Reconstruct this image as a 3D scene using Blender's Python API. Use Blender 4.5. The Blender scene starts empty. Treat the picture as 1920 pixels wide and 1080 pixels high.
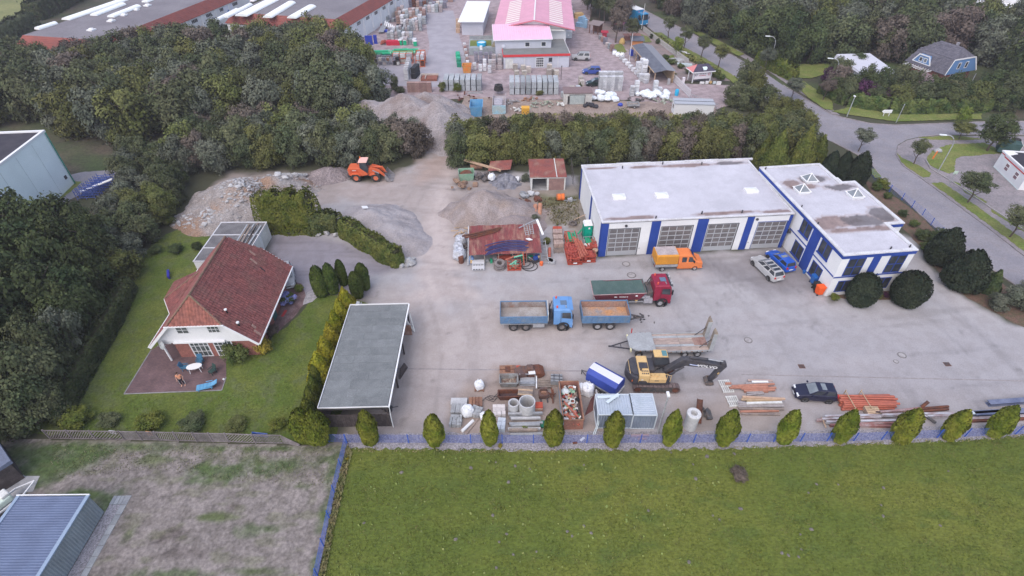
import bpy,math,random
import numpy as np
from mathutils import Vector as V3,Matrix,Euler
random.seed(7);RNG=np.random.default_rng(7)
S=bpy.context.scene;C=S.collection
rad=math.radians;sin=math.sin;cos=math.cos;RG_=range;EN_=enumerate;pi=math.pi
# camera
CAM_H=41.;F_PX=1020.3;PITCH=rad(40.54);ROLL=rad(-.306)
_f=np.array([0,cos(PITCH),-sin(PITCH)]);_r=np.array([1.,0,0]);_u=np.cross(_r,_f)
AX=_r*cos(ROLL)+_u*sin(ROLL);AY=-_r*sin(ROLL)+_u*cos(ROLL);AZ=_f
cd=bpy.data.cameras.new('camera');cam=bpy.data.objects.new('camera',cd);C.objects.link(cam)
cd.sensor_width=36;cd.lens=F_PX/1920*36;cd.clip_start=.5;cd.clip_end=3000
cam.matrix_world=Matrix(((AX[0],AY[0],-AZ[0],0),(AX[1],AY[1],-AZ[1],0),(AX[2],AY[2],-AZ[2],CAM_H),(0,0,0,1)))
S.camera=cam
# sky, sun, exposure
w=bpy.data.worlds.new('World');S.world=w;w.use_nodes=True
wn=w.node_tree.nodes;wl=w.node_tree.links
SUN_EL,SUN_AZ=rad(54),rad(208)
sky=wn.new('ShaderNodeTexSky');sky.sky_type='NISHITA';sky.sun_disc=False
sky.sun_elevation=SUN_EL;sky.sun_rotation=SUN_AZ
sky.air_density=1.;sky.dust_density=2.5;sky.ozone_density=1.
bg=wn['Background'];bg.inputs['Strength'].default_value=.15
wl.new(sky.outputs[0],bg.inputs[0])
sd=bpy.data.lights.new('sun','SUN');sun=bpy.data.objects.new('sun',sd);C.objects.link(sun)
sd.energy=1.05;sd.angle=rad(120);sd.color=(1.,.9,.8)
dv=V3((sin(SUN_AZ)*cos(SUN_EL),cos(SUN_AZ)*cos(SUN_EL),sin(SUN_EL)))
sun.rotation_euler=dv.to_track_quat('Z','Y').to_euler();sun.location=(0,0,120)
S.view_settings.view_transform='Standard';S.view_settings.look='None'
S.view_settings.gamma=1;S.view_settings.use_curve_mapping=False
S.view_settings.exposure=.86
S.render.engine='CYCLES';S.cycles.max_bounces=5;S.cycles.diffuse_bounces=3;S.cycles.glossy_bounces=2
S.cycles.transparent_max_bounces=4;S.cycles.use_denoising=True
# survey helpers: where a sight line meets a height
def at(px,py,z=0.):
 d=AX*(px-960)/F_PX-AY*(py-540)/F_PX+AZ
 t=(z-CAM_H)/d[2]
 return V3((d[0]*t,d[1]*t,z))
def a2(px,py,z=0.):
 p=at(px,py,z);return(p.x,p.y)
def proj(x,y,z=0):
 v=np.stack([np.asarray(x,float),np.asarray(y,float),np.zeros_like(np.asarray(x,float))+z-CAM_H],-1)
 q=v@AZ
 return 960+F_PX*(v@AX)/q,540-F_PX*(v@AY)/q
 # mesh builder
class MB:
 def __init__(s):s.v=[];s.f=[]
 def add(s,vs,fs):
  o=len(s.v);s.v+=[tuple(v)for v in vs];s.f+=[tuple(i+o for i in f)for f in fs];return s
 def hexa(s,b,t):
  return s.add(list(b)+list(t),[(3,2,1,0),(4,5,6,7),(0,1,5,4),(1,2,6,5),(2,3,7,6),(3,0,4,7)])
 def box(s,x0,x1,y0,y1,z0,z1):
  return s.hexa([(x0,y0,z0),(x1,y0,z0),(x1,y1,z0),(x0,y1,z0)],[(x0,y0,z1),(x1,y0,z1),(x1,y1,z1),(x0,y1,z1)])
 def obox(s,c,d,rz=0,rx=0,ry=0):
  m=Euler((rx,ry,rz)).to_matrix();c=V3(c);h=[d[0]/2,d[1]/2,d[2]/2]
  P=[c+m@V3((a*h[0],b*h[1],e*h[2]))for e in(-1,1)for a,b in((-1,-1),(1,-1),(1,1),(-1,1))]
  return s.hexa(P[:4],P[4:])
 def bar(s,p,q,w,h=None):
  p=V3(p);q=V3(q);d=(q-p).normalized();h=h or w
  up=V3((0,0,1))if abs(d.z)<.95 else V3((0,1,0))
  a=d.cross(up).normalized()*w/2;b=a.cross(d).normalized()*h/2
  return s.hexa([p-a-b,p+a-b,p+a+b,p-a+b],[q-a-b,q+a-b,q+a+b,q-a+b])
 def cyl(s,p,q,r,n=10,r2=None,cap=True):
  p=V3(p);q=V3(q);d=(q-p).normalized();r2=r if r2 is None else r2
  up=V3((0,0,1))if abs(d.z)<.9 else V3((1,0,0))
  a=d.cross(up).normalized();b=d.cross(a)
  A=[a*cos(2*pi*i/n)+b*sin(2*pi*i/n)for i in RG_(n)]
  vs=[p+e*r for e in A]+[q+e*r2 for e in A]
  fs=[(i,(i+1)%n,n+(i+1)%n,n+i)for i in RG_(n)]
  if cap:fs+=[tuple(RG_(n-1,-1,-1)),tuple(RG_(n,2*n))]
  return s.add(vs,fs)
 def tube(s,pts,r,n=6,closed=False):
  pts=[V3(p)for p in pts];m=len(pts);vs=[];fs=[]
  for i,p in EN_(pts):
   d=(pts[(i+1)%m]-pts[i-1])if closed else(pts[min(i+1,m-1)]-pts[max(i-1,0)])
   d.normalize();up=V3((0,0,1))if abs(d.z)<.9 else V3((1,0,0))
   a=d.cross(up).normalized();b=d.cross(a)
   vs+=[p+(a*cos(2*pi*k/n)+b*sin(2*pi*k/n))*r for k in RG_(n)]
  for i in RG_(m if closed else m-1):
   j=(i+1)%m
   fs+=[(i*n+k,i*n+(k+1)%n,j*n+(k+1)%n,j*n+k)for k in RG_(n)]
  if not closed:fs+=[tuple(RG_(n-1,-1,-1)),tuple(RG_((m-1)*n,m*n))]
  return s.add(vs,fs)
 def lathe(s,c,prof,n=16,axis='z',cap=False):
  vs=[];fs=[];m=len(prof);c=V3(c)
  for r,h in prof:
   for k in RG_(n):
    u,v=r*cos(2*pi*k/n),r*sin(2*pi*k/n)
    vs.append(c+V3((u,v,h)if axis=='z' else((u,h,v)if axis=='y' else(h,u,v))))
  for i in RG_(m-1):
   fs+=[(i*n+k,i*n+(k+1)%n,(i+1)*n+(k+1)%n,(i+1)*n+k)for k in RG_(n)]
  if cap:fs+=[tuple(RG_(n)),tuple(RG_((m-1)*n,m*n))]
  return s.add(vs,fs)
 def prism(s,poly,z0,z1):
  n=len(poly)
  return s.add([(x,y,z0)for x,y in poly]+[(x,y,z1)for x,y in poly],[tuple(RG_(n-1,-1,-1)),tuple(RG_(n,2*n))]+[(i,(i+1)%n,n+(i+1)%n,n+i)for i in RG_(n)])
 def prof(s,poly,y0,y1):
  n=len(poly)
  return s.add([(x,y0,z)for x,z in poly]+[(x,y1,z)for x,z in poly],[tuple(RG_(n)),tuple(RG_(2*n-1,n-1,-1))]+[(i,n+i,n+(i+1)%n,(i+1)%n)for i in RG_(n)])
 def profx(s,poly,x0,x1):
  n=len(poly)
  return s.add([(x0,y,z)for y,z in poly]+[(x1,y,z)for y,z in poly],[tuple(RG_(n-1,-1,-1)),tuple(RG_(n,2*n))]+[(i,(i+1)%n,n+(i+1)%n,n+i)for i in RG_(n)])
 def quad(s,a,b,c,d):return s.add([a,b,c,d],[(0,1,2,3)])
 def plate(s,pts,t):
  P=[V3(p)for p in pts];nrm=(P[1]-P[0]).cross(P[2]-P[1]).normalized()*t;n=len(P)
  return s.add(P+[p-nrm for p in P],[tuple(RG_(n)),tuple(RG_(2*n-1,n-1,-1))]+[(i,n+i,n+(i+1)%n,(i+1)%n)for i in RG_(n)])
 def ball(s,c,r,seg=8,ring=5,sq=(1,1,1),jit=0,rnd=random):
  vs=[(c[0],c[1],c[2]-r*sq[2])];fs=[]
  for i in RG_(1,ring):
   th=pi*i/ring
   for k in RG_(seg):
    ph=2*pi*k/seg;q=r*(1+rnd.uniform(-jit,jit))
    vs.append((c[0]+q*sq[0]*sin(th)*cos(ph),c[1]+q*sq[1]*sin(th)*sin(ph),c[2]-q*sq[2]*cos(th)))
  vs.append((c[0],c[1],c[2]+r*sq[2]));e=len(vs)-1
  for k in RG_(seg):
   fs.append((0,1+(k+1)%seg,1+k));fs.append((e,e-seg+k,e-seg+(k+1)%seg))
   for i in RG_(ring-2):
    a=1+i*seg;b=a+seg
    fs.append((a+k,a+(k+1)%seg,b+(k+1)%seg,b+k))
  return s.add(vs,fs)
 def mesh(s,name):
  me=bpy.data.meshes.new(name);me.from_pydata(s.v,[],s.f);me.update();return me
 def ob(s,name,mat,parent=None,loc=(0,0,0),rz=0,bv0=0,sm0=False):
  me=s.mesh(name);me.materials.append(mat)
  if sm0:me.shade_smooth()
  o=bpy.data.objects.new(name,me);C.objects.link(o);o.location=loc;o.rotation_euler=(0,0,rz)
  if parent:o.parent=parent
  if bv0:
   b=o.modifiers.new('bevel','BEVEL');b.width=bv0;b.segments=2;b.limit_method='ANGLE';b.angle_limit=rad(35)
  return o
def BX(*a):return MB().box(*a)
def CY(*a,**k):return MB().cyl(*a,**k)
def BO(*a,**k):return MB().obox(*a,**k)
def HX(*a):return MB().hexa(*a)
def ru(a,b):return rr.uniform(a,b)
def r7u(a,b):return r7.uniform(a,b)
def link(name,me,parent=None,loc=(0,0,0),rz=0,sc=1):
 o=bpy.data.objects.new(name,me);C.objects.link(o);o.location=loc;o.rotation_euler=(0,0,rz)
 if sc!=1:o.scale=sc if hasattr(sc,'__len__')else(sc,sc,sc)
 if parent:o.parent=parent
 return o
LABELS={}
def tag(o,lb_,cat,gr0=None,kind=None):
 o['label']=lb_;o['category']=cat
 if gr0:o['group']=gr0
 if kind:o['kind']=kind
 n=len(lb_.split())
 if not 4<=n<=16:print('LABEL LENGTH',n,lb_)
 if lb_ in LABELS and(gr0 is None or LABELS[lb_]!=gr0):print('LABEL DUP',lb_)
 LABELS[lb_]=gr0
 return o
def th_(name,lb_,cat,loc=(0,0,0),rz=0,gr0=None):
 o=bpy.data.objects.new(name,None);C.objects.link(o);o.location=loc;o.rotation_euler=(0,0,rz)
 o.empty_display_size=.2
 return tag(o,lb_,cat,gr0)
def dup(r,loc=None,rz=None,lb_=None,gr0=None,parent=None,sc=None):
 c=r.copy();C.objects.link(c)
 if parent is not None:c.parent=parent
 if loc is not None:c.location=loc
 if rz is not None:c.rotation_euler=(0,0,rz)
 if sc is not None:c.scale=sc
 if lb_:tag(c,lb_,c['category'],gr0 or c.get('group'))
 for ch in r.children:dup(ch,parent=c)
 return c
def struct(o):o['kind']='structure';return o
def stuff(o):o['kind']='stuff';return o
# materials
MATS={}
def mat(name,c1,c2=None,scale=1.,rg=.85,metal=0.,fn=.15,fs=9.,bm_=0.,bs=30.,rnd=0.,spec=.3,lo=.4,hi=.62,c3=None,s3=.3,stretch=None,attr=False,detail=4):
 if name in MATS:return MATS[name]
 m=bpy.data.materials.new(name);m.use_nodes=True;n=m.node_tree.nodes;l=m.node_tree.links
 b=n['Principled BSDF'];b.inputs['Roughness'].default_value=rg;b.inputs['Metallic'].default_value=metal
 b.inputs['Specular IOR Level'].default_value=spec
 tc=n.new('ShaderNodeTexCoord');oi=n.new('ShaderNodeObjectInfo')
 mp=n.new('ShaderNodeVectorMath');mp.operation='MULTIPLY_ADD'
 mu=n.new('ShaderNodeMath');mu.operation='MULTIPLY';mu.inputs[1].default_value=61.7;l.new(oi.outputs['Random'],mu.inputs[0])
 l.new(tc.outputs['Object'],mp.inputs[0]);mp.inputs[1].default_value=stretch or(1,1,1);l.new(mu.outputs[0],mp.inputs[2])
 def noise(sc,det=detail):
  t=n.new('ShaderNodeTexNoise');t.inputs['Scale'].default_value=sc;t.inputs['Detail'].default_value=det
  l.new(mp.outputs[0],t.inputs['Vector']);return t
 def mix(a,c,fac,mode='MIX'):
  x=n.new('ShaderNodeMix');x.data_type='RGBA';x.blend_type=mode
  for sk,val in((x.inputs[0],fac),(x.inputs[6],a),(x.inputs[7],c)):
   if hasattr(val,'node'):l.new(val,sk)
   elif isinstance(val,(int,float)):sk.default_value=val
   else:sk.default_value=(*val,1)
  return x.outputs[2]
 def ramp(src,a,c):
  r=n.new('ShaderNodeMapRange');r.inputs[1].default_value=a;r.inputs[2].default_value=c;l.new(src,r.inputs[0]);return r.outputs[0]
 if attr:
  at_=n.new('ShaderNodeAttribute');at_.attribute_name='Col';col=at_.outputs['Color']
  if c2 is not None:col=mix(col,mix(col,c2,1.,'MULTIPLY'),ramp(noise(scale).outputs[0],lo,hi))
 else:
  col=c1
  if c2 is not None:col=mix(c1,c2,ramp(noise(scale).outputs[0],lo,hi))
 if c3 is not None:col=mix(col,c3,ramp(noise(s3).outputs[0],.5,.68))
 if fn:
  g=ramp(noise(fs,3).outputs[0],.3,.7)
  k=n.new('ShaderNodeMapRange');l.new(g,k.inputs[0]);k.inputs[3].default_value=1-fn;k.inputs[4].default_value=1+fn
  cc=n.new('ShaderNodeCombineColor');[l.new(k.outputs[0],cc.inputs[i])for i in RG_(3)]
  col=mix(col,cc.outputs[0],1.,'MULTIPLY')
 if rnd:
  hs=n.new('ShaderNodeHueSaturation')
  r1=n.new('ShaderNodeMapRange');l.new(oi.outputs['Random'],r1.inputs[0]);r1.inputs[3].default_value=1-rnd;r1.inputs[4].default_value=1+rnd
  l.new(r1.outputs[0],hs.inputs['Value'])
  fr=n.new('ShaderNodeMath');fr.operation='FRACT';m7=n.new('ShaderNodeMath');m7.operation='MULTIPLY';m7.inputs[1].default_value=7.31
  l.new(oi.outputs['Random'],m7.inputs[0]);l.new(m7.outputs[0],fr.inputs[0])
  r2=n.new('ShaderNodeMapRange');l.new(fr.outputs[0],r2.inputs[0]);r2.inputs[3].default_value=.5-rnd*.09;r2.inputs[4].default_value=.5+rnd*.05
  l.new(r2.outputs[0],hs.inputs['Hue'])
  if hasattr(col,'node'):l.new(col,hs.inputs['Color'])
  else:hs.inputs['Color'].default_value=(*col,1)
  col=hs.outputs[0]
 if hasattr(col,'node'):l.new(col,b.inputs['Base Color'])
 else:b.inputs['Base Color'].default_value=(*col,1)
 if bm_:
  bp=n.new('ShaderNodeBump');bp.inputs['Strength'].default_value=bm_;bp.inputs['Distance'].default_value=.05
  l.new(noise(bs,4).outputs[0],bp.inputs['Height']);l.new(bp.outputs[0],b.inputs['Normal'])
 MATS[name]=m;return m
WHITE=mat('white_render',(.7,.7,.71),(.64,.64,.66),.35,fn=.04)
WP_=mat('white_paint',(.7,.7,.71),fn=.03)
OFFW=mat('off_white',(.62,.62,.6),(.52,.52,.5),.8)
BLUEW=mat('blue_render',(.018,.05,.25),(.025,.06,.28),.6,fn=.06)
BLUEF=mat('blue_fence_paint',(.035,.1,.42),rg=.5,fn=.05)
GLASS=mat('dark_glass',(.03,.035,.045),(.06,.065,.075),1.2,rg=.08,fn=0,spec=.6)
GLASSL=mat('pale_glass',(.16,.18,.2),(.22,.24,.26),1.,rg=.1,fn=0,spec=.6)
BLACK=mat('black_plastic',(.025,.025,.028),rg=.6,fn=.1)
RB_=mat('tyre_rubber',(.03,.03,.032),(.055,.05,.048),3,rg=.9)
STEEL=mat('galvanised_steel',(.42,.43,.45),(.33,.34,.36),2.,rg=.5,metal=.3)
DS_=mat('dark_steel',(.07,.07,.075),(.12,.1,.09),2.,rg=.6)
RUST=mat('rusty_steel',(.16,.06,.035),(.1,.05,.04),1.5,rg=.9,fn=.25)
RUSTL=mat('pale_rust',(.3,.16,.1),(.2,.11,.08),1.2,rg=.9,fn=.25)
CONC=mat('concrete',(.36,.36,.37),(.28,.28,.29),1.2,rg=.95,fn=.12)
CONCL=mat('light_concrete',(.48,.48,.49),(.4,.4,.41),1.5,rg=.95,fn=.1)
SLABG=mat('grey_slab',(.25,.26,.28),(.31,.32,.33),1.3,rg=.95,fn=.1,rnd=.15)
WOOD=mat('weathered_wood',(.3,.24,.2),(.22,.18,.16),2.,rg=.95,fn=.2,rnd=.15)
WOODL=mat('fresh_wood',(.5,.36,.24),(.42,.3,.2),2.,rg=.9,fn=.15,rnd=.15)
WOODD=mat('dark_boards',(.055,.045,.045),(.085,.07,.068),2.,rg=.95,fn=.2)
TERRA=mat('orange_pipe_plastic',(.43,.13,.085),(.36,.11,.075),2.,rg=.5,fn=.08)
GREENP=mat('green_pipe_plastic',(.03,.32,.17),rg=.45,fn=.08)
BAGW=mat('white_woven_bag',(.75,.76,.78),(.66,.67,.7),1.5,rg=.9,fn=.08)
BRICK=mat('red_brick',(.3,.12,.09),(.24,.1,.08),1.5,rg=.95,fn=.2)
REDB=mat('red_band',(.55,.045,.05),rg=.6)
BARK=mat('bark',(.13,.1,.085),(.09,.07,.06),3,rg=1)
ORANGE=mat('orange_paint',(.75,.16,.025),(.62,.14,.03),1.2,rg=.5)
YELLOW=mat('excavator_yellow',(.62,.42,.19),(.56,.38,.175),1.5,rg=.5,fn=.08)
CH_=mat('charcoal_paint',(.045,.045,.055),(.07,.065,.07),2.,rg=.5)
RIM=mat('wheel_rim',(.4,.4,.42),(.3,.29,.29),3,rg=.5,metal=.3)
REDL=mat('red_lamp',(.5,.02,.02),rg=.3,fn=0)
CLEAR=mat('lamp_glass',(.7,.72,.75),rg=.2,fn=0)
def paint(name,c,rg=.3):return mat(name,c,tuple(x*.85 for x in c),1.5,rg=rg,fn=.05,spec=.5)
def text_mesh(curve,parent):
 t=bpy.data.objects.new('lettering',curve);C.objects.link(t);bpy.context.view_layer.update()
 me=bpy.data.meshes.new_from_object(t.evaluated_get(bpy.context.evaluated_depsgraph_get()));bpy.data.objects.remove(t)
 o=bpy.data.objects.new('lettering',me);C.objects.link(o);o.parent=parent;return o
 # GROUND
def jitter_poly(pts,step=.7,amp=.12,rnd=random.Random(3)):
 out=[]
 n=len(pts)
 for i in RG_(n):
  a=V3(pts[i]);b=V3(pts[(i+1)%n]);d=b-a;k=max(1,min(160,int(d.length/step)))
  nn=V3((-d.y,d.x)).normalized()if d.length>0 else V3((0,0))
  for j in RG_(k):
   p=a+d*(j/k)
   if j:p=p+nn*rnd.uniform(-amp,amp)
   out.append((p.x,p.y))
 return out
def sh_(name,px,z,m,amp=.12,step=.7,thick=0,world=False):
 pts=px if world else[a2(*p)for p in px]
 pts=jitter_poly(pts,step,amp)
 b=MB()
 if thick:b.prism(pts,z-thick,z)
 else:b.add([(x,y,z)for x,y in pts],[tuple(RG_(len(pts)))])
 return struct(b.ob(name,m))
SOIL=mat('forest_soil',(.05,.055,.03),(.085,.07,.05),.25,fn=.3,fs=3,c3=(.06,.085,.03),s3=.08)
b=MB();b.add([(-600,-200,-.03),(600,-200,-.03),(600,800,-.03),(-600,800,-.03)],[(0,1,2,3)])
struct(b.ob('ground',SOIL))
# the yard: one fine sheet, its own colours (concrete, bare earth, tarmac patches) held per vertex
def sdist(X,Y,poly):
 n=len(poly);d=np.full(X.shape,1e9);inside=np.zeros(X.shape,bool)
 for i in RG_(n):
  ax,ay=poly[i];bx,by=poly[(i+1)%n];ex,ey=bx-ax,by-ay
  t=np.clip(((X-ax)*ex+(Y-ay)*ey)/(ex*ex+ey*ey+1e-9),0,1)
  d=np.minimum(d,np.hypot(X-ax-t*ex,Y-ay-t*ey))
  c=(ay>Y)!=(by>Y)
  with np.errstate(divide='ignore',invalid='ignore'):xi=ax+(Y-ay)*ex/(ey if ey else 1e-9)
  inside^=c&(X<xi)
 return np.where(inside,-d,d)
def vnoise(X,Y,s,seed):
 r=np.random.default_rng(seed);T=r.random((64,64));x=X/s;y=Y/s
 xi=np.floor(x).astype(int);yi=np.floor(y).astype(int);fx=x-xi;fy=y-yi
 fx=fx*fx*(3-2*fx);fy=fy*fy*(3-2*fy);g=lambda a,c:T[a%64,c%64]
 return(g(xi,yi)*(1-fx)+g(xi+1,yi)*fx)*(1-fy)+(g(xi,yi+1)*(1-fx)+g(xi+1,yi+1)*fx)*fy
def fbm(X,Y,s,seed,o=4):return sum(vnoise(X,Y,s/2**i,seed+i)*.5**i for i in RG_(o))/sum(.5**i for i in RG_(o))
gx=np.arange(-50,80.1,.32);gy=np.arange(24,104,.32);X,Y=np.meshgrid(gx,gy)
N1=fbm(X,Y,7,1);N2=fbm(X,Y,2.2,9);N3=fbm(X*.35,Y,3,20)
col=np.ones(X.shape+(3,))*np.array([.06,.062,.036])
def zone(px,c,soft=1.,wob=1.5,amount=1.):
 global col
 d=sdist(X,Y,[a2(*p)for p in px])+(N2-.5)*wob*2+(N1-.5)*wob
 a=np.clip(.5-d/soft,0,1)[...,None]*amount
 col=col*(1-a)+a*np.array(c)
zone([(690,838),(1200,842),(2050,815),(2050,640),(1890,604),(1806,560),(1756,508),(1712,448),(1690,440),(1600,500),(1560,565),(1480,465),(1125,482),(1085,366),(1085,330),(990,325),(850,318),(848,262),(800,262),(795,300),(720,345),(560,330),(340,425),(480,430),(500,440),(560,560),(640,540),(690,545),(690,700)],(.35,.335,.345),1.,.8)
zone([(690,545),(800,560),(1000,540),(1130,640),(1120,830),(640,830)],(.4,.345,.325),6,3,.8)
zone([(700,690),(1560,700),(1900,745),(2000,830),(690,838)],(.33,.292,.285),3,2,.6)
zone([(930,685),(1060,690),(1120,810),(860,812),(840,760)],(.3,.235,.2),2,1.5,.75)
zone([(1260,745),(1480,760),(1530,815),(1240,815)],(.285,.225,.19),2,1.5,.7)
zone([(1400,600),(1700,600),(2050,640),(2050,780),(1500,740)],(.315,.3,.315),5,2,.7)
zone([(560,335),(650,345),(790,320),(800,262),(850,262),(872,330),(850,440),(800,470),(770,400),(640,375),(520,370)],(.335,.285,.268),2,1.5,.9)
zone([(350,420),(430,320),(640,330),(640,380),(480,430)],(.29,.25,.235),2,1.5,.9)
zone([(795,395),(848,300),(852,500),(900,560),(780,560)],(.455,.39,.37),2.5,1.5,.85)
zone([(788,300),(838,290),(838,330),(780,345)],(.37,.275,.235),2,1.,.6)
zone([(498,445),(560,438),(650,455),(750,505),(690,520),(700,555),(600,560),(545,545),(520,500)],(.225,.208,.24),1.2,.8,.9)
zone([(1305,490),(1480,466),(1545,558),(1440,552),(1350,520)],(.19,.175,.185),2.5,2.,.75)
zone([(1000,355),(1090,345),(1122,470),(1060,420),(1010,425)],(.24,.205,.165),1.5,1.5,.85)
zone([(1010,365),(1085,368),(1080,382),(1020,385)],(.11,.12,.045),1.,1.2,.8)
zone([(1040,395),(1085,390),(1090,410),(1050,415)],(.11,.105,.055),1.,1.6,.5)
zone([(850,330),(1010,345),(1010,420),(850,430)],(.27,.225,.205),2.,1.,.8)
zone([(730,800),(800,790),(800,818),(735,820)],(.24,.22,.22),.8,.5,.6)
zone([(1310,780),(1500,775),(1540,812),(1300,812)],(.34,.305,.285),2.,2.,.5)
sw=np.clip((N3-.54)*4,0,1)[...,None]*.12;lum=col.mean(-1,keepdims=True);TX=X+3*np.sin(Y*.11+1);TY=Y+2.2*np.sin(X*.07+.6)
col=np.where(lum>.15,col*(1-sw)+sw*np.array([.46,.41,.4]),col)
st=np.clip((fbm(X,Y,3.5,40)-.62)*5,0,1)[...,None]*.12;col=col*(1-st)+st*col*.66
col*=(1+(fbm(X,Y,1.3,60)-.5)*.1)[...,None]
tk=np.clip((fbm(TX*.07,TY*1.35,1.,91,3)-.56)*9,0,1)*np.clip((fbm(X,Y,9,95)-.4)*5,0,1)*.13+np.clip((fbm(TX*1.2,TY*.06,1.,97,3)-.6)*9,0,1)*np.clip((fbm(X,Y,8,99)-.45)*5,0,1)*.12;col*=(1-tk*(lum[...,0]>.12))[...,None]
ol=np.clip((fbm(X,Y,1.1,110)-.74)*9,0,1)*.25;col*=(1-ol)[...,None]
nx,ny=len(gx),len(gy);me=bpy.data.meshes.new('yard')
idx=np.arange(nx*ny).reshape(ny,nx)
Q=np.stack([idx[:-1,:-1],idx[:-1,1:],idx[1:,1:],idx[1:,:-1]],-1).reshape(-1,4)
me.from_pydata(np.stack([X,Y,np.zeros_like(X)],-1).reshape(-1,3).tolist(),[],Q.tolist())
ca=me.color_attributes.new('Col','FLOAT_COLOR','POINT')
ca.data.foreach_set('color',np.concatenate([col.reshape(-1,3),np.ones((nx*ny,1))],1).astype(np.float32).ravel())
YARD=mat('yard_surface',(1,1,1),(.92,.91,.9),.9,attr=True,fn=.1,fs=9,bm_=.2,bs=12,lo=.42,hi=.6)
me.materials.append(YARD);struct(link('yard',me))
# grass
LAWN=mat('meadow_grass',(.094,.124,.022),(.132,.148,.028),.13,fn=.24,fs=6,c3=(.086,.118,.024),s3=.6,bm_=.5,bs=9,rg=1,stretch=(.55,1.25,1))
HLAWN=mat('garden_grass',(.078,.112,.02),(.112,.132,.028),.35,fn=.3,fs=6,c3=(.092,.112,.04),s3=.9,bm_=.5,bs=9,rg=1)
VERGE=mat('verge_grass',(.12,.16,.035),(.17,.18,.055),.5,fn=.3,fs=5,rg=1)
sh_('lawn',[(652,838),(700,841),(1000,845),(1260,843),(1450,838.5),(1600,833),(1800,825),(1920,817),(2150,803),(2150,1300),(552,1300),(597,1080)],.02,LAWN,amp=.2,step=.35)
sh_('garden_lawn',[(20,812),(230,822),(560,832),(625,830),(660,700),(692,570),(640,553),(590,553),(566,585),(540,612),(515,625),(500,650),(480,600),(545,512),(500,470),(410,428),(360,422),(310,440),(240,500),(170,600),(20,790)],.014,HLAWN)
# bare field: earth, thin turf and moss patches held per vertex
def field_grid(name,x0,x1,y0,y1,res,poly,zones,z,m):
 xs=np.arange(x0,x1+.01,res);ys=np.arange(y0,y1+.01,res);A,B=np.meshgrid(xs,ys)
 c=np.ones(A.shape+(3,))*np.array((.205,.18,.17));n1=fbm(A+70,B+31,2.6,81);n2=fbm(A+7,B+3,.55,83);n3=fbm(A*.8+4,B*1.7,1.1,88)
 c*=(.8+.4*n2+.25*(n1-.5))[...,None]
 for px,rx,ry,cc,amt in zones:
  o=at(*px);d=np.hypot((A-o.x)/rx,(B-o.y)/ry)+(n1-.5)*1.5+(n2-.5)*.9
  a_=(np.clip((1.1-d)/.7,0,1)*amt*(.55+.9*(n3-.15)).clip(0,1))[...,None];c=c*(1-a_)+a_*np.array(cc)*(.75+.5*n2)[...,None]
 g=(np.clip((n3-.53)*7,0,1)*.4)[...,None];c=c*(1-g)+g*np.array((.115,.125,.062))
 me=bpy.data.meshes.new(name);ix=np.arange(A.size).reshape(A.shape);q=np.stack([ix[:-1,:-1],ix[:-1,1:],ix[1:,1:],ix[1:,:-1]],-1).reshape(-1,4)
 dd=sdist(A,B,poly).ravel();q=q[(dd[q]<.05).all(1)]
 me.from_pydata(np.stack([A,B,z+.05*(n2-.5)],-1).reshape(-1,3).tolist(),[],q.tolist());ca=me.color_attributes.new('Col','FLOAT_COLOR','POINT');ca.data.foreach_set('color',np.concatenate([c.reshape(-1,3),np.ones((A.size,1))],1).astype(np.float32).ravel());me.materials.append(m);return struct(link(name,me)),c
GRN,MOS,ERT=(.062,.1,.03),(.085,.11,.045),(.115,.095,.09)
FZ=[((520,872),6.,1.2,GRN,1),((430,884),4.5,.9,GRN,1),((380,902),2.8,.7,GRN,.9),((250,838),7,.8,GRN,.9),((110,852),5,1.6,GRN,1),((60,890),3,1.6,GRN,1),((500,842),6,.5,GRN,1),((620,890),.9,2.6,GRN,1),((608,960),.8,2.4,GRN,1),((395,970),1.9,.4,MOS,1),((500,993),1.9,.6,GRN,.9),((560,912),1.5,.6,MOS,1),((150,928),2.6,.55,GRN,1),((205,945),1.1,1.1,GRN,.9),((330,1078),3.6,.5,GRN,.9),((480,1072),2.8,.45,MOS,1),((245,1000),.8,1.,MOS,.8),((590,1060),.5,1.3,GRN,1),((320,1000),1.6,.8,ERT,.9),((330,1040),1.8,.5,ERT,.7),((440,950),.5,.25,ERT,.8),((150,870),2,1,GRN,.6),((300,862),3.,.5,MOS,.8)]
field_grid('bare_field',-60,-11,8,29,.16,[a2(*p)for p in[(-500,1330),(-500,822),(0,823),(230,826),(560,835),(622,833),(651,831),(596,1080),(545,1330)]],FZ,.03,mat('bare_field_soil',(1,1,1),(.8,.8,.78),1.4,attr=True,fn=.3,fs=4.2,bm_=.8,bs=3.5,rg=1,lo=.45,hi=.6))
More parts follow.
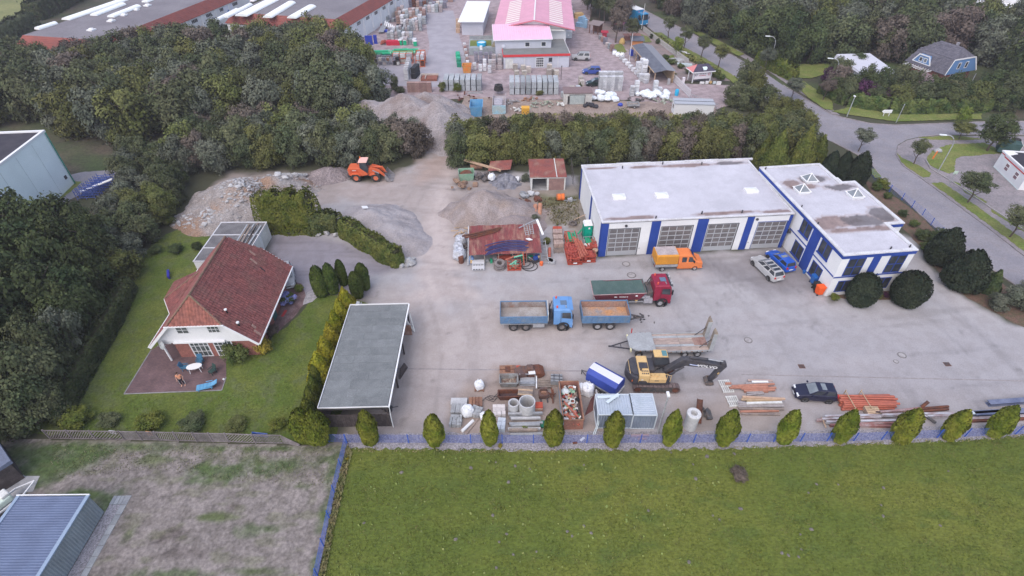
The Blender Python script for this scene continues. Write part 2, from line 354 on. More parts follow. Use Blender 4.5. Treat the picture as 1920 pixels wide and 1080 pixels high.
# gravel strip under the boundary fence, patio, beds
GRAV=mat('grey_gravel',(.33,.31,.33),(.23,.215,.23),6,fn=.4,fs=16,bm_=.8,bs=25,rg=1)
sh_('gravel_strip',[(622,814),(700,813),(1000,810),(1300,809),(1600,806),(1920,794),(2150,782),(2150,806),(1920,821),(1800,829),(1600,837),(1450,842),(1260,847),(1000,849),(700,845),(655,842),(655,832)],.016,GRAV,amp=.1,step=.4)
def paver(name,c1,c2,sx,sy,mortar,rot=0,msz=.06):
 m=bpy.data.materials.new(name);m.use_nodes=True;n=m.node_tree.nodes;l=m.node_tree.links
 t=n.new('ShaderNodeTexBrick');tc=n.new('ShaderNodeTexCoord');mp=n.new('ShaderNodeMapping');mp.inputs['Rotation'].default_value=(0,0,rot)
 l.new(tc.outputs['Object'],mp.inputs[0])
 for i,c in((1,c1),(2,c2),(3,mortar)):t.inputs[i].default_value=(*c,1)
 t.inputs['Scale'].default_value=1;t.inputs['Brick Width'].default_value=sx;t.inputs['Row Height'].default_value=sy;t.inputs['Mortar Size'].default_value=msz*sy
 l.new(mp.outputs[0],t.inputs['Vector'])
 nz=n.new('ShaderNodeTexNoise');nz.inputs['Scale'].default_value=.7;nz.inputs['Detail'].default_value=6;l.new(tc.outputs['Object'],nz.inputs['Vector'])
 mr=n.new('ShaderNodeMapRange');l.new(nz.outputs[0],mr.inputs[0]);mr.inputs[1].default_value=.3;mr.inputs[2].default_value=.7;mr.inputs[3].default_value=.72;mr.inputs[4].default_value=1.25
 cc=n.new('ShaderNodeCombineColor');[l.new(mr.outputs[0],cc.inputs[i])for i in RG_(3)]
 x=n.new('ShaderNodeMix');x.data_type='RGBA';x.blend_type='MULTIPLY';x.inputs[0].default_value=1;l.new(t.outputs[0],x.inputs[6]);l.new(cc.outputs[0],x.inputs[7])
 bs=n['Principled BSDF'];l.new(x.outputs[2],bs.inputs['Base Color']);bs.inputs['Roughness'].default_value=.95;MATS[name]=m;return m
PATIO=paver('patio_pavers',(.115,.072,.078),(.15,.092,.092),.24,.12,(.085,.06,.065))
MPAV=paver('merchant_pavers',(.3,.235,.245),(.345,.28,.29),.4,.2,(.22,.18,.19),.5)
sh_('patio',[(233,739),(283,657),(310,640),(425,655),(424,712),(416,732)],.03,PATIO,amp=.02)
EDG=mat('concrete_edging',(.26,.25,.26),(.2,.19,.2),2)
b=MB()
pp=[at(*p)for p in[(424,708),(416,732),(233,739),(284,656)]]
for p,q in zip(pp,pp[1:]):b.bar(p,q,.1,.1)
struct(b.ob('patio_edging',EDG))
BED=mat('garden_bed_soil',(.12,.075,.075),(.19,.13,.13),1.2,fn=.25)
sh_('garden_path',[(512,618),(522,565),(548,528),(566,532),(578,560),(548,598),(520,626)],.022,BED)
SLATE=mat('stone_edge',(.35,.33,.34),(.25,.24,.25),3)
sh_('stone_bed',[(577,548),(590,543),(600,553),(586,566),(568,572)],.03,SLATE)
sh_('bed_by_office',[(1553,556),(1610,565),(1690,560),(1700,540),(1640,520),(1560,540)],.02,mat('bark_mulch',(.14,.085,.065),(.1,.08,.05),2,fn=.3))
sh_('bed_by_road',[(1618,335),(1640,345),(1700,385),(1728,408),(1790,470),(1840,505),(1920,560),(1990,610),(1990,640),(1900,606),(1815,560),(1765,515),(1725,462),(1690,425),(1640,372)],.02,MATS['bark_mulch'])
# roads, pavements
ASPH=mat('asphalt',(.215,.205,.23),(.255,.24,.262),.3,fn=.14,fs=6,c3=(.235,.215,.23),s3=.9)
PAVE=mat('pavement_slabs',(.215,.195,.205),(.255,.225,.235),.8,fn=.2,fs=5)
road_px=[(1130,-40),(1190,22),(1216,52),(1254,82),(1314,109),(1347,126),(1385,150),(1430,180),(1500,238),(1560,266),(1630,302),(1655,338),(1701,379),(1725,403),(1762,435),(1810,472),(1856,503),(1890,526),(1990,592),(2050,590),(2000,541),(1920,481),(1843,421),(1796,386),(1731,338),(1692,311),(1679,290),(1683,272),(1700,262),(1722,257),(1755,254),(1860,252),(1990,255),(1990,227),(1838,229),(1678,235),(1632,232),(1581,221),(1556,213),(1514,188),(1468,160),(1431,134),(1381,108),(1337,87),(1293,60),(1243,37),(1187,8),(1150,-40)]
sh_('road',road_px,.012,ASPH,amp=.04)
KERB=mat('kerb_stone',(.3,.27,.28),(.24,.21,.215),2)
def kerb(pts):
 b=MB();P=[at(*p)for p in pts]
 for p,q in zip(P,P[1:]):b.bar(p,q,.16,.22)
 return struct(b.ob('kerb',KERB))
kerb(road_px[29:41]);kerb(road_px[42:56]);kerb([(1187,20),(1214,50),(1254,82),(1314,109),(1347,126)])
kerb([(1560,266),(1630,302),(1655,338),(1701,379),(1725,403),(1762,435),(1810,472),(1856,503),(1890,526),(1990,592)])
sh_('forecourt',[(1679,290),(1692,311),(1731,338),(1796,386),(1843,421),(1920,481),(2100,600),(2100,258),(1860,256),(1755,256),(1722,259),(1700,264),(1683,274)],.11,PAVE,amp=.03,thick=.12)
def verge(px):return sh_('grass_verge',px,.14,VERGE,amp=.12,step=.4,thick=.03)
verge([(1681,288),(1692,298),(1725,313),(1745,326),(1742,333),(1731,334),(1706,319),(1690,306)])
verge([(1746,345),(1765,343),(1800,366),(1850,402),(1920,452),(2000,510),(2000,530),(1920,473),(1860,428),(1800,384)])
verge([(1738,297),(1746,284),(1780,272),(1845,269),(1884,288),(1800,295),(1791,300),(1789,322),(1780,327),(1750,315),(1737,306)])
verge([(1722,259),(1790,255),(1842,262),(1810,264),(1745,263)])
verge([(1778,338),(1800,346),(1802,351),(1784,343)]);verge([(1804,353),(1850,380),(1848,386),(1806,360)]);verge([(1860,392),(1920,430),(1920,437),(1858,398)])
LOWALL=mat('low_kerb_wall',(.33,.31,.31),(.27,.25,.26),2)
b=MB()
P=[at(*p,.12)for p in[(1735,300),(1745,317),(1775,335),(1830,372),(1920,432),(1990,480)]]
for p,q in zip(P,P[1:]):b.bar(p,q,.15,.3)
struct(b.ob('path_edging',LOWALL))
sh_('pavement',[(1372,97),(1440,133),(1472,155),(1520,186),(1560,213),(1575,216),(1535,184),(1490,158),(1450,132),(1380,92)],.02,PAVE,amp=.03)
verge([(1505,152),(1560,190),(1562,208),(1545,205),(1518,186),(1490,162)])
verge([(1478,146),(1486,122),(1560,120),(1552,138),(1520,148)])
verge([(1560,210),(1590,216),(1680,229),(1840,224),(1840,214),(1690,216),(1600,200)])
verge([(1222,62),(1240,62),(1280,88),(1318,108),(1350,127),(1390,152),(1380,160),(1340,132),(1290,108),(1250,88)])
verge([(1290,56),(1340,84),(1385,106),(1395,102),(1350,78),(1300,54)])
verge([(1625,318),(1640,318),(1652,334),(1640,335)])
# merchant yard
sh_('merchant_yard',[(630,-25),(1120,-25),(1105,40),(1215,120),(1285,157),(1378,160),(1404,186),(1345,205),(1190,192),(1180,187),(950,187),(880,186),(760,184),(700,180),(676,140),(640,60)],.01,MPAV)
sh_('asphalt_lane',[(795,20),(850,20),(860,60),(880,140),(860,165),(720,160),(690,130),(700,100),(790,130),(806,90)],.02,mat('pale_lane',(.345,.325,.36),(.295,.28,.31),.4,fn=.15))
DIRT=mat('pale_dirt',(.3,.235,.2),(.24,.185,.16),.3,fn=.25,fs=4)
sh_('dirt_track',[(868,180),(950,186),(1190,190),(1345,200),(1345,222),(1180,226),(880,240),(850,262),(820,262),(850,230)],.018,DIRT,amp=.4)
sh_('show_garden',[(1100,40),(1160,40),(1215,62),(1260,92),(1345,135),(1370,152),(1300,152),(1260,150),(1215,120)],.02,mat('show_garden_paving',(.26,.2,.195),(.2,.17,.16),.4,fn=.2))
verge([(1148,86),(1165,82),(1175,98),(1160,104)]);verge([(1195,62),(1215,70),(1222,80),(1205,80)]);verge([(1245,108),(1262,104),(1268,116),(1250,122)])
sh_('field',[(-250,-70),(200,-70),(130,-20),(100,8),(75,35),(20,70),(-60,110),(-250,160)],.02,mat('meadow_far',(.2,.2,.075),(.15,.16,.055),.12,fn=.2,fs=1.5))
sh_('lane_by_white_building',[(120,330),(160,322),(225,318),(235,328),(175,352),(100,392),(80,400)],.02,ASPH)
sh_('grass_verge',[(84,388),(140,340),(154,341),(104,384)],.03,VERGE)
sh_('far_yard',[(370,-5),(480,-40),(520,-20),(400,38),(380,30)],.02,mat('far_yard_paving',(.24,.2,.22),fn=.15))
JOINT=mat('drain_channel_steel',(.25,.225,.225),(.3,.27,.27),2)
b=MB();b.bar(at(744,691,0.),at(1120,696,0.),.14,.02);b.bar(at(1390,702,0.),at(2000,716,0),.12,.02);struct(b.ob('drain_channel',JOINT))
for px,py,r,lab in[(1403,638,.42,'pale round manhole cover in the open yard beyond the low loader'),(1691,666,.42,'pale round manhole cover in the middle of the open yard'),(1680,678,.25,'small dark manhole cover beside the pale round one'),(1184,516,.55,'round manhole ring outline behind the red tipper lorry'),(1174,495,.5,'faint round manhole cover before the first garage door')]:
 m=MB();m.lathe((0,0,0),[(r,0),(r,.03),(r*.78,.03)],20);o=m.ob('manhole_cover',mat('cover_frame',(.15,.14,.14),(.2,.18,.18),3),loc=at(px,py));tag(o,lab,'manhole cover')
 m=MB();m.lathe((0,0,0),[(r*.78,.025),(0,.03)],20);m.ob('lid',mat('cover_lid',(.36,.34,.34),(.28,.26,.26),3),o)
for px,py,lab in[(1503,687,'square rusty drain grate in the yard above the black car'),(1776,683,'small dark square drain grate at the far end of yard'),(1731,537,'dark drain grate in the drive beside the clipped round conifer')]:
 o=BX(-.3,.3,-.25,.25,0,.02).ob('drain_grate',RUST,loc=at(px,py));tag(o,lab,'drain grate')
 b=MB();[b.box(-.26+.09*i,-.21+.09*i,-.22,.22,.02,.035)for i in RG_(6)];b.ob('bars',DS_,o)
hz_=BX(-620,620,-220,820,-1.1,42.).mesh('haze');hm_=bpy.data.materials.new('haze');hm_.use_nodes=True;hn=hm_.node_tree.nodes;hn.remove(hn['Principled BSDF'])
pv=hn.new('ShaderNodeVolumePrincipled');pv.inputs['Color'].default_value=(.86,.8,.9,1);pv.inputs['Density'].default_value=.00042;pv.inputs['Anisotropy'].default_value=.2
hm_.node_tree.links.new(pv.outputs[0],hn['Material Output'].inputs['Volume']);hz_.materials.append(hm_);stuff(link('haze',hz_))
# BUILDINGS
def wi_(parent,c,rz,wd,ht,nx=1,ny=1,fr=.07,frame=WP_,glass=GLASS,name='window',bars=.04,sill=None):
 f=MB();x0,x1,z0,z1=-wd/2,wd/2,-ht/2,ht/2
 f.box(x0,x1,-.05,.02,z0,z0+fr);f.box(x0,x1,-.05,.02,z1-fr,z1);f.box(x0,x0+fr,-.05,.02,z0+fr,z1-fr);f.box(x1-fr,x1,-.05,.02,z0+fr,z1-fr)
 for i in RG_(1,nx):x=x0+wd*i/nx;f.box(x-bars/2,x+bars/2,-.045,.02,z0+fr,z1-fr)
 for i in RG_(1,ny):z=z0+ht*i/ny;f.box(x0+fr,x1-fr,-.04,.02,z-bars/2,z+bars/2)
 if sill:f.box(x0-.08,x1+.08,-.16,0.,z0-.08,z0-.005)
 o=f.ob(name,frame,parent,c,rz)
 BX(x0+fr*.5,x1-fr*.5,-.012,.01,z0+fr*.5,z1-fr*.5).ob('pane',glass,o)
 return o
def corr(p,u,v,pitch=.2,amp=.025,nrm=(0,0,1),b=None):
 """a corrugated sheet: ribs run along v, repeat along u"""
 b=b or MB();p=V3(p);u=V3(u);v=V3(v);nrm=V3(nrm);n=max(2,int(u.length/pitch))
 pts=[]
 for i in RG_(n):
  for a,h in((0,0),(.2,1),(.5,1),(.7,0)):
   pts.append(p+u*((i+a)/n)+nrm*h*amp)
 pts.append(p+u);m=len(pts)
 return b.add(pts+[q+v for q in pts],[(i,i+1,m+i+1,m+i)for i in RG_(m-1)])
def ip2(x,y,P):
 c=False;n=len(P)
 for i in RG_(n):
  (ax,ay),(bx,by)=P[i],P[(i+1)%n]
  if(ay>y)!=(by>y)and x<ax+(y-ay)*(bx-ax)/(by-ay):c=not c
 return c
def tiles(name,poly,m,parent,tw=.3,th=.36,lift=.05):
 """interlocking roof tiles laid over a sloping polygon; poly[0]->poly[1] is the eave"""
 P=[V3(p)for p in poly];u=(P[1]-P[0]).normalized();n=u.cross(P[2]-P[1]).normalized()
 if n.z<0:n=-n
 v=n.cross(u)
 if v.z<0:v=-v
 Q=[((p-P[0]).dot(u),(p-P[0]).dot(v))for p in P]
 U0,U1=min(q[0]for q in Q),max(q[0]for q in Q);V1=max(q[1]for q in Q);b=MB();r=random.Random(5)
 for j in RG_(int(V1/th)+1):
  for i in RG_(int((U1-U0)/tw)+1):
   x,y=U0+(i+.5)*tw,(j+.5)*th
   if not ip2(x,y,Q):continue
   o=P[0]+u*(x-tw/2)+v*(j*th)+n*(.015+r.uniform(0,.008))
   A=[o+n*lift,o+u*tw*.55+n*(lift+.03),o+u*tw*.97+n*lift*.7]
   B=[a+v*(th*1.02)-n*(lift*.9)for a in A]
   b.add(A+B+[o,o+u*tw*.97],[(0,1,4,3),(1,2,5,4),(6,7,2,1,0)])
 return stuff(b.ob(name,m,parent))
 # workshop with four garage doors
GO=(10.75,53.86);GA=rad(4.24);GL,GD,GH=23.35,13.9,5.1
g=th_('garage_workshop','long white workshop with blue pillars and four glazed garage doors','building',(*GO,0),GA)
wb=MB();wb.box(0,GL,.12,GD,0,GH-.12);wb.ob('wall',WHITE,g)
PIL=[(-.03,.82),(6.,7.1),(11.65,12.95),(17.75,18.6),(23.02,GL+.02)]
for x0,x1 in PIL:BX(x0,x1,-.06,.115,0,GH-.2).ob('pillar',BLUEW,g)
for y0,y1 in[(-.06,.5),(6.1,6.75),(GD-.5,GD+.05)]:BX(-.06,-.003,y0+.56*(y0<0)*0,y1,0,GH-.2).ob('pillar',BLUEW,g)
BAYS=[(.82,6.,.95,4.72,(4.82,5.85)),(7.1,11.65,7.3,11.2,None),(12.95,17.75,13.1,16.85,None),(18.6,23.02,19.3,22.95,(18.66,19.2))]
DFRAME=mat('door_frame_grey',(.36,.37,.39),rg=.5,fn=.05)
DPANE=mat('door_pane',(.13,.12,.125),(.18,.165,.165),.6,rg=.15,fn=.1)
pane=None
for k,(x0,x1,d0,d1,pd)in EN_(BAYS):
 pb=MB()
 pb.box(x0,d0,0.,.118,0.,4.);pb.box(d1,x1,0.,.118,0.,4.);pb.box(x0,x1,0.,.118,4.,GH-.2)
 pb.ob('facade_panel',WHITE,g)
 dm=MB();wd=d1-d0-.06;cx=(d0+d1)/2;nx,ny=4,5;z0=.62;hh=3.35
 for i in RG_(nx+1):dm.box(-wd/2+i*(wd-.09)/nx,-wd/2+i*(wd-.09)/nx+.09,.03,.11,z0,z0+hh)
 for j in RG_(ny+1):dm.box(-wd/2,wd/2,.025,.112,z0+j*hh/ny-.05,z0+j*hh/ny+.05)
 dm.box(-wd/2,wd/2,.028,.11,.03,z0-.06)
 do=dm.ob('garage_door',DFRAME,g,(cx,0,0))
 pw,ph=(wd-.09)/nx-.09,hh/ny-.1
 pane=BX(-pw/2,pw/2,.07,.1,-ph/2,ph/2).mesh('pane');pane.materials.append(DPANE)
 for i in RG_(nx):
  for j in RG_(ny):link('pane',pane,do,(-wd/2+.045+(i+.5)*(wd-.09)/nx,0,z0+(j+.5)*hh/ny))
 e=MB();e.box(d0-.05,d0,-.02,.12,0,4.05);e.box(d1,d1+.06,-.02,.12,0,4.05);e.box(d0,d1,-.02,.12,4.,4.07);e.ob('door_surround',BLUEW if k==3 else CH_,g)
 if pd:
  s=BX(pd[0],pd[1],-.03,-.004,.05,2.05).ob('side_door',WP_,g);BX(pd[0]+.08,pd[0]+.2,-.07,-.034,1.,1.06).ob('handle',DS_,s)
for x,z in[(2.9,4.45),(18.95,4.5)]:
 CY((x,-.16,z),(x,-.02,z),.16,10).ob('floodlight',CH_,g)
BX(0,GL,-.075,-.01,GH-.2,GH-.13).ob('dark_trim',CH_,g)
def roof_sheet(name,parent,x0,x1,y0,y1,z,stains,res=.25,base=(.49,.48,.53),inside=None):
 xs=np.arange(x0,x1+.01,res);ys=np.arange(y0,y1+.01,res);XX,YY=np.meshgrid(xs,ys)
 c=np.ones(XX.shape+(3,))*np.array(base);n1=fbm(XX+300,YY+50,1.6,71);n2=fbm(XX+90,YY+10,.5,72)
 c*=(1+(fbm(XX+20,YY+9,4,73)-.5)*.25)[...,None]
 for(sx,sy,rx,ry,cc)in stains:
  d=np.hypot((XX-sx)/rx,(YY-sy)/ry)+(n1-.5)*1.1+(n2-.5)*.35
  a=np.clip((1.-d)/.16,0,1)[...,None]*.9;edge=np.exp(-((d-1.06)/.1)**2)[...,None]*.55
  cc=np.array(cc)*(.75+.5*n2[...,None]);c=c*(1-edge)+edge*np.array((.34,.26,.24));c=c*(1-a)+a*cc
 me=bpy.data.meshes.new(name);ix=np.arange(XX.size).reshape(XX.shape)
 q=np.stack([ix[:-1,:-1],ix[:-1,1:],ix[1:,1:],ix[1:,:-1]],-1).reshape(-1,4)
 if inside is not None:
  mx=XX.ravel()[q].mean(1);my=YY.ravel()[q].mean(1);q=q[[inside(a,b_)for a,b_ in zip(mx,my)]]
 me.from_pydata(np.stack([XX,YY,np.full_like(XX,z)],-1).reshape(-1,3).tolist(),[],q.tolist())
 ca=me.color_attributes.new('Col','FLOAT_COLOR','POINT');ca.data.foreach_set('color',np.concatenate([c.reshape(-1,3),np.ones((XX.size,1))],1).astype(np.float32).ravel())
 me.materials.append(mat('roof_felt',(1,1,1),(.92,.92,.92),.8,attr=True,fn=.07,fs=6));return link(name,me,parent)
BR,GR=(.22,.155,.14),(.13,.115,.12)
roof_sheet('roof',g,-.05,GL+.05,.05,GD,GH-.1,[(3.5,.7,2.9,.4,BR),(13.5,.8,2.2,.35,BR),(16.8,.9,2.4,.35,BR),(21.6,.7,2.,.4,BR),(2.6,GD-.7,2.,.25,BR),(8.2,GD-.8,2.,.4,BR),(15,GD-.9,4.,.45,BR),(20.5,GD-.8,2.8,.5,GR)])
cp=MB();cp.box(-.12,GL+.1,-.1,.16,GH-.125,GH+.02);cp.box(-.12,.14,.16,GD,GH-.125,GH+0.);cp.box(GL-.1,GL+.1,.16,GD,GH-.125,GH+0.)
for i,x in EN_((0,4.8,9.6,14.4,19.2)):cp.box(x-.12*(i==0),x+4.78+.1*(i==4),GD-.12,GD+.16,GH-.125,GH+.1+.05*(i%2))
cp.ob('coping',mat('coping_white',(.58,.58,.61),(.5,.49,.51),1.),g)
for x,y in[(3.2,5.45),(8.65,5.35),(20.4,5.55)]:
 s=MB();s.box(-.8,.8,-.55,.55,GH-.1,GH+.16);o=s.ob('roof_light',WP_,g,(x,y,0))
 d=MB();d.lathe((0,0,0),[(.62,0),(.5,.14),(.28,.22),(0,.25)],16);dm=d.mesh('dome');dm.materials.append(mat('frosted_dome',(.62,.64,.7),rg=.3,fn=.04));link('dome',dm,o,(0,0,GH+.16),sc=(1.15,.75,.8))
for x,y in[(6.5,.35),(12.3,.9),(17.2,.7),(11.2,GD-.3),(5.4,GD-1.),(16.5,GD-.9)]:
 CY((x,y,GH-.1),(x,y,GH+.28),.09,8).ob('roof_vent',CH_,g)
 # office block
OO=(35.45,46.23);OA=rad(6.3);OH=5.78
of=th_('office_block','two storey white office block with blue bands and glass roof lights','building',(*OO,0),OA)
FP=[(0,0),(8.35,0),(8.35,5),(10.3,5),(10.3,14.6),(8.35,14.6),(8.35,19.6),(0,19.6)]
MB().prism(FP,0,OH-.1).ob('wall',WHITE,of)
def inset(P,d):
 n=len(P);out=[]
 for i in RG_(n):
  a,b_,c=V3(P[i-1]),V3(P[i]),V3(P[(i+1)%n]);e1=(b_-a).normalized();e2=(c-b_).normalized()
  n1=V3((-e1.y,e1.x));n2=V3((-e2.y,e2.x));out.append(tuple(b_+n1*d+n2*d)if e1.cross(e2)!=0 else tuple(b_+n1*d))
 return out
def ring(P,d0,d1,z0,z1):
 A,B=inset(P,d0),inset(P,d1);n=len(P)
 b=MB();b.add([(*p,z0)for p in A]+[(*p,z1)for p in A]+[(*p,z1)for p in B]+[(*p,z0)for p in B],sum([[(i,(i+1)%n,n+(i+1)%n,n+i),(n+i,n+(i+1)%n,2*n+(i+1)%n,2*n+i),(2*n+i,2*n+(i+1)%n,3*n+(i+1)%n,3*n+i),(3*n+i,3*n+(i+1)%n,(i+1)%n,i)]for i in RG_(n)],[]))
 return b
ring(FP,-.06,.002,OH-.48,OH-.06).ob('blue_fascia',BLUEW,of)
ring(FP,-.1,.32,OH-.055,OH+.08).ob('coping',MATS['coping_white'],of)
roof_sheet('roof',of,.25,10.1,.25,19.4,OH-.04,[(2.2,6.2,3.,1.25,BR),(6.3,6.,3.2,1.2,GR),(9,7.2,1.5,1.5,GR),(2.,15.2,1.6,.9,BR),(5.2,16.,1.8,1.,GR),(7.6,13.6,2.2,.8,GR),(3,14.2,2.2,.5,BR),(5,4.4,4,.5,BR)],inside=lambda x,y:ip2(x,y,inset(FP,.2)))
BX(-.055,-.002,4.2,5.7,0,OH-.5).ob('pillar',BLUEW,of)
BX(3.62,4.5,-.055,-.002,0,OH-.5).ob('pillar',BLUEW,of)
bd=MB()
for y0,y1 in((.06,4.19),(5.71,9.6)):bd.box(-.045,-.003,y0,y1,2.72,2.86)
bd.box(.01,3.61,-.045,-.003,2.62,2.78);bd.box(4.51,8.35,-.045,-.003,2.62,2.78)
bd.ob('blue_band',BLUEW,of)
for y in(6.95,2.85):
 wi_(of,(0,y,4.5),-pi/2,2.,1.85,2,1,.08,BLUEW,GLASS,bars=.1,sill=1);wi_(of,(0,y-.05,1.4),-pi/2,2.,1.85,2,1,.08,BLUEW,GLASS,bars=.1,sill=1)
for x in(1.85,6.6):
 wi_(of,(x,0,4.05),0,1.95,2.4,2,2,.08,BLUEW,GLASS,bars=.08);wi_(of,(x-.2,0,1.35),0,1.6,1.6,2,1,.08,BLUEW,GLASS,bars=.08)
cn=MB();cn.box(8.36,11.6,14.75,19.2,3.4,3.62);o=cn.ob('porch_roof',mat('porch_felt',(.4,.41,.45),(.33,.33,.36),1.),of)
ring([(8.36,14.75),(11.6,14.75),(11.6,19.2),(8.36,19.2)],-.06,.12,3.45,3.72).ob('edge',WP_,o)
pc=MB();pc.box(8.4,11.3,15,19,0,3.4);pc.ob('porch',WHITE,of)
for px,py in[(1503,358),(1517,338),(1602,367)]:
 p=Matrix.Rotation(-OA,3,'Z')@(at(px,py,OH)-V3((*OO,OH)))
 s=MB();s.box(-.75,.75,-.75,.75,OH-.05,OH+.22);s.box(-.85,.85,-.85,.85,OH+.22,OH+.27);o=s.ob('roof_light',WP_,of,(p.x,p.y,0))
 gp=MB();gp.add([(-.7,-.7,OH+.27),(.7,-.7,OH+.27),(.7,.7,OH+.27),(-.7,.7,OH+.27),(0,0,OH+1.)],[(0,1,4),(1,2,4),(2,3,4),(3,0,4)]);gp.ob('pane',GLASSL,o)
 fb=MB();[fb.bar((sx*.72,sy*.72,OH+.27),(0,0,OH+1.03),.1,.06)for sx in(-1,1)for sy in(-1,1)];fb.ob('glazing_bars',WP_,o)
for x,y in[(.4,9.6),(.35,5.9),(.5,19.1),(7.9,.6),(5.6,.5)]:CY((x,y,OH-.1),(x,y,OH+.3),.08,8).ob('roof_vent',CH_,of)
CY((-.35,9.3,2.55),(-.12,9.3,2.55),.28,12).ob('traffic_mirror',CH_,of)
# open-fronted shed with red corrugated roof (two bays)
sh=th_('open_garage','small whitewashed double garage with red corrugated roof and one open bay','garage',(*a2(995,357),0),rad(1.5))
SW,SD,SHh=5.05,4.7,2.15
b=MB();b.box(0,.12,0,SD,0,SHh);b.box(SW-.12,SW,0,SD,0,SHh);b.box(.12,SW-.12,SD-.12,SD,0,SHh+.15);b.box(2.4,2.55,0,SD-.12,0,SHh);b.ob('wall',OFFW,sh)
b=MB();b.box(0,.22,-.05,0.,0,SHh);b.box(2.34,2.62,-.05,0,0,SHh);b.box(SW-.2,SW,-.05,0,0,SHh);b.box(-.05,SW+.05,-.07,0,SHh-.2,SHh);b.ob('front_frame',OFFW,sh)
BX(2.62,SW-.2,-.02,.02,0,SHh-.2).ob('garage_door',mat('pale_red_door',(.3,.19,.17),(.24,.15,.14),1.5),sh)
REDR=mat('red_corrugated',(.26,.085,.07),(.2,.075,.07),1.,rg=.8,fn=.2,c3=(.3,.17,.13),s3=.5)
r=corr((-.15,-.2,SHh+.02),(SW+.3,0,0),(0,SD+.4,.32),.2,.04);r.ob('roof',REDR,sh)
MB().bar((3.75,-.22,SHh+.09),(3.75,SD+.2,SHh+.42),.12,.05).ob('roof_seam',OFFW,sh)
BX(.12,2.4,0.,SD-.12,.004,.03).ob('floor',CONC,sh)
# carport (long flat felt roof, boarded ends, open on the yard side)
CA=rad(.5);cpw,cpl,cph=5.95,13.,2.85
c0=at(597,764,cph);cpt=th_('carport','long carport with grey felt strip roof and dark boarded end wall','carport',(c0.x,c0.y,0),CA)
FELT=mat('grey_felt',(.175,.185,.19),(.145,.155,.16),1.2,rg=.95,fn=.25,fs=14,rnd=.08)
zr=lambda x:cph-.05+.12*x/cpw
n=13;rr=random.Random(11)
for i in RG_(n):
 y0,y1=i*cpl/n,(i+1)*cpl/n;cut=ru(.3,.7)*cpw
 for xa,xb in((0.,cut),(cut+.012,cpw)):
  s=MB();e=ru(0,.006)
  s.hexa([(xa,y0+.012,zr(xa)-.02),(xb,y0+.012,zr(xb)-.02),(xb,y1+.02,zr(xb)-.02),(xa,y1+.02,zr(xa)-.02)],[(xa,y0+.012,zr(xa)+.018+e),(xb,y0+.012,zr(xb)+.018+e),(xb,y1+.02,zr(xb)+.004),(xa,y1+.02,zr(xa)+.004)])
  s.ob('felt_strip',FELT,cpt)
HX([(-.05,-.03,cph-.35),(cpw+.05,-.03,cph-.23),(cpw+.05,cpl+.05,cph-.23),(-.05,cpl+.05,cph-.35)],[(-.05,-.03,cph-.09),(cpw+.05,-.03,cph+.03),(cpw+.05,cpl+.05,cph+.03),(-.05,cpl+.05,cph-.09)]).ob('roof_deck',mat('felt_joint',(.05,.05,.055),fn=.1),cpt)
b=MB();b.bar((-.06,-.06,cph-.02),(-.06,cpl+.1,cph-.02),.05,.14);b.bar((-.06,-.07,cph-.02),(cpw+.08,-.07,cph+.1),.05,.13);b.bar((-.06,cpl+.1,cph),(cpw+.08,cpl+.1,cph+.1),.05,.13);b.ob('white_trim',WP_,cpt)
b=MB();b.bar((cpw+.12,-.1,cph+.04),(cpw+.12,cpl+.1,cph+.04),.13,.1);b.tube([(cpw+.12,0,cph),(cpw+.1,-.1,1.6),(cpw+.1,-.1,0.)],.04);b.ob('gutter',WP_,cpt)
for i in RG_(30):
 x=.03+i*(cpw-.1)/30
 if i%1==0:BX(x+.005,x+(cpw-.1)/30-.006,-.02-.012*(i%2),.03,.05,1.75+.02*(i%3)).ob('plank',WOODD,cpt)
b=MB();b.box(0,.1,.05,cpl,0,2.5);b.ob('side_wall',WOODD,cpt)
for y in(.1,4.4,8.7,cpl-.15):
 for x in(.1,cpw-.15):BX(x-.07,x+.07,y-.07,y+.07,0,2.5).ob('post',WOODD,cpt)
 MB().bar((.1,y,2.45),(cpw-.1,y,2.53),.12,.18).ob('beam',WOODD,cpt)
b=MB();b.bar((cpw+.5,cpl-1.1,.02),(cpw+.1,cpl-.3,1.9),.12,.12);b.bar((cpw+.5,cpl-1.1,.02),(cpw-.1,cpl-1.3,1.9),.12,.12);b.ob('brace',OFFW,cpt)
BX(cpw-.9,cpw+.35,cpl-1.7,cpl-1.62,.1,1.5).ob('side_panel',mat('rusty_panel',(.22,.12,.09),(.3,.2,.17),2),cpt)
# red roofed house
hs=th_('red_roofed_house','white gabled house with half hipped red tile roof behind a paved patio','house',(-30.05,37.2,0),rad(2.2))
HW,EZ,RZ,HD=5.25,2.35,7.65,11.4
sl=(RZ-EZ)/HW;hz=5.05;hx=(RZ-hz)/sl
TILE=mat('red_roof_tile',(.225,.078,.07),(.18,.066,.062),1.2,rg=.8,fn=.3,fs=3,c3=(.19,.085,.072),s3=.6)
TILEO=mat('orange_roof_tile',(.25,.092,.07),(.205,.08,.065),1.2,rg=.8,fn=.3,fs=3)
WALLX=4.55
wz=RZ-sl*WALLX-.15
g_=MB();g_.prof([(-WALLX,2.42),(WALLX,2.42),(WALLX,wz),(hx-.2,hz-.12),(-hx+.2,hz-.12),(-WALLX,wz)],0,HD-.2);g_.ob('upper_wall',WHITE,hs)
BRICKW=mat('red_brick_wall',(.3,.125,.1),(.25,.1,.085),1.5,fn=.3,fs=12)
BX(-3.4,WALLX-.05,.35,HD-.3,0,2.42).ob('ground_wall',BRICKW,hs)
for x0,x1 in((-WALLX,-3.4),):BX(x0,x1,2.6,HD-.3,0,2.42).ob('set_back_wall',BRICKW,hs)
ya,yb=1.,HD-1.;yf,yk=-.42,HD+.35
roofb=MB()
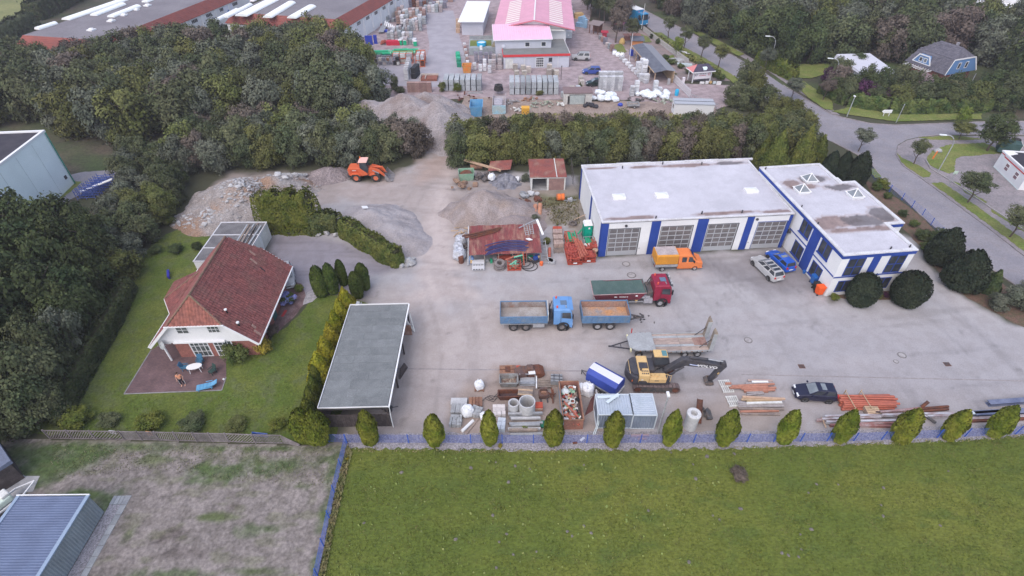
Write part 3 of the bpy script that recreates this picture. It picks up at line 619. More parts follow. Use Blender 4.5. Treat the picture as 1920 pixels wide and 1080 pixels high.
RS=[(HW,yf,EZ),(HW,yk,EZ),(hx,yk,hz),(0,yb,RZ),(0,ya,RZ),(hx,yf,hz)]
LS=[(-x,y,z)for x,y,z in RS][::-1]
FH=[(-hx,yf,hz),(hx,yf,hz),(0,ya,RZ)];BH=[(hx,yk,hz),(-hx,yk,hz),(0,yb,RZ)]
for P_ in(RS,LS,FH,BH):roofb.plate([V3(p)+V3((0,0,.02))for p in(P_ if P_ is not FH and P_ is not BH else P_)],.12)
ro=roofb.ob('roof',TILE,hs)
tiles('roof_tiles',RS,TILE,ro);tiles('roof_tiles',[LS[5],LS[4],LS[3],LS[2],LS[1],LS[0]],TILE,ro);tiles('roof_tiles',FH,TILEO,ro)
rt=MB();rt.tube([(0,ya,RZ+.06),(0,yb,RZ+.06)],.12,6);rt.tube([(0,ya,RZ+.06),(hx,yf,hz+.06)],.1,6);rt.tube([(0,ya,RZ+.06),(-hx,yf,hz+.06)],.1,6);rt.ob('ridge_tiles',mat('mossy_ridge',(.21,.11,.085),(.16,.12,.08),2,fn=.3),ro)
vb=MB()
for s in(-1,1):vb.bar((s*HW,yf-.02,EZ-.08),(s*hx,yf-.02,hz-.08),.06,.26)
vb.bar((HW,yk+.02,EZ-.05),(hx,yk+.02,hz-.05),.06,.2);vb.bar((-hx-.1,yf-.02,hz-.07),(hx+.1,yf-.02,hz-.07),.06,.16);vb.box(-hx-.2,hx+.2,yf-.14,yf-.04,hz-.06,hz+.05);vb.ob('verge_board',WP_,hs)
sf=MB();sf.hexa([(-HW-.02,yf,EZ-.2),(-HW+1.,yf,EZ+.75),(-HW+1.,0,EZ+.75),(-HW-.02,0,EZ-.2)],[(-HW-.02,yf,EZ-.12),(-HW+1.,yf,EZ+.85),(-HW+1.,0,EZ+.85),(-HW-.02,0,EZ-.12)]);sf.ob('soffit',WP_,hs)
gt=MB();gt.tube([(HW+.1,yf,EZ),(HW+.1,yk,EZ)],.08,6);gt.tube([(-HW-.1,yf,EZ),(-HW-.1,yk,EZ)],.08,6);gt.ob('gutter',WP_,hs)
for x in(-1.6,1.35):wi_(hs,(x,-0.,4.15),0,1.15,.95,3 if x>0 else 2,2,.06,WP_,mat('house_glass',(.06,.075,.07),(.12,.13,.13),1.5,rg=.1,fn=0),bars=.035)
for x in(-1.05,1.3):wi_(hs,(x,.35,1.2),0,1.85,2.25,4,3,.1,WP_,MATS['house_glass'],name='patio_door',bars=.05)
aw=MB();aw.box(-3.,1.95,-.22,-.02,2.5,2.68);aw.ob('awning_box',WP_,hs)
CY((-4.2,-.05,0),(-4.2,-.05,2.42),.1,8).ob('porch_post',WP_,hs)
d=MB();d.lathe((0,0,0),[(0,0),(.25,.03),(.42,.1)],14,'y');dish=d.ob('satellite_dish',mat('dish_grey',(.33,.35,.36),fn=.05),hs,(-4.,-.55,2.65),rad(-30));dish.rotation_euler.x=rad(-25)
b=MB();b.bar((0,0,0.),(.1,.45,-.1),.05);b.bar((0,-.35,.1),(0,.05,0),.04);b.ob('dish_arm',STEEL,dish)
BX(-4.6,-3.4,0.,.2,2.3,2.42).ob('porch_lintel',WP_,hs)
for(x,y)in((2.6,1.2),):
 z=RZ-sl*x;b=MB();b.cyl((x,y,z),(x,y-.1,z+.55),.07,8);b.cyl((x+1.,y-.75,z-1.1),(x+1.,y-.75,z-.6),.09,8);b.ob('vent_pipe',BLACK,hs)
 b=MB();b.cyl((x,y-.1,z+.55),(x,y-.1,z+.66),.14,8);b.cyl((x+1.,y-.75,z-.6),(x+1.,y-.75,z-.47),.15,8);b.ob('cowl',WP_,hs)
b=MB();x=3.5;z=RZ-sl*x;b.bar((x-.4,9.,z+.45),(x+.1,8.8,z+0.),.1,.1);b.ob('roof_aerial',BLACK,hs)
BE=[(-5.25,4.3),(-6.85,6.7),(-7.,9.5),(-5.25,11.2)];AP=(-2.9,8.1,RZ-sl*2.9+.05);EP=[(x,y,2.45)for x,y in BE]
MB().prism([(x*.95,y)if 0 else(x+.3,8+(y-8)*.9)for x,y in BE]+[(-4.2,11),(-4.2,4.8)],0,2.4).ob('bay_wall',WHITE,hs)
rb=MB();[rb.add([EP[i],EP[i+1],AP],[(0,1,2)])for i in RG_(3)];[rb.bar(EP[i],EP[i+1],.1,.12)for i in RG_(3)];wr=rb.ob('bay_roof',TILE,hs)
for i in RG_(3):tiles('roof_tiles',[EP[i],EP[i+1],AP],TILE,wr)
MB().tube([(EP[1][0],EP[1][1],2.5),(AP[0],AP[1],AP[2]+.06)],.09,6).ob('ridge_tiles',MATS['mossy_ridge'],wr);b=MB();[b.tube([V3(EP[i])-V3((.08,0,.06)),V3(EP[i+1])-V3((.08,0,.06))],.06,6)for i in RG_(3)];b.ob('gutter',WP_,wr)
wi_(hs,(WALLX-.05,3.3,1.35),pi/2,1.2,1.2,2,1,.07,WP_,MATS['house_glass'])
BX(WALLX-.05,WALLX,5.2,6.2,0,2.1).ob('front_door',mat('teal_door',(.05,.12,.12)),hs)
b=MB();nn=V3((sl,0,1)).normalized()
for x,y,a in[(2.,10.2,.5),(2.3,9.2,.55),(4.7,.6,.5),(4.4,1.1,.3)]:
 z=RZ-sl*x+.09;b.hexa([(x-.05,y,z+.05*sl),(x+a,y-.1,z-a*sl),(x+a,y+.18,z-a*sl),(x-.05,y+.3,z+.05*sl)],[(x-.05,y,z+.05*sl+.03),(x+a,y-.1,z-a*sl+.03),(x+a,y+.18,z-a*sl+.03),(x-.05,y+.3,z+.05*sl+.03)])
b.ob('pale_tiles',mat('pale_tile',(.34,.21,.17),(.26,.16,.13),3),ro)
# row garage block behind the house
GBx0,GBx1,GBy0,GBy1,gz=-37.1,-31.3,50.3,58.4,2.35
gb=th_('row_garages','low flat roofed garage block with gravel roof behind the red roofed house','garage',(GBx0,GBy0,0),0)
W_,D_=GBx1-GBx0,GBy1-GBy0
BX(0,W_,0,D_,0,gz-.1).ob('wall',WHITE,gb)
GRF=mat('gravel_roof',(.17,.165,.17),(.12,.115,.12),1.,fn=.35,fs=12,bm_=.6,bs=20)
for y0,y1 in((.05,2.55),(2.68,5.25),(5.38,D_-.1)):BX(.08,W_-.06,y0,y1,gz-.1,gz-.04).ob('roof',GRF,gb)
b=MB();b.box(-.04,W_+.03,2.55,2.68,gz-.1,gz+.03);b.box(-.04,W_+.03,5.25,5.38,gz-.1,gz+.03);b.box(-.05,.08,0,D_,gz-.1,gz);b.box(-.05,W_+.04,D_-.1,D_+.04,gz-.1,gz+.05);b.box(-.05,W_+.04,-.05,.05,gz-.1,gz+.03);b.box(W_-.06,W_+.05,.05,D_-.1,gz-.1,gz+.02);b.ob('coping',MATS['coping_white'],gb)
for y0 in(.25,2.85,5.5):BX(W_,W_+.04,y0,y0+2.2,.05,2.1).ob('garage_door',OFFW,gb)
rr=random.Random(4)
for i in RG_(7):
 x=W_-.5-.27*i+ru(-.05,.05);l0,l1=ru(.1,1.2),ru(6.6,7.9)
 o=BX(-.09,.09,0,l1-l0,0,.12).ob('plank',WOOD if i%2 else STEEL,loc=(GBx0+x,GBy0+l0,gz-.04 if i%3 else gz+.02),rz=rad(ru(-2,2)))
 tag(o,'long weathered board lying on the gravel roof of the garage block','board','boards lying on the garage block roof')
 # corner building with ribbed blue-grey roof (bottom corner)
bl=th_('ribbed_metal_hall','low hall with ribbed slate blue metal roof and grey paved edge','building',(-32.05,21.12,0),rad(.3))
RIB=mat('slate_blue_metal',(.12,.155,.25),(.105,.135,.22),.8,rg=.5,fn=.05)
RIBW=mat('grey_ribbed_wall',(.25,.28,.3),(.21,.235,.25),.8,rg=.6,fn=.06)
BX(-5.2,-.05,-14,-.05,0,2.5).ob('wall',RIBW,bl)
corr((-5.2,-14,2.56),(0,14,0),(5.2,0,0.),.19,.04,(0,0,1)).ob('roof',RIB,bl)
corr((-0.,-14,.1),(0,14,0),(0,0,2.42),.22,.03,(1,0,0)).ob('wall_cladding',RIBW,bl)
b=MB();b.box(-.12,.14,-14,.06,2.54,2.64);b.box(-5.34,-5.1,-14,.06,2.54,2.64);b.ob('edge_flashing',mat('flashing_blue',(.25,.32,.42),fn=.05),bl)
BX(-5.34,.14,0.,.07,2.645,2.7).ob('gable_trim',WP_,bl)
for i in RG_(18):
 for j in RG_(1):BX(.95,1.42,-13+.8*i,-12.23+.8*i,0.,.06+.004*(i%3)).ob('paving_slab',SLABG,bl)
for i in RG_(3):BX(.02+.31*i,.3+.31*i,.62,1.35,0,.06).ob('paving_slab',SLABG,bl)
struct(BX(.05,.93,-14,.6,0,.045).ob('gravel_edge',GRAV,None,(-32.05,21.12,0)))
struct(MB().prism([a2(*p)for p in[(28,880),(48,893),(75,893),(62,922),(40,925),(-40,1010),(-60,900)]],0.,.05).ob('concrete_apron',CONC))
o=th_('garden_shed','dark garden shed with pale roof edge at the corner of field','shed',(*a2(-32,912),0),rad(-38))
BX(-3,1.9,0,2.4,0,2.1).ob('wall',WOODD,o);HX([(-3.2,-.2,2.1),(2.,-.2,2.1),(2.,2.6,2.1),(-3.2,2.6,2.1)],[(-3.2,-.2,2.2),(2.,-.2,2.2),(2.,2.6,2.5),(-3.2,2.6,2.5)]).ob('roof',mat('slate_felt',(.12,.14,.2),fn=.15),o)
tr=th_('boat_trailer','white and pale green boat trailer parked beside the ribbed metal hall','trailer',(*a2(6,958),0.),rad(62))
b=MB();b.bar((-1.6,-.55,.55),(1.5,-.55,.55),.1,.14);b.bar((-1.6,.55,.55),(1.5,.55,.55),.1,.14);b.bar((1.5,-.55,.55),(2.6,0,.5),.1);b.bar((1.5,.55,.55),(2.6,0,.5),.1);b.ob('frame',WP_,tr)
BO((-.2,0,.95),(2.4,1.,.55)).ob('boat_hull',mat('pale_green_hull',(.5,.58,.52),fn=.05),tr,bv0=.12)
BO((.75,0,1.35),(.6,.8,.3)).ob('cover',OFFW,tr,bv0=.08)
for y in(-.72,.72):w_=MB().lathe((0,0,0),[(.16,-.08),(.28,-.08),(.28,.08),(.16,.08)],14,'y').ob('wheel',RB_,tr,(-.3,y,.28));CY((0,-.06,0),(0,.06,0),.16,10).ob('rim',STEEL,w_)
# big plain white hall, west
wh_z=8.4
A_,B_,D__=at(82.5,243.7,wh_z),at(0,306,wh_z),at(0,253,wh_z)
A2=V3((A_.x,A_.y));e1=(V3((B_.x,B_.y))-A2).normalized();e2=(V3((D__.x,D__.y))-A2).normalized();e2=V3((-e1.y,e1.x))if V3((-e1.y,e1.x)).dot(e2)>0 else V3((e1.y,-e1.x))
FPW=[tuple(A2),tuple(A2+e1*22),tuple(A2+e1*22+e2*26),tuple(A2+e2*26)]
if(V3(FPW[1])-V3(FPW[0])).cross(V3(FPW[2])-V3(FPW[1]))<0:FPW=FPW[::-1]
hw=th_('plain_white_hall','tall plain white hall with black flat roof beside the wood','building',(A2.x,A2.y,0))
FL_=[(x-A2.x,y-A2.y)for x,y in FPW]
PALEW=mat('pale_panel_white',(.78,.84,.84),(.73,.79,.79),.3,fn=.04)
MB().prism(FL_,0,wh_z-.3).ob('wall',PALEW,hw);ring(FL_,-.06,.3,wh_z-.28,wh_z).ob('coping',WP_,hw)
MB().prism(inset(FL_,.3),wh_z-.9+.65,wh_z-.2).ob('roof',mat('black_felt',(.035,.032,.042),(.05,.045,.055),.6,fn=.15),hw)
b=MB();q=V3((e1.x,e1.y));nrm=-V3((e2.x,e2.y));p=q*1.2+nrm*.03;b.obox((p.x,p.y,1.6),(.5,.08,.5),math.atan2(q.y,q.x));b.ob('vent_grille',CH_,hw)
p=q*.25+nrm*.12;CY((p.x,p.y,0.),(p.x,p.y,wh_z-.3),.09,8).ob('downpipe',mat('green_pipe',(.06,.22,.17)),hw)
b=MB()
for i in RG_(1,6):p0=q*(i*3.6)+nrm*.012;b.obox((p0.x,p0.y,wh_z/2-.2),(.03,.03,wh_z-.8),math.atan2(q.y,q.x))
b.ob('panel_joint',mat('joint_grey',(.45,.5,.5)),hw)
# two factory halls with red mansard edges
def factory(lb_,n,ang,W,D,H,barrels,domes,pil,right_windows=True):
 t=th_('factory_hall',lb_,'factory',(n.x,n.y,0),ang);R3=Matrix.Rotation(-ang,3,'Z')
 o=1.8;h0=H-2.1
 BX(-W-o+.3,o-.3,-o+.3,D,0,h0).ob('wall',WHITE,t)
 BX(-W,0,0,D,h0,H).ob('roof',mat('factory_felt',(.2,.185,.2),(.165,.15,.165),.15,fn=.15,fs=4),t)
 m=MB();m.add([(-W-o,-o,h0),(o,-o,h0),(o,D,h0),(-W-o,D,h0),(-W,-.001,H+.02),(.001,-.001,H+.02),(.001,D,H+.02),(-W,D,H+.02)],[(0,1,5,4),(1,2,6,5),(3,0,4,7),(0,3,2,1)])
 mm=m.ob('mansard',mat('mansard_red',(.27,.085,.07),(.22,.075,.065),.5,fn=.15),t)
 tl=MB()
 for k in RG_(7):
  f=(k+.5)/7;z=h0+(H-h0)*f;q_=o*(1-f);tl.box(-W-q_,q_+.03,-q_-.05,-q_+.03,z-.03,z+.03);tl.box(q_-.03,q_+.05,-q_,D,z-.03,z+.03)
 stuff(tl.ob('tile_courses',MATS['mansard_red'],mm))
 for i in RG_(pil):BX(o-.3,o-.12,i*D/pil+.4,i*D/pil+.95,0,h0).ob('pilaster',WP_,t)
 for i in RG_(pil):
  wi_(t,(o-.3,(i+.62)*D/pil,h0-.75),pi/2,D/pil*.42,.9,4,1,.08,WP_,GLASS)
 for(ax,ay,bx,by,wd)in barrels:
  p=R3@(at(ax,ay,H)-V3((n.x,n.y,H)));q2=R3@(at(bx,by,H)-V3((n.x,n.y,H)));b=MB();d=(q2-p);L=d.length;k=8;d.normalize();sd_=V3((-d.y,d.x,0))
  P0=[p+sd_*(wd/2*cos(pi*i/k))+V3((0,0,H+.05+.55*sin(pi*i/k)))for i in RG_(k+1)]
  b.add(P0+[v+d*L for v in P0],[(i,i+1,k+2+i,k+1+i)for i in RG_(k)]+[tuple(RG_(k+1)),tuple(RG_(k+1,2*k+2))])
  b.ob('barrel_roof_light',mat('barrel_white',(.78,.8,.8),fn=.03),t)
 for(ax,ay,s)in domes:
  p=R3@(at(ax,ay,H)-V3((n.x,n.y,H)));b=MB();b.box(p.x-s,p.x+s,p.y-s,p.y+s,H,H+.25);b.ball((p.x,p.y,H+.25),s*.9,8,4,(1,1,.45));b.ob('roof_dome',WP_,t)
 return t
f1=factory('white factory hall with red tiled mansard and blue poster, at the field edge',at(192,76,6.5),rad(-12),20,46,6.5,[(124,38,238,-1,2.4),(176,30,231,9,1.9),(208,33,259,13,1.9),(70,56,105,45,1.5),(272,5,300,-6,1.8)],[(172,57,.7),(209,40,.7),(233,29,.6),(277,11,.7),(257,19,.5)],8)
b=MB();b.box(1.5,1.58,38.5,42.5,.3,4.);o=b.ob('wall_poster',mat('poster_white',(.66,.68,.78),fn=.05),f1)
b=MB();b.add([(1.59,40.4+1.1*cos(t*pi/10),1.7+1.3*sin(t*pi/10))for t in RG_(20)],[tuple(RG_(20))]);b.ob('poster_motif',mat('poster_blue',(.05,.16,.42),(.12,.25,.5),1.5),o)
BX(1.5,1.57,33.6,34.8,.2,2.6).ob('door',mat('grey_door',(.2,.22,.24)),f1)
f2=factory('second factory hall with white barrel roof lights behind the wood',at(628,36,6.5),rad(-14),27,40,6.5,[(452,31,517,-2,3.2),(501,34,547,6,2.4),(547,35,585,13,2.4),(424,34,470,10,1.3),(402,42,445,20,1.2)],[(475,2,.6)],8)
o=th_('works_office','white works office beyond the first factory hall','building',(*a2(386,14),0),rad(-16));BX(0,11,0,6,0,5.5).ob('wall',WHITE,o)
for i in RG_(4):wi_(o,(6.7+1.1*i,0,3.8),0,.8,1.6,1,3,.08);wi_(o,(6.7+1.1*i,0,1.6),0,.8,1.6,1,3,.08)
# VEHICLES
WC={}
def wheel(parent,x,y,r,w=.22,rim=None,name='wheel',rr=.6):
 key=(r,w,rr)
 if key not in WC:
  t=MB().lathe((0,0,0),[(r*rr,-w/2),(r*.93,-w/2),(r,-w*.36),(r,w*.36),(r*.93,w/2),(r*rr,w/2)],20,'y').mesh('tyre');t.materials.append(RB_);WC[key]=t
 o=link(name,WC[key],parent,(x,y,r))
 k2=key+((rim or RIM).name,)
 if k2 not in WC:
  b=MB();b.lathe((0,0,0),[(r*rr,-w*.45),(r*rr*.85,-w*.38),(r*rr*.35,-w*.36),(0,-w*.42)],14,'y');b.lathe((0,0,0),[(r*rr,w*.45),(r*rr*.85,w*.38),(r*rr*.35,w*.36),(0,w*.42)],14,'y')
  me=b.mesh('rim');me.materials.append(rim or RIM);WC[k2]=me
 link('rim',WC[k2],o);return o
def loft(sections):
 """closed cross-sections with equal point counts -> skin"""
 b=MB();n=len(sections[0]);vs=[p for s in sections for p in s];fs=[]
 for i in RG_(len(sections)-1):
  fs+=[(i*n+k,i*n+(k+1)%n,(i+1)*n+(k+1)%n,(i+1)*n+k)for k in RG_(n)]
 fs+=[tuple(RG_(n-1,-1,-1)),tuple(RG_((len(sections)-1)*n,len(sections)*n))]
 return b.add(vs,fs)
def car(name,lb_,cat,loc,rz,L,W,Hh,body,style='hatch',sun=0,bars=False,gr0=None,scale=1,detail=True):
 t=th_(name,lb_,cat,loc,rz,gr0);hw=W/2;f=L/2
 if style=='hatch':sec=[(f,.33,.55,.66),(f-.06,.24,.66,.8),(f-.35,.2,.76,.95),(f-.95,.2,.9,1.),(f-1.15,.2,.94,1.),(0,.2,.96,1.),(-f+.7,.2,.98,1.),(-f+.2,.24,.98,.95),(-f+.03,.3,.9,.84),(-f,.36,.7,.78)];cab=(f-1.02,f-1.75,-f+.32,-f+.12)
 elif style=='estate':sec=[(f,.33,.55,.66),(f-.06,.24,.68,.8),(f-.4,.2,.8,.95),(f-1.15,.2,.92,1.),(f-1.3,.2,.96,1.),(0,.2,.98,1.),(-f+.7,.2,1.,1.),(-f+.2,.24,1.,.96),(-f+.03,.3,.95,.88),(-f,.36,.7,.82)];cab=(f-1.1,f-1.9,-f+.35,-f+.08)
 else:sec=[(f,.4,.8,.72),(f-.06,.3,.9,.84),(f-.4,.28,1.,.96),(f-.9,.28,1.08,1.),(f-1.1,.28,1.1,1.),(0,.28,1.1,1.),(-f+.6,.28,1.12,1.),(-f+.2,.3,1.12,.97),(-f+.03,.35,1.05,.9),(-f,.4,.8,.85)];cab=(f-1.,f-1.6,-f+.2,-f+.05)
 S_=[]
 for x,z0,z1,q in sec:
  y=hw*q;m_=z0+(z1-z0)*.45
  S_.append([(x,-y*.9,z0),(x,-y,z0+.12),(x,-y,m_),(x,-y*.93,z1-.03),(x,-y*.8,z1),(x,y*.8,z1),(x,y*.93,z1-.03),(x,y,m_),(x,y,z0+.12),(x,y*.9,z0)])
 bo=loft(S_).ob('body',body,t,sm0=False)
 zb=.95 if style!='suv' else 1.09
 a0,a1,a2_,a3=cab;yb,yt=hw*.88,hw*.68
 base=[(a0,zb,yb*.94),(a1-.1,zb,yb),(a2_+.3,zb+.02,yb),(a3,zb+.02,yb*.93)]
 c=MB();lo=[(a0,-yb*.92,zb),(a3,-yb*.92,zb),(a3,yb*.92,zb),(a0,yb*.92,zb)];hi=[(a1,-yt,Hh),(a2_,-yt,Hh),(a2_,yt,Hh),(a1,yt,Hh)]
 mid=[(a1-.15,-yt*.93,Hh+.035),(a2_+.2,-yt*.93,Hh+.035),(a2_+.2,yt*.93,Hh+.035),(a1-.15,yt*.93,Hh+.035)]
 c.add(lo+hi+mid,[(0,4,5,1),(1,5,6,2),(2,6,7,3),(3,7,4,0),(4,8,9,5),(5,9,10,6),(6,10,11,7),(7,11,8,4),(8,11,10,9)])
 c.ob('cabin',body,t)
 def pan(q,nm,mt,inset=.1,off=.012):
  q=[V3(v)for v in q];n=(q[1]-q[0]).cross(q[2]-q[1]).normalized();cc=sum(q,V3())/4
  if n.dot(cc-V3((0,0,.8)))<0:n=-n
  r_=[v+(cc-v)*inset+n*off for v in q];b=MB();b.add(r_+[v-n*.02 for v in r_],[(0,1,2,3),(0,4,5,1),(1,5,6,2),(2,6,7,3),(3,7,4,0)]);return b.ob(nm,mt,t)
 pan([lo[0],lo[3],hi[3],hi[0]],'windscreen',GLASSL,.1);pan([lo[1],lo[2],hi[2],hi[1]],'rear_window',GLASS,.14)
 k=3 if style=='estate' else 2
 for s in(0,1):
  A0,A1,B0,B1=(V3(lo[0]),V3(lo[1]),V3(hi[0]),V3(hi[1]))if s==0 else(V3(lo[3]),V3(lo[2]),V3(hi[3]),V3(hi[2]))
  for i in RG_(k):
   u0,u1=(i+.06)/k,(i+.94)/k;pan([A0.lerp(A1,u0),A0.lerp(A1,u1),B0.lerp(B1,u1),B0.lerp(B1,u0)],'side_window',GLASS,.12)
 for i in RG_(sun):
  x1=a1-.35-i*.62;BX(x1-.42,x1,-yt*.7,yt*.7,Hh+.036,Hh+.05).ob('sunroof',GLASSL if style=='hatch' and sun==1 else GLASS,t)
 wr=.31 if style!='suv' else .36
 for x in(f-.78,-f+.72):
  for y in(-hw+.08,hw-.08):wheel(t,x,y,wr,.2)
 if detail:
  ar=MB()
  for x in(f-.78,-f+.72):
   for s in(-1,1):ar.lathe((x,s*(hw-.01),wr),[(0,0),(wr+.07,0),(wr+.07,s*.012),(0,s*.012)],14,'y')
  ar.ob('wheel_arch',BLACK,t)
  for y in(-hw*.58,hw*.58):
   BO((f-.13,y,.62 if style!='suv' else .86),(.2,.36,.15)).ob('headlight',CLEAR,t);BO((-f+.04,y*1.18,.82 if style!='suv' else 1.),(.12,.2,.24)).ob('tail_light',REDL,t)
   BO((f-1.25,(hw+.07)*(1 if y>0 else-1),zb+.06),(.12,.16,.12)).ob('mirror',body,t)
  b=MB();b.box(f-.02,f+.05,-hw*.8,hw*.8,.3,.42);b.box(-f-.05,-f+.02,-hw*.82,hw*.82,.34,.5);b.ob('bumper',BLACK if style=='suv' else body,t)
  b=MB();b.box(f+.05,f+.06,-.26,.26,.33,.43);b.box(-f-.015,-f-.055,-.26,.26,.52,.62);b.ob('number_plate',WP_,t)
  BX(f-.03,f+.005,-.3,.3,.5,.58).ob('grille',BLACK,t)
  b=MB();[b.box(-.04+x,.04+x,s*(hw+0.)-.015,s*(hw+0.)+.015,.76,.8)for x in(.05,)for s in(-1,1)];b.ob('door_handle',body,t)
 if bars:
  b=MB();[b.bar((a1-.2,s*yt*.95,Hh+.09),(a2_+.2,s*yt*.95,Hh+.09),.05,.05)for s in(-1,1)];b.ob('roof_rail',CH_,t)
 return t
def ang(p,q):return math.atan2(q[1]-p[1],q[0]-p[0])
NAVY=paint('dark_navy_paint',(.02,.02,.045));SILV=paint('silver_paint',(.42,.42,.43));CBLUE=paint('bright_blue_paint',(.02,.1,.5));MBLUE=paint('mid_blue_paint',(.04,.07,.28));DGREEN=paint('dark_green_paint',(.015,.03,.025))
p0=at(1529,741);car('parked_car','small black hatchback with pale sunroof parked before the orange pipes','car',(28.15,32.1,0),rad(180-6),3.62,1.62,1.4,NAVY,'hatch',1)
car('parked_car','silver estate car with dark roof panels parked beside a blue hatchback','car',(30.4,50.75,0),rad(106),4.5,1.75,1.42,SILV,'estate',3,True)
car('parked_car','bright blue hatchback tucked between silver estate and office wall','car',(32.55,52.2,0),rad(106),3.9,1.68,1.4,CBLUE,'hatch',1)
car('parked_car','silver car half hidden behind the red roofed house on the drive','car',(-26.5,49.7,0),rad(-68),4.2,1.7,1.42,SILV,'hatch')
car('parked_car','silver off-road car parked beside the merchant shop with red band','car',(15.9,127.5,0),rad(176),4.,1.75,1.65,SILV,'suv',0,True)
car('parked_car','blue hatchback parked on the merchant paving before the shop','car',(17.3,118.6,0),rad(178),3.9,1.7,1.42,MBLUE,'hatch')
car('parked_car','dark green hatchback half behind the tall crate stacks','car',(17.3,111.6,0),rad(183),3.9,1.7,1.42,DGREEN,'hatch')
p=at(418,13);car('parked_van','pale car parked outside the works office between factory halls','car',(p.x,p.y,0),rad(14),4.6,1.8,1.8,WP_,'suv')
# orange crew cab pickup with tilt body
v=th_('pickup_truck','orange crew cab pickup with a boxed ochre tarpaulin bed before the garages','pickup truck',(17.6,51.75,0),rad(2.5))
OCHRE=mat('ochre_tarpaulin',(.62,.27,.03),(.52,.22,.03),.9,rg=.6,fn=.12,bm_=.3,bs=3)
CR=[(0,.38,.62,.82),(0,0,0,0)]
secs=[]
for x,z0,z1,q in[(5.15,.45,.95,.78),(5.08,.35,1.15,.88),(4.75,.32,1.28,.95),(4.35,.32,1.38,.97),(3.7,.32,2.1,.9),(3.45,.32,2.22,.86),(2.2,.32,2.25,.86),(2.12,.32,2.2,.86)]:
 y=.98*q if x>4 else .96;yt=.98*q*.88
 secs.append([(x,-.92,z0),(x,-y,z0+.15),(x,-y,min(z1-.1,1.25)),(x,-yt,z1-.06),(x,-yt*.9,z1),(x,yt*.9,z1),(x,yt,z1-.06),(x,y,min(z1-.1,1.25)),(x,y,z0+.15),(x,.92,z0)])
loft(secs).ob('cab',mat('van_orange',(.7,.2,.06),(.66,.19,.06),1.5,rg=.4,fn=.04),v)
for s in(-1,1):
 for x0,x1 in((2.5,3.05),(3.3,4.05)):
  MB().add([(x0,s*.955,1.32),(x1,s*.955,1.32),(x1-(.38 if x1>4 else 0),s*.885,1.98),(x0,s*.885,1.98),(x0,s*.93,1.32),(x1,s*.93,1.32),(x1-(.38 if x1>4 else 0),s*.86,1.98),(x0,s*.86,1.98)],[(0,1,2,3),(4,5,6,7)]).ob('side_window',GLASS,v)
 BO((4.98,s*.62,1.),(.22,.3,.2)).ob('headlight',CLEAR,v);BO((3.95,s*1.1,1.45),(.1,.18,.28)).ob('mirror',BLACK,v)
MB().add([(4.33,-.78,1.42),(4.33,.78,1.42),(3.73,.7,2.08),(3.73,-.7,2.08)],[(0,1,2,3)]).ob('windscreen',GLASS,v,(.03,0,.02))
BX(5.05,5.2,-.85,.85,.38,.55).ob('bumper',BLACK,v)
BX(-.6,2.05,-1.02,1.02,.72,.78).ob('load_bed',STEEL,v)
b=MB();b.box(-.6,2.05,-1.04,-1.,.79,1.08);b.box(-.6,2.05,1.,1.04,.79,1.08);b.box(-.64,-.61,-1.04,1.04,.79,1.08);b.ob('drop_side',STEEL,v)
b=MB();b.profx([(-1.,1.09),(1.,1.09),(.99,2.25),(.85,2.4),(-.85,2.4),(-.99,2.25)],-.6,2.04);b.ob('tarpaulin',OCHRE,v,bv0=.04)
BX(-.52,1.96,-.82,.82,2.405,2.42).ob('tarpaulin_roof',mat('faded_tarp',(.42,.36,.36),(.33,.28,.28),1.,fn=.2),v)
for i in RG_(3):
 for s in(-1,1):MB().add([(-.66,-.98*s+.12*i*s,.8),(-.66,-.92*s+.12*i*s,.8),(-.66,-.86*s+.12*i*s,1.06),(-.66,-.92*s+.12*i*s,1.06)],[(0,1,2,3)]).ob('warning_stripe',REDL,v)
b=MB();b.box(-.5,4.8,-.5,.5,.4,.7);b.ob('chassis',BLACK,v)
for x in(.35,4.25):
 for y in(-.85,.85):wheel(v,x,y,.34,.22)
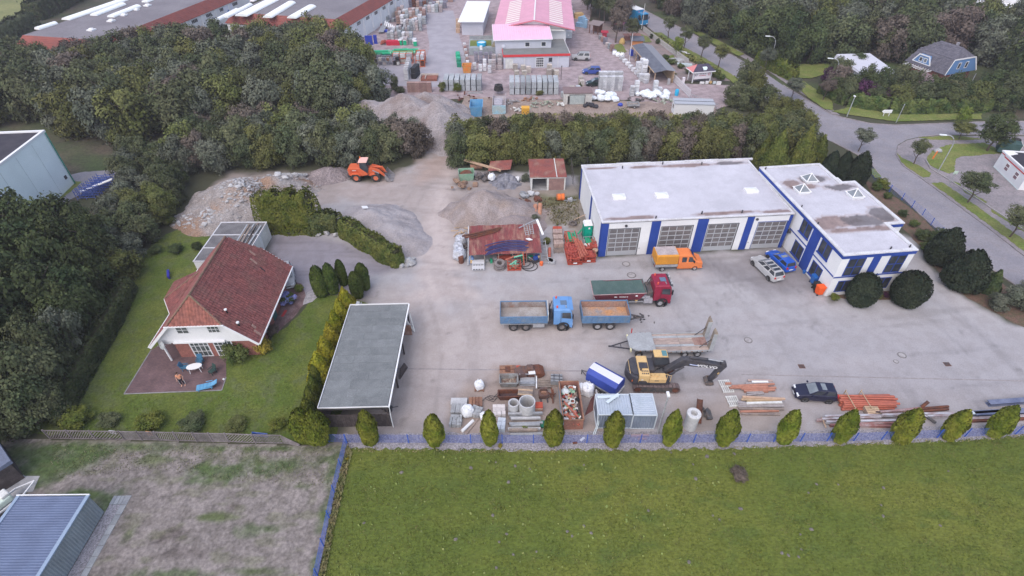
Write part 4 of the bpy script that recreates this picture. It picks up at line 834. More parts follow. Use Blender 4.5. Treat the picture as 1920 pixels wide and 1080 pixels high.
 # tipper lorries
def tub(parent,x0,x1,hwid,z0,z1,out,inn,floor,ribs=8,flare=.04,th=.06,slant=True):
 """open tipper body, ribbed sides"""
 for s in(-1,1):
  b=MB();b.hexa([(x0,s*hwid,z0),(x1,s*hwid,z0),(x1,s*(hwid-th),z0),(x0,s*(hwid-th),z0)],[(x0,s*(hwid+flare),z1),(x1,s*(hwid+flare),z1),(x1,s*(hwid+flare-th),z1),(x0,s*(hwid+flare-th),z1)])
  o=b.ob('side_board',out,parent)
  r=MB()
  for i in RG_(ribs):
   x=x0+(i+.5)*(x1-x0)/ribs;d=.14 if slant else 0
   r.hexa([(x-.05-d,s*(hwid+.005),z0+.04),(x+.05-d,s*(hwid+.005),z0+.04),(x+.05-d,s*(hwid+.05),z0+.04),(x-.05-d,s*(hwid+.05),z0+.04)],[(x-.05+d,s*(hwid+flare),z1-.1),(x+.05+d,s*(hwid+flare),z1-.1),(x+.05+d,s*(hwid+flare+.05),z1-.1),(x-.05+d,s*(hwid+flare+.05),z1-.1)])
  r.bar((x0,s*(hwid+flare-.01),z1),(x1,s*(hwid+flare-.01),z1),.11,.07);r.bar((x0,s*(hwid+.02),z0),(x1,s*(hwid+.02),z0),.08,.1)
  r.ob('rib',out,o)
  y=s*(hwid-th-.012);HX([(x0+.05,y,z0+.08),(x1-.05,y,z0+.08),(x1-.05,y-s*.01,z0+.08),(x0+.05,y-s*.01,z0+.08)],[(x0+.05,y+s*flare,z1-.05),(x1-.05,y+s*flare,z1-.05),(x1-.05,y+s*(flare-.01),z1-.05),(x0+.05,y+s*(flare-.01),z1-.05)]).ob('side_lining',inn,o)
 BX(x0,x1,-hwid,hwid,z0-.06,z0+.06).ob('load_floor',floor,parent)
 for xa,xb,nm in((x0-.06,x0-.003,'tailgate'),(x1+.003,x1+.07,'headboard')):
  o=BX(xa,xb,-hwid-.04,hwid+.04,z0-.05,z1+(.14 if nm=='headboard' else .05)).ob(nm,out,parent)
  xi=xb+.012 if nm=='tailgate' else xa-.012
  BX(min(xi,xi+.008),max(xi,xi+.008),-hwid+.06,hwid-.06,z0+.07,z1).ob('lining',inn,o)
GRUBBY=mat('worn_tipper_steel',(.3,.28,.28),(.22,.17,.15),1.2,rg=.7,fn=.2,c3=(.26,.15,.11),s3=.8)
GRUBF=mat('worn_tipper_floor',(.36,.34,.33),(.28,.25,.23),.8,rg=.8,fn=.2)
OCHF=mat('sandy_tipper_floor',(.45,.24,.12),(.36,.28,.24),.5,rg=.9,fn=.25,c3=(.25,.24,.25),s3=.7)
TBLUE=mat('tipper_blue',(.1,.19,.33),(.11,.2,.32),1.,rg=.5,fn=.15,c3=(.15,.21,.29),s3=1.2)
CABB=mat('cab_blue',(.14,.29,.56),(.12,.26,.5),1.,rg=.35,fn=.05)
CABR=mat('cab_red',(.26,.018,.045),(.22,.018,.042),1.,rg=.35,fn=.05)
def lorry_cab(t,x0,x1,hwid,zt,m,hatch=True,dark=False):
 z0=.75;f=x1-x0;secs=[]
 for u,zb,zz,q in[(1.,.5,1.6,.97),(.985,.45,1.8,1.),(.9,.5,zt-.25,.98),(.8,.62,zt-.02,.95),(.5,.9,zt,.95),(.06,.9,zt-.02,.95),(0,.9,zt-.1,.95)]:
  x=x0+f*u;y=hwid*q;secs.append([(x,-y,zb),(x,-y,zb+(zz-zb)*.5),(x,-y*.96,zz-.12),(x,-y*.88,zz),(x,y*.88,zz),(x,y*.96,zz-.12),(x,y,zb+(zz-zb)*.5),(x,y,zb)])
 loft(secs).ob('cab',m,t)
 for s in(-1,1):
  b=MB();xa,xb=x0+f*.42,x0+f*.88;y=s*(hwid*.99);b.add([(xa,y,1.85),(xb+.05,y,1.75),(xb-.06,y*.97,zt-.4),(xa,y*.97,zt-.4)],[(0,1,2,3)]);b.ob('side_window',GLASS,t)
  BX(x0+f*.36,x0+f*.375,s*hwid*1.-.012,s*hwid+.012,.95,zt-.4).ob('door_seam',CH_,t)
  BO((x1-.05,s*(hwid+.13),2.2),(.1,.22,.6)).ob('mirror',BLACK,t);BO((x1-0.,s*hwid*.72,.8),(.1,.38,.22)).ob('headlight',CLEAR,t)
  MB().lathe((x0+f*.52,s*(hwid-.12),.55),[(.5,-.15),(.66,-.15),(.66,.15),(.5,.15)],16,'y').ob('mudguard',BLACK,t)
  BO((x0+f*.52-.1,s*(hwid-.1),.95),(.25,.2,.1)).ob('step',BLACK,t)
 MB().add([(x1-.005,-hwid*.88,1.72),(x1-.005,hwid*.88,1.72),(x0+f*.905,hwid*.82,zt-.35),(x0+f*.905,-hwid*.82,zt-.35)],[(0,1,2,3)]).ob('windscreen',GLASS,t,(.03,0,.03))
 if hatch:BX(x0+f*.35,x0+f*.68,-.35,.3,zt-0.,zt+.05).ob('roof_hatch',mat('hatch_glass',(.12,.17,.24),rg=.2),t)
 BO((x0+f*.9,0,zt-.1),(.35,hwid*1.7,.06),ry=rad(12)).ob('sun_visor',CH_ if dark else m,t)
 for s in(-1,1):
  o=CY((x0+f*.16,s*hwid*.62,zt-.02),(x0+f*.16,s*hwid*.62,zt+.2),.1,10).ob('beacon',mat('beacon_red',(.6,.1,.06),rg=.3),t)
 b=MB();b.cyl((x0+f*.62,-.85,zt+.06),(x0+f*.62,-.5,zt+.06),.05,6);b.ob('horn',STEEL,t)
 BX(x1-.03,x1+.06,-hwid*.95,hwid*.95,.4,.68).ob('bumper',CH_,t)
 return t
def chassis(t,x0,x1):
 b=MB();b.box(x0,x1,-.5,-.38,.7,.95);b.box(x0,x1,.38,.5,.7,.95)
 for i in RG_(6):x=x0+.3+(x1-x0-.6)*i/5;b.box(x-.06,x+.06,-.38,.38,.72,.92)
 b.ob('chassis',DS_,t)
def axle(t,x,hwid,r=.5,w=.34,rim=None):
 CY((x,-hwid+.3,r),(x,hwid-.3,r),.1,8).ob('axle',DS_,t)
 for s in(-1,1):wheel(t,x,s*(hwid-w/2),r,w,rim,rr=.55)
DRIM=mat('dusty_rim',(.12,.115,.12),(.2,.17,.16),3)
lr=th_('tipper_lorry','blue three axle tipper lorry with an empty open bed','lorry',(-1.22,42.05,0),rad(.5))
tub(lr,0,4.85,1.2,1.25,2.1,TBLUE,GRUBBY,GRUBF);lorry_cab(lr,5.55,7.55,1.2,2.95,CABB);chassis(lr,.1,7.2)
for x in(1.35,2.65):axle(lr,x,1.2,rim=DRIM)
axle(lr,6.45,1.2,rim=DRIM)
b=MB();b.bar((5.15,.3,.95),(5.15,.3,2.6),.1);b.bar((5.25,-.6,.95),(5.35,-.6,2.5),.09);b.bar((5.15,.75,1.2),(5.45,.75,2.55),.08);b.box(5.,5.5,-.9,.9,.75,1.3);b.ob('engine_frame',CH_,lr)
BX(4.93,5.,-1.1,1.1,1.3,2.35).ob('bulkhead',OFFW,lr)
b=MB();b.box(3.4,4.6,-1.15,-.6,.5,.95);b.ob('fuel_tank',STEEL,lr)
b=MB();b.bar((0.,-1.2,1.05),(4.9,-1.2,1.05),.05,.06);b.bar((.3,-1.1,.5),(.3,-1.1,1.1),.05);b.ob('side_rail',STEEL,lr)
tl=th_('tipper_trailer','blue tandem axle tipper trailer with ochre sand stained floor','trailer',(7.35,42.15,0),rad(.3))
tub(tl,0,4.9,1.2,1.15,2.05,TBLUE,mat('rusty_tipper_lining',(.33,.19,.14),(.26,.2,.18),.9,fn=.25),OCHF);chassis(tl,.1,4.8)
for x in(1.65,3.):axle(tl,x,1.2,rim=RIM)
b=MB();b.bar((4.8,-.5,.8),(6.6,0,.75),.12);b.bar((4.8,.5,.8),(6.6,0,.75),.12);b.box(4.95,5.3,-.3,.5,.8,1.2);b.box(6.5,6.75,-.08,.08,.65,.85);b.ob('drawbar',DS_,tl)
b=MB();b.bar((.1,-1.1,.5),(.1,-1.1,1.1),.05);b.bar((.1,-1.15,.5),(.1,1.15,.5),.08);b.ob('underrun_bar',DS_,tl)
rd=th_('tipper_lorry','dark red lorry with green tarpaulin stretched over its skip bed','lorry',(8.95,45.65,0),rad(1.2))
b=MB();b.prof([(-.1,1.9),(.25,1.1),(5.,1.1),(5.65,2.05)],-1.2,-1.14);b.prof([(-.1,1.9),(.25,1.1),(5.,1.1),(5.65,2.05)],1.14,1.2);b.hexa([(.25,-1.14,1.1),(5.,-1.14,1.1),(5.,1.14,1.1),(.25,1.14,1.1)],[(.25,-1.14,1.16),(5.,-1.14,1.16),(5.,1.14,1.16),(.25,1.14,1.16)]);b.plate([(5.,-1.14,1.1),(5.,1.14,1.1),(5.65,1.14,2.05),(5.65,-1.14,2.05)],.06);b.plate([(.25,1.14,1.1),(.25,-1.14,1.1),(-.1,-1.14,1.9),(-.1,1.14,1.9)],.06)
b.ob('skip_body',mat('dull_maroon',(.16,.03,.045),(.12,.035,.045),1.,fn=.2),rd)
tp=MB();nx,ny=22,10;V=[]
for j in RG_(ny+1):
 for i in RG_(nx+1):
  u,v_=i/nx,j/ny;x=-.12+5.85*u;y=-1.22+2.44*v_;z=1.93+.14*u**3+.02*sin(u*13)-.12*sin(pi*v_)*sin(pi*u)+.015*sin(u*31+v_*7)
  V.append((x,y+.03*sin(u*9),z))
tp.add(V,[(j*(nx+1)+i,j*(nx+1)+i+1,(j+1)*(nx+1)+i+1,(j+1)*(nx+1)+i)for j in RG_(ny)for i in RG_(nx)])
tp.ob('tarpaulin',mat('green_tarp',(.075,.115,.105),(.06,.1,.09),1.2,rg=.7,fn=.12,bm_=.3,bs=6),rd)
b=MB();b.bar((-.14,-1.24,1.92),(5.72,-1.24,2.08),.06);b.bar((-.14,-1.24,1.92),(-.14,1.24,1.92),.07);b.bar((-.12,-1.26,1.2),(-.12,-1.26,1.95),.08);b.ob('tarp_rail',mat('pinkish_rail',(.42,.3,.3),(.3,.2,.2),2),rd)
for i in RG_(5):BX(.6+i*.95,.68+i*.95,-1.26,-1.2,1.12,1.9).ob('rib',MATS['dull_maroon'],rd)
b=MB();b.box(2.2,2.5,-1.235,-1.205,1.5,1.62);b.box(2.75,3.7,-1.235,-1.205,1.52,1.6);b.box(4.5,4.75,-1.235,-1.205,1.6,1.78);b.ob('lettering_plate',WP_,rd)
lorry_cab(rd,6.55,8.5,1.22,2.95,CABR,dark=True);chassis(rd,.3,8.2)
for x in(1.4,2.7):axle(rd,x,1.22)
axle(rd,7.4,1.22)
b=MB();b.box(5.55,6.5,-1.2,-.6,.55,1.15);b.box(5.3,6.2,-1.1,-.7,1.2,1.4);b.ob('tool_box',mat('chequer_plate',(.48,.47,.5),(.38,.37,.4),8,metal=.3,rg=.4),rd)
b=MB();b.box(5.9,6.5,-.9,.9,.9,1.9);b.bar((6.,.4,1.8),(6.5,.6,2.6),.09);b.bar((6.,.7,1.8),(6.5,.95,2.6),.09);b.ob('hook_lift',DS_,rd)
BX(4.6,4.85,-1.15,-.7,.65,1.05).ob('yellow_box',YELLOW,rd)
b=MB();b.bar((3.2,-1.18,.8),(5.5,-1.18,.8),.06,.1);b.ob('side_rail',STEEL,rd)
b=MB();b.cyl((8.3,-1.,3.05),(8.3,1.,3.05),.04,6);[b.cyl((8.25,y,3.08),(8.4,y,3.08),.11,8)for y in(-.8,-.4,.4,.8)];b.ob('light_bar',STEEL,rd)
# low loader trailer
ll=th_('low_loader','grey low loader trailer with raised loading ramps and plank deck','trailer',(11.7,38.15,0),rad(1.4))
DECKG=mat('deck_grey',(.37,.385,.4),(.31,.32,.33),1.,fn=.12);DECKW=mat('deck_timber',(.37,.29,.25),(.31,.25,.22),2.,fn=.2,rnd=.12,stretch=(.3,1,1))
b=MB();b.prism([(0,-.75),(.75,-1.25),(2.55,-1.25),(2.55,1.25),(.75,1.25),(0,.75)],1.05,1.18);b.ob('gooseneck_deck',DECKG,ll)
for i in RG_(8):
 y0=-1.18+i*.295;m_=DECKG if i in(2,6)else DECKW
 for xa,xb in((2.6,5.2),(5.22,7.9)):BX(xa,xb,y0,y0+.28,.88,.95+.012*((i*7+int(xa))%3)).ob('plank',m_,ll)
b=MB();b.box(2.56,7.95,-1.28,-1.2,.78,.98);b.box(2.56,7.95,1.2,1.28,.78,.98);b.box(.4,7.9,-.5,-.35,.6,.9);b.box(.4,7.9,.35,.5,.6,.9);b.hexa([(2.4,-1.2,.86),(2.7,-1.2,.86),(2.7,1.2,.86),(2.4,1.2,.86)],[(2.35,-1.2,1.1),(2.55,-1.2,1.1),(2.55,1.2,1.1),(2.35,1.2,1.1)]);b.ob('frame',DECKG,ll)
for i in RG_(14):
 for s in(-1,1):BX(.9+i*.52,1.02+i*.52,s*1.29-.03,s*1.29+.03,.84 if i>2 else 1.06,.94 if i>2 else 1.16).ob('lashing_ring',CH_ if i%2 else RUSTL,ll)
HX([(6.6,-.5,.96),(7.9,-.5,.96),(7.9,.5,.96),(6.6,.5,.96)],[(6.6,-.5,.97),(7.9,-.5,1.12),(7.9,.5,1.12),(6.6,.5,.97)]).ob('beaver_tail',mat('rust_brown_plate',(.22,.12,.1),(.3,.2,.17),2,fn=.2),ll)
RAMP=mat('ramp_brown',(.3,.25,.2),(.22,.18,.15),2,fn=.25)
for y in(.55,-1.15):
 o=MB().prof([(7.92,.9),(8.14,.9),(8.36,3.),(8.16,3.45),(8.05,3.2)],y,y+.62).ob('ramp',RAMP,ll)
 b=MB();[b.obox((8.+.02*i,y+.31,1.1+.26*i),(.06,.6,.05))for i in RG_(8)];b.ob('rung',DECKG,o);b=MB();b.box(7.9,8.3,y-.05,y+0.,.85,3.1);b.ob('cheek',DECKG,o)
 MB().bar((7.,y+.3,1.),(8.05,y+.3,2.2),.06).ob('ramp_strut',DS_,ll)
b=MB();b.bar((.1,-.55,.7),(-1.75,0,.55),.1);b.bar((.1,.55,.7),(-1.75,0,.55),.1);b.bar((-.7,-.3,.62),(-.7,.3,.62),.06);b.box(-1.95,-1.7,-.07,.07,.5,.62);b.ob('drawbar',CH_,ll)
axle(ll,.95,1.15,.38,.3);axle(ll,5.55,1.25,.38,.3);axle(ll,6.85,1.25,.38,.3)
for s in(-1,1):BO((.1,s*.95,.95),(.1,.35,.3)).ob('warning_board',mat('pale_yellow_board',(.72,.68,.42)),ll)
MB().bar((.55,1.25,1.15),(.55,1.25,1.75),.08).ob('marker_post',REDL,ll);BX(2.6,3.6,-1.2,-.9,.45,.75).ob('tool_box',STEEL,ll)
# excavator
ex=th_('excavator','yellow and charcoal tracked excavator with its boom reaching over the yard','excavator',(13.15,33.95,0),rad(-1.5))
SHOE=mat('track_shoe',(.19,.145,.14),(.13,.1,.1),3,fn=.25)
for s in(-1,1):
 y=s*1.12;b=MB();b.prof([(-2.,.42),(-1.8,.15),(1.8,.15),(2.,.42),(1.8,.72),(-1.8,.72)],y-.22,y+.22);tk=b.ob('track',DS_,ex,(.42,0,0))
 path=[];R_=.42
 for i in RG_(10):path.append((-1.75-0.+(3.5)*i/10,.84-0.))
 for i in RG_(7):t_=pi/2-pi*i/7;path.append((1.75+R_*cos(t_),.42+R_*sin(t_)))
 for i in RG_(10):path.append((1.75-3.5*i/10,0.))
 for i in RG_(7):t_=-pi/2-pi*i/7;path.append((-1.75+R_*cos(t_),.42+R_*sin(t_)))
 b=MB();n=len(path)
 sm=None
 for i in RG_(n):
  (xa,za),(xb,zb)=path[i],path[(i+1)%n];a_=math.atan2(zb-za,xb-xa);L_=math.hypot(xb-xa,zb-za)
  o=BO((0,0,0),(L_*.86,.58,.07)).ob('track_shoe',SHOE,tk,((xa+xb)/2,y,(za+zb)/2+.03));o.rotation_euler=(0,-a_,0)
 for x in(-1.75,1.75):CY((x,y-.25,.42),(x,y+.25,.42),.3,12).ob('sprocket',RUST,tk)
 b=MB();[b.cyl((x,y-.24,.2),(x,y+.24,.2),.13,8)for x in(-1.2,-.7,-.2,.3,.8,1.3)];b.ob('roller',DS_,tk)
b=MB();b.box(-.8,.8,-.95,.95,.45,.95);b.cyl((0,0,.9),(0,0,1.12),.62,16);b.ob('undercarriage',CH_,ex)
b=MB();b.box(-1.6,1.3,-1.28,1.28,1.13,1.3);b.ob('deck',CH_,ex)
cw=MB();pts=[(-1.45,-1.28),(-1.45,1.28)]+[(-1.75-.75*sin(pi*i/10)**.7 if 0<i<10 else-1.75,1.28-2.56*i/10)for i in RG_(11)]
cw.prism(pts[::-1],1.05,2.1);cw.ob('counterweight',CH_,ex,bv0=.08)
MB().prism([(-1.45,-1.05),(-1.45,1.05),(-1.9,.95),(-2.2,.4),(-2.2,-.4),(-1.9,-.95)],2.11,2.24).ob('counterweight_top',CH_,ex)
b=MB();b.box(-1.42,-.42,-1.26,1.26,1.31,2.3);b.ob('engine_hood',YELLOW,ex,bv0=.06)
BX(-1.3,-.5,-.35,.35,2.31,2.36).ob('hood_panel',CH_,ex);BX(-.4,.1,-.45,1.1,1.31,2.2).ob('hood_step',CH_,ex)
b=MB();[b.box(-1.15+.17*i,-1.05+.17*i,-.75-.3*j,-.62-.3*j,2.305,2.33)for i in RG_(4)for j in RG_(2)];b.ob('hood_vent',CH_,ex);CY((-1.2,-.55,2.3),(-1.2,-.55,2.65),.09,8).ob('exhaust',CH_,ex)
b=MB();b.box(-.4,1.15,-1.27,-.48,1.31,1.85);b.ob('side_locker',YELLOW,ex,bv0=.05);BX(1.16,1.55,-1.2,-.5,1.15,1.5).ob('step_box',CH_,ex)
b=MB();b.prof([(-1.4,1.12),(-.35,1.12),(-.75,1.6),(-1.4,1.6)],-1.295,-1.282);b.ob('dark_side_stripe',CH_,ex)
for x in(-.1,.35):CY((x,-.8,1.85),(x,-.8,1.95),.15,10).ob('filler_cap',YELLOW,ex)
b=MB();b.tube([(1.15,-1.2,1.8),(1.15,-1.2,2.5),(.4,-1.2,2.5),(.2,-1.2,1.9)],.03);b.tube([(1.5,-1.2,1.45),(1.5,-1.2,2.3),(1.15,-1.2,2.4)],.03);b.tube([(-2.2,.8,2.2),(-2.3,.4,2.6),(-2.3,-.6,2.6),(-2.2,-.9,2.2)],.025);b.ob('handrail',YELLOW,ex)
cb=MB();cb.prof([(.1,1.31),(1.65,1.31),(1.75,2.),(1.45,3.02),(.15,3.02)],.42,1.27);cb.ob('cab',CH_,ex,bv0=.05)
MB().prof([(.1,3.03),(1.42,3.03),(1.3,3.12),(.15,3.12)],.4,1.29).ob('cab_roof',YELLOW,ex);BX(.85,1.3,.5,1.18,3.122,3.15).ob('roof_window',mat('teal_glass',(.1,.22,.24),rg=.15),ex)
MB().add([(1.665,.5,1.5),(1.665,1.2,1.5),(1.755,1.2,2.),(1.755,.5,2.)],[(0,1,2,3)]).ob('front_window',GLASS,ex,(.01,0,0));MB().add([(1.76,.5,2.03),(1.76,1.2,2.03),(1.475,1.2,2.95),(1.475,.5,2.95)],[(0,1,2,3)]).ob('windscreen',GLASS,ex,(.012,0,.012))
for y in(.41,1.282):MB().prof([(.25,1.95),(1.6,1.95),(1.4,2.92),(.25,2.92)],y,y+.006).ob('side_window',GLASS,ex)
b=MB();b.box(.1,1.1,-.4,.35,1.31,1.75);b.ob('slew_motor',DS_,ex)
b=MB();[b.tube([(.3+.2*i,-.1+.1*i,1.75),(.6+.15*i,-.05,2.2),(1.1,0.,1.9)],.035)for i in RG_(3)];b.ob('hose',BLACK,ex)
BX(-1.2,-1.,-1.3,-1.285,1.72,1.8).ob('side_badge',WP_,ex);BX(.05,.45,-1.285,-1.272,1.6,1.68).ob('side_badge',CH_,ex);BO((-2.,-1.22,1.55),(.1,.04,.16),rad(40)).ob('marker_light',ORANGE,ex)
by0,by1=-.26,.26
bm=MB();bm.prof([(.75,1.5),(1.05,1.45),(2.9,2.62),(6.45,2.18),(6.6,2.42),(6.42,2.62),(3.3,3.4),(2.55,3.42)],by0,by1);bo=bm.ob('boom',CH_,ex,bv0=.03)
ld=bpy.data.curves.new('lettering','FONT');ld.body='VOLVO';ld.size=.5;ld.extrude=.006;ld.offset=.014;ld.space_character=1.08
ld.materials.append(WP_);lo_=text_mesh(ld,bo);lo_.location=(3.95,by0-.012,2.6);lo_.rotation_euler=(pi/2,rad(9.5),0);lo_.scale=(1.12,.82,1)
pts_=[(3.25,2.78),(4.05,2.62),(4.05,2.74),(3.25,2.92)]
MB().prof(pts_,by0-.01,by0-.003).ob('boom_sticker',mat('pale_blue_sticker',(.55,.6,.75),(.15,.2,.5),3),bo)
st=MB();st.prof([(6.2,2.95),(6.62,3.),(6.8,2.5),(5.75,.42),(5.5,.45),(6.1,2.3)],-.2,.2);st.ob('dipper_arm',CH_,ex,bv0=.03)
MB().prof([(6.18,1.72),(6.32,1.68),(6.22,1.45),(6.08,1.49)],-.215,-.203).ob('yellow_sticker',YELLOW,ex)
for s in(-1,1):CY((1.45,s*.36,1.35),(2.75,s*.36,2.6),.1,8).ob('boom_cylinder',CH_,ex)
b=MB();b.cyl((3.2,0,3.52),(4.9,0,3.3),.12,8);b.ob('arm_cylinder',CH_,ex);CY((4.9,0,3.3),(6.35,0,3.),.06,8).ob('cylinder_rod',STEEL,ex)
b=MB();b.cyl((6.6,0,2.3),(6.25,0,1.1),.09,8);b.bar((6.25,-.15,1.1),(5.85,-.15,.5),.07);b.bar((6.25,.15,1.1),(5.85,.15,.5),.07);b.ob('bucket_link',DS_,ex)
bk=MB();A=[(5.45,.55),(5.2,.3),(5.35,.04),(5.75,0.),(6.05,.12),(5.95,.55)]
bk.prof(A,-.42,-.38);bk.prof(A,.38,.42)
for i in RG_(4):(xa,za),(xb,zb)=A[i],A[i+1];bk.hexa([(xa,-.38,za),(xb,-.38,zb),(xb,.38,zb),(xa,.38,za)],[(xa+.03,-.38,za+.04),(xb+.03,-.38,zb+.04),(xb+.03,.38,zb+.04),(xa+.03,.38,za+.04)])
bk.ob('bucket',mat('bucket_steel',(.09,.085,.09),(.16,.12,.1),3,fn=.2),ex)
# wheel loader
wlx=th_('wheel_loader','orange wheel loader with pale pink cab roof by the rubble heap','wheel loader',(-21.6,73.75,0),rad(.5))
LOR=mat('loader_orange',(.62,.13,.05),(.56,.12,.05),1.2,rg=.45,fn=.06);LRIM=mat('loader_rim',(.58,.16,.08),rg=.6)
b=MB();b.prof([(-2.7,1.),(-2.8,1.9),(-2.55,2.12),(-.95,2.12),(-.3,1.55),(.1,1.25),(.1,1.),(-.9,.8)],-.85,.85);b.ob('rear_body',LOR,wlx,bv0=.06)
b=MB();b.box(-2.95,-2.6,-.7,.7,.55,1.);b.ob('counterweight',CH_,wlx)
for s in(-1,1):
 b=MB();b.prof([(-2.4,1.15),(-2.15,1.38),(-1.2,1.38),(-.9,1.1),(-.95,1.02),(-1.25,1.28),(-2.1,1.28),(-2.32,1.1)],s*.95-.28,s*.95+.28);b.ob('rear_mudguard',LOR,wlx);MB().prof([(.5,1.2),(1.,1.34),(1.35,1.34),(1.35,1.26),(1.,1.26),(.55,1.12)],s*.95-.28,s*.95+.28).ob('front_mudguard',LOR,wlx)
 for x in(-1.65,1.3):wheel(wlx,x,s*.95,.68,.5,LRIM,rr=.55)
b=MB();b.prof([(.1,.7),(.1,1.9),(.7,2.05),(1.1,1.6),(1.6,1.2),(1.6,.7)],-.5,.5);b.ob('front_frame',LOR,wlx,bv0=.04)
cb=MB();cb.prof([(-.95,1.8),(.1,1.25),(.3,1.9),(.05,2.98),(-.9,2.98)],-.68,.68);cb.ob('cab',CH_,wlx)
for s in(-1,1):MB().prof([(-.85,1.95),(-.05,1.5),(.2,1.95),(-0.,2.88),(-.8,2.88)],s*.69-.006,s*.69+.006).ob('side_window',GLASS,wlx)
MB().add([(.305,-.6,1.92),(.305,.6,1.92),(.07,.6,2.9),(.07,-.6,2.9)],[(0,1,2,3)]).ob('windscreen',GLASS,wlx,(.01,0,.01))
BX(-1.05,.25,-.82,.82,2.99,3.12).ob('cab_roof',mat('faded_pink_roof',(.74,.44,.38),(.7,.42,.36),1.,fn=.05),wlx,bv0=.04);CY((-.95,.5,3.12),(-.95,.5,3.35),.08,8).ob('beacon',ORANGE,wlx)
CY((-1.45,.45,2.1),(-1.55,.45,2.75),.08,8).ob('exhaust',CH_,wlx)
for s in(-1,1):MB().prof([(.5,1.95),(.75,2.1),(1.9,1.75),(2.75,.75),(2.65,.5),(1.7,1.35)],s*.55-.09,s*.55+.09).ob('lift_arm',LOR,wlx)
b=MB();b.cyl((.9,0,2.),(2.3,0,1.9),.09,8);b.bar((2.2,0,2.05),(2.75,0,1.),.14,.2);b.ob('tilt_linkage',LOR,wlx);CY((.9,-.75,1.75),(1.8,-.75,1.25),.06,8).ob('cylinder_rod',STEEL,wlx)
bk=MB();A=[(2.75,1.35),(2.62,.7),(2.75,.15),(3.1,.02),(3.75,.03)]
for i in RG_(4):(xa,za),(xb,zb)=A[i],A[i+1];bk.hexa([(xa,-1.2,za),(xb,-1.2,zb),(xb,1.2,zb),(xa,1.2,za)],[(xa+.03,-1.2,za+.05),(xb+.03,-1.2,zb+.05),(xb+.03,1.2,zb+.05),(xa+.03,1.2,za+.05)])
for y in(-1.2,1.16):bk.prof([(2.75,1.3),(2.62,.7),(2.75,.15),(3.1,.02),(3.75,.03),(3.1,.8)],y,y+.04)
bk.ob('bucket',mat('worn_bucket',(.3,.29,.3),(.22,.2,.2),2,metal=.2,rg=.6),wlx)
b=MB();b.prof([(-2.45,1.45),(-1.2,1.45),(-1.3,1.9),(-2.4,1.9)],-.865,-.855);b.ob('side_grille',mat('orange_dark_seam',(.5,.08,.03),rg=.6),wlx);BX(-2.1,-1.5,-.875,-.868,1.74,1.84).ob('side_badge',OFFW,wlx);BO((-2.78,-.6,1.55),(.06,.3,.2)).ob('tail_light',CLEAR,wlx)
# tarpaulin trailer
ta=th_('tarpaulin_trailer','small twin wheel trailer with bright blue tarpaulin and white striped roof','trailer',(8.72,33.3,0),rad(-39))
TARP=mat('blue_tarpaulin',(.035,.065,.32),(.03,.055,.27),1.5,rg=.5,fn=.06)
BX(-1.62,1.62,-.85,.85,.55,.68).ob('frame',STEEL,ta)
b=MB();b.profx([(-.84,.7),(.84,.7),(.84,1.72),(.42,2.02),(-.42,2.02),(-.84,1.72)],-1.6,1.6);b.ob('tarpaulin',TARP,ta,bv0=.02)
BX(-1.59,1.59,-.41,.41,2.025,2.04).ob('roof_stripe',mat('pale_tarp_top',(.62,.62,.7),fn=.05),ta)
for x in(-.15,.45):
 for y in(-.92,.92):wheel(ta,x,y,.28,.18)
b=MB();b.bar((-1.6,-.4,.58),(-2.6,0,.55),.07);b.bar((-1.6,.4,.58),(-2.6,0,.55),.07);b.bar((-2.55,0,.05),(-2.55,0,.7),.06);b.ob('drawbar',DS_,ta)
b=MB();b.box(1.62,1.68,-.9,.9,.5,.68);b.ob('tail_board',OFFW,ta)
# flatbed trailer behind carport
fb=th_('flatbed_trailer','galvanised drop side trailer standing behind the long carport','trailer',(-14.9,43.1,0),rad(2))
DK=mat('trailer_deck',(.3,.27,.26),(.24,.2,.19),2,fn=.2)
BX(-1.5,2.1,-1.2,1.15,.55,.62).ob('deck',DK,fb)
b=MB();b.box(-1.5,2.1,1.12,1.2,.63,.95);b.box(-1.5,2.1,-.42,-.36,.63,.9);b.box(2.04,2.12,-1.2,1.2,.63,.95);b.box(-1.56,-1.5,-1.2,1.2,.55,1.3);b.ob('side_board',STEEL,fb)
HX([(-1.9,-.9,.5),(-1.62,-1.,.5),(-1.62,1.,.5),(-1.9,.9,.5)],[(-1.9,-.9,1.7),(-1.62,-1.,1.5),(-1.62,1.,1.5),(-1.9,.9,1.7)]).ob('headboard',OFFW,fb)
b=MB();b.bar((2.1,-.3,.5),(3.4,0,.45),.08);b.bar((2.1,.3,.5),(3.4,0,.45),.08);b.bar((2.8,-.35,.3),(3.6,.2,.55),.05);b.bar((2.9,.3,.3),(2.9,.3,.9),.05);b.ob('drawbar',DS_,fb)
for y in(-1.,1.):wheel(fb,.3,y,.27,.18)
# blue articulated lorry on the road
al=th_('articulated_lorry','bright blue lorry with white roofed trailer driving along the tree lined road','lorry',(34.85,153.,0),rad(-64.5))
LBL=mat('lorry_blue',(.03,.24,.48),(.03,.22,.44),1,rg=.4,fn=.04)
lorry_cab(al,-2.,.15,1.2,3.3,LBL);chassis(al,-13,-.5)
BX(-13.5,-2.3,-1.25,1.25,1.1,3.7).ob('trailer_side',LBL,al);BX(-13.55,-2.25,-1.27,1.27,3.7,3.8).ob('trailer_roof',WP_,al)
for x in(-1.,-4.,-11,-12.2):axle(al,x,1.25)
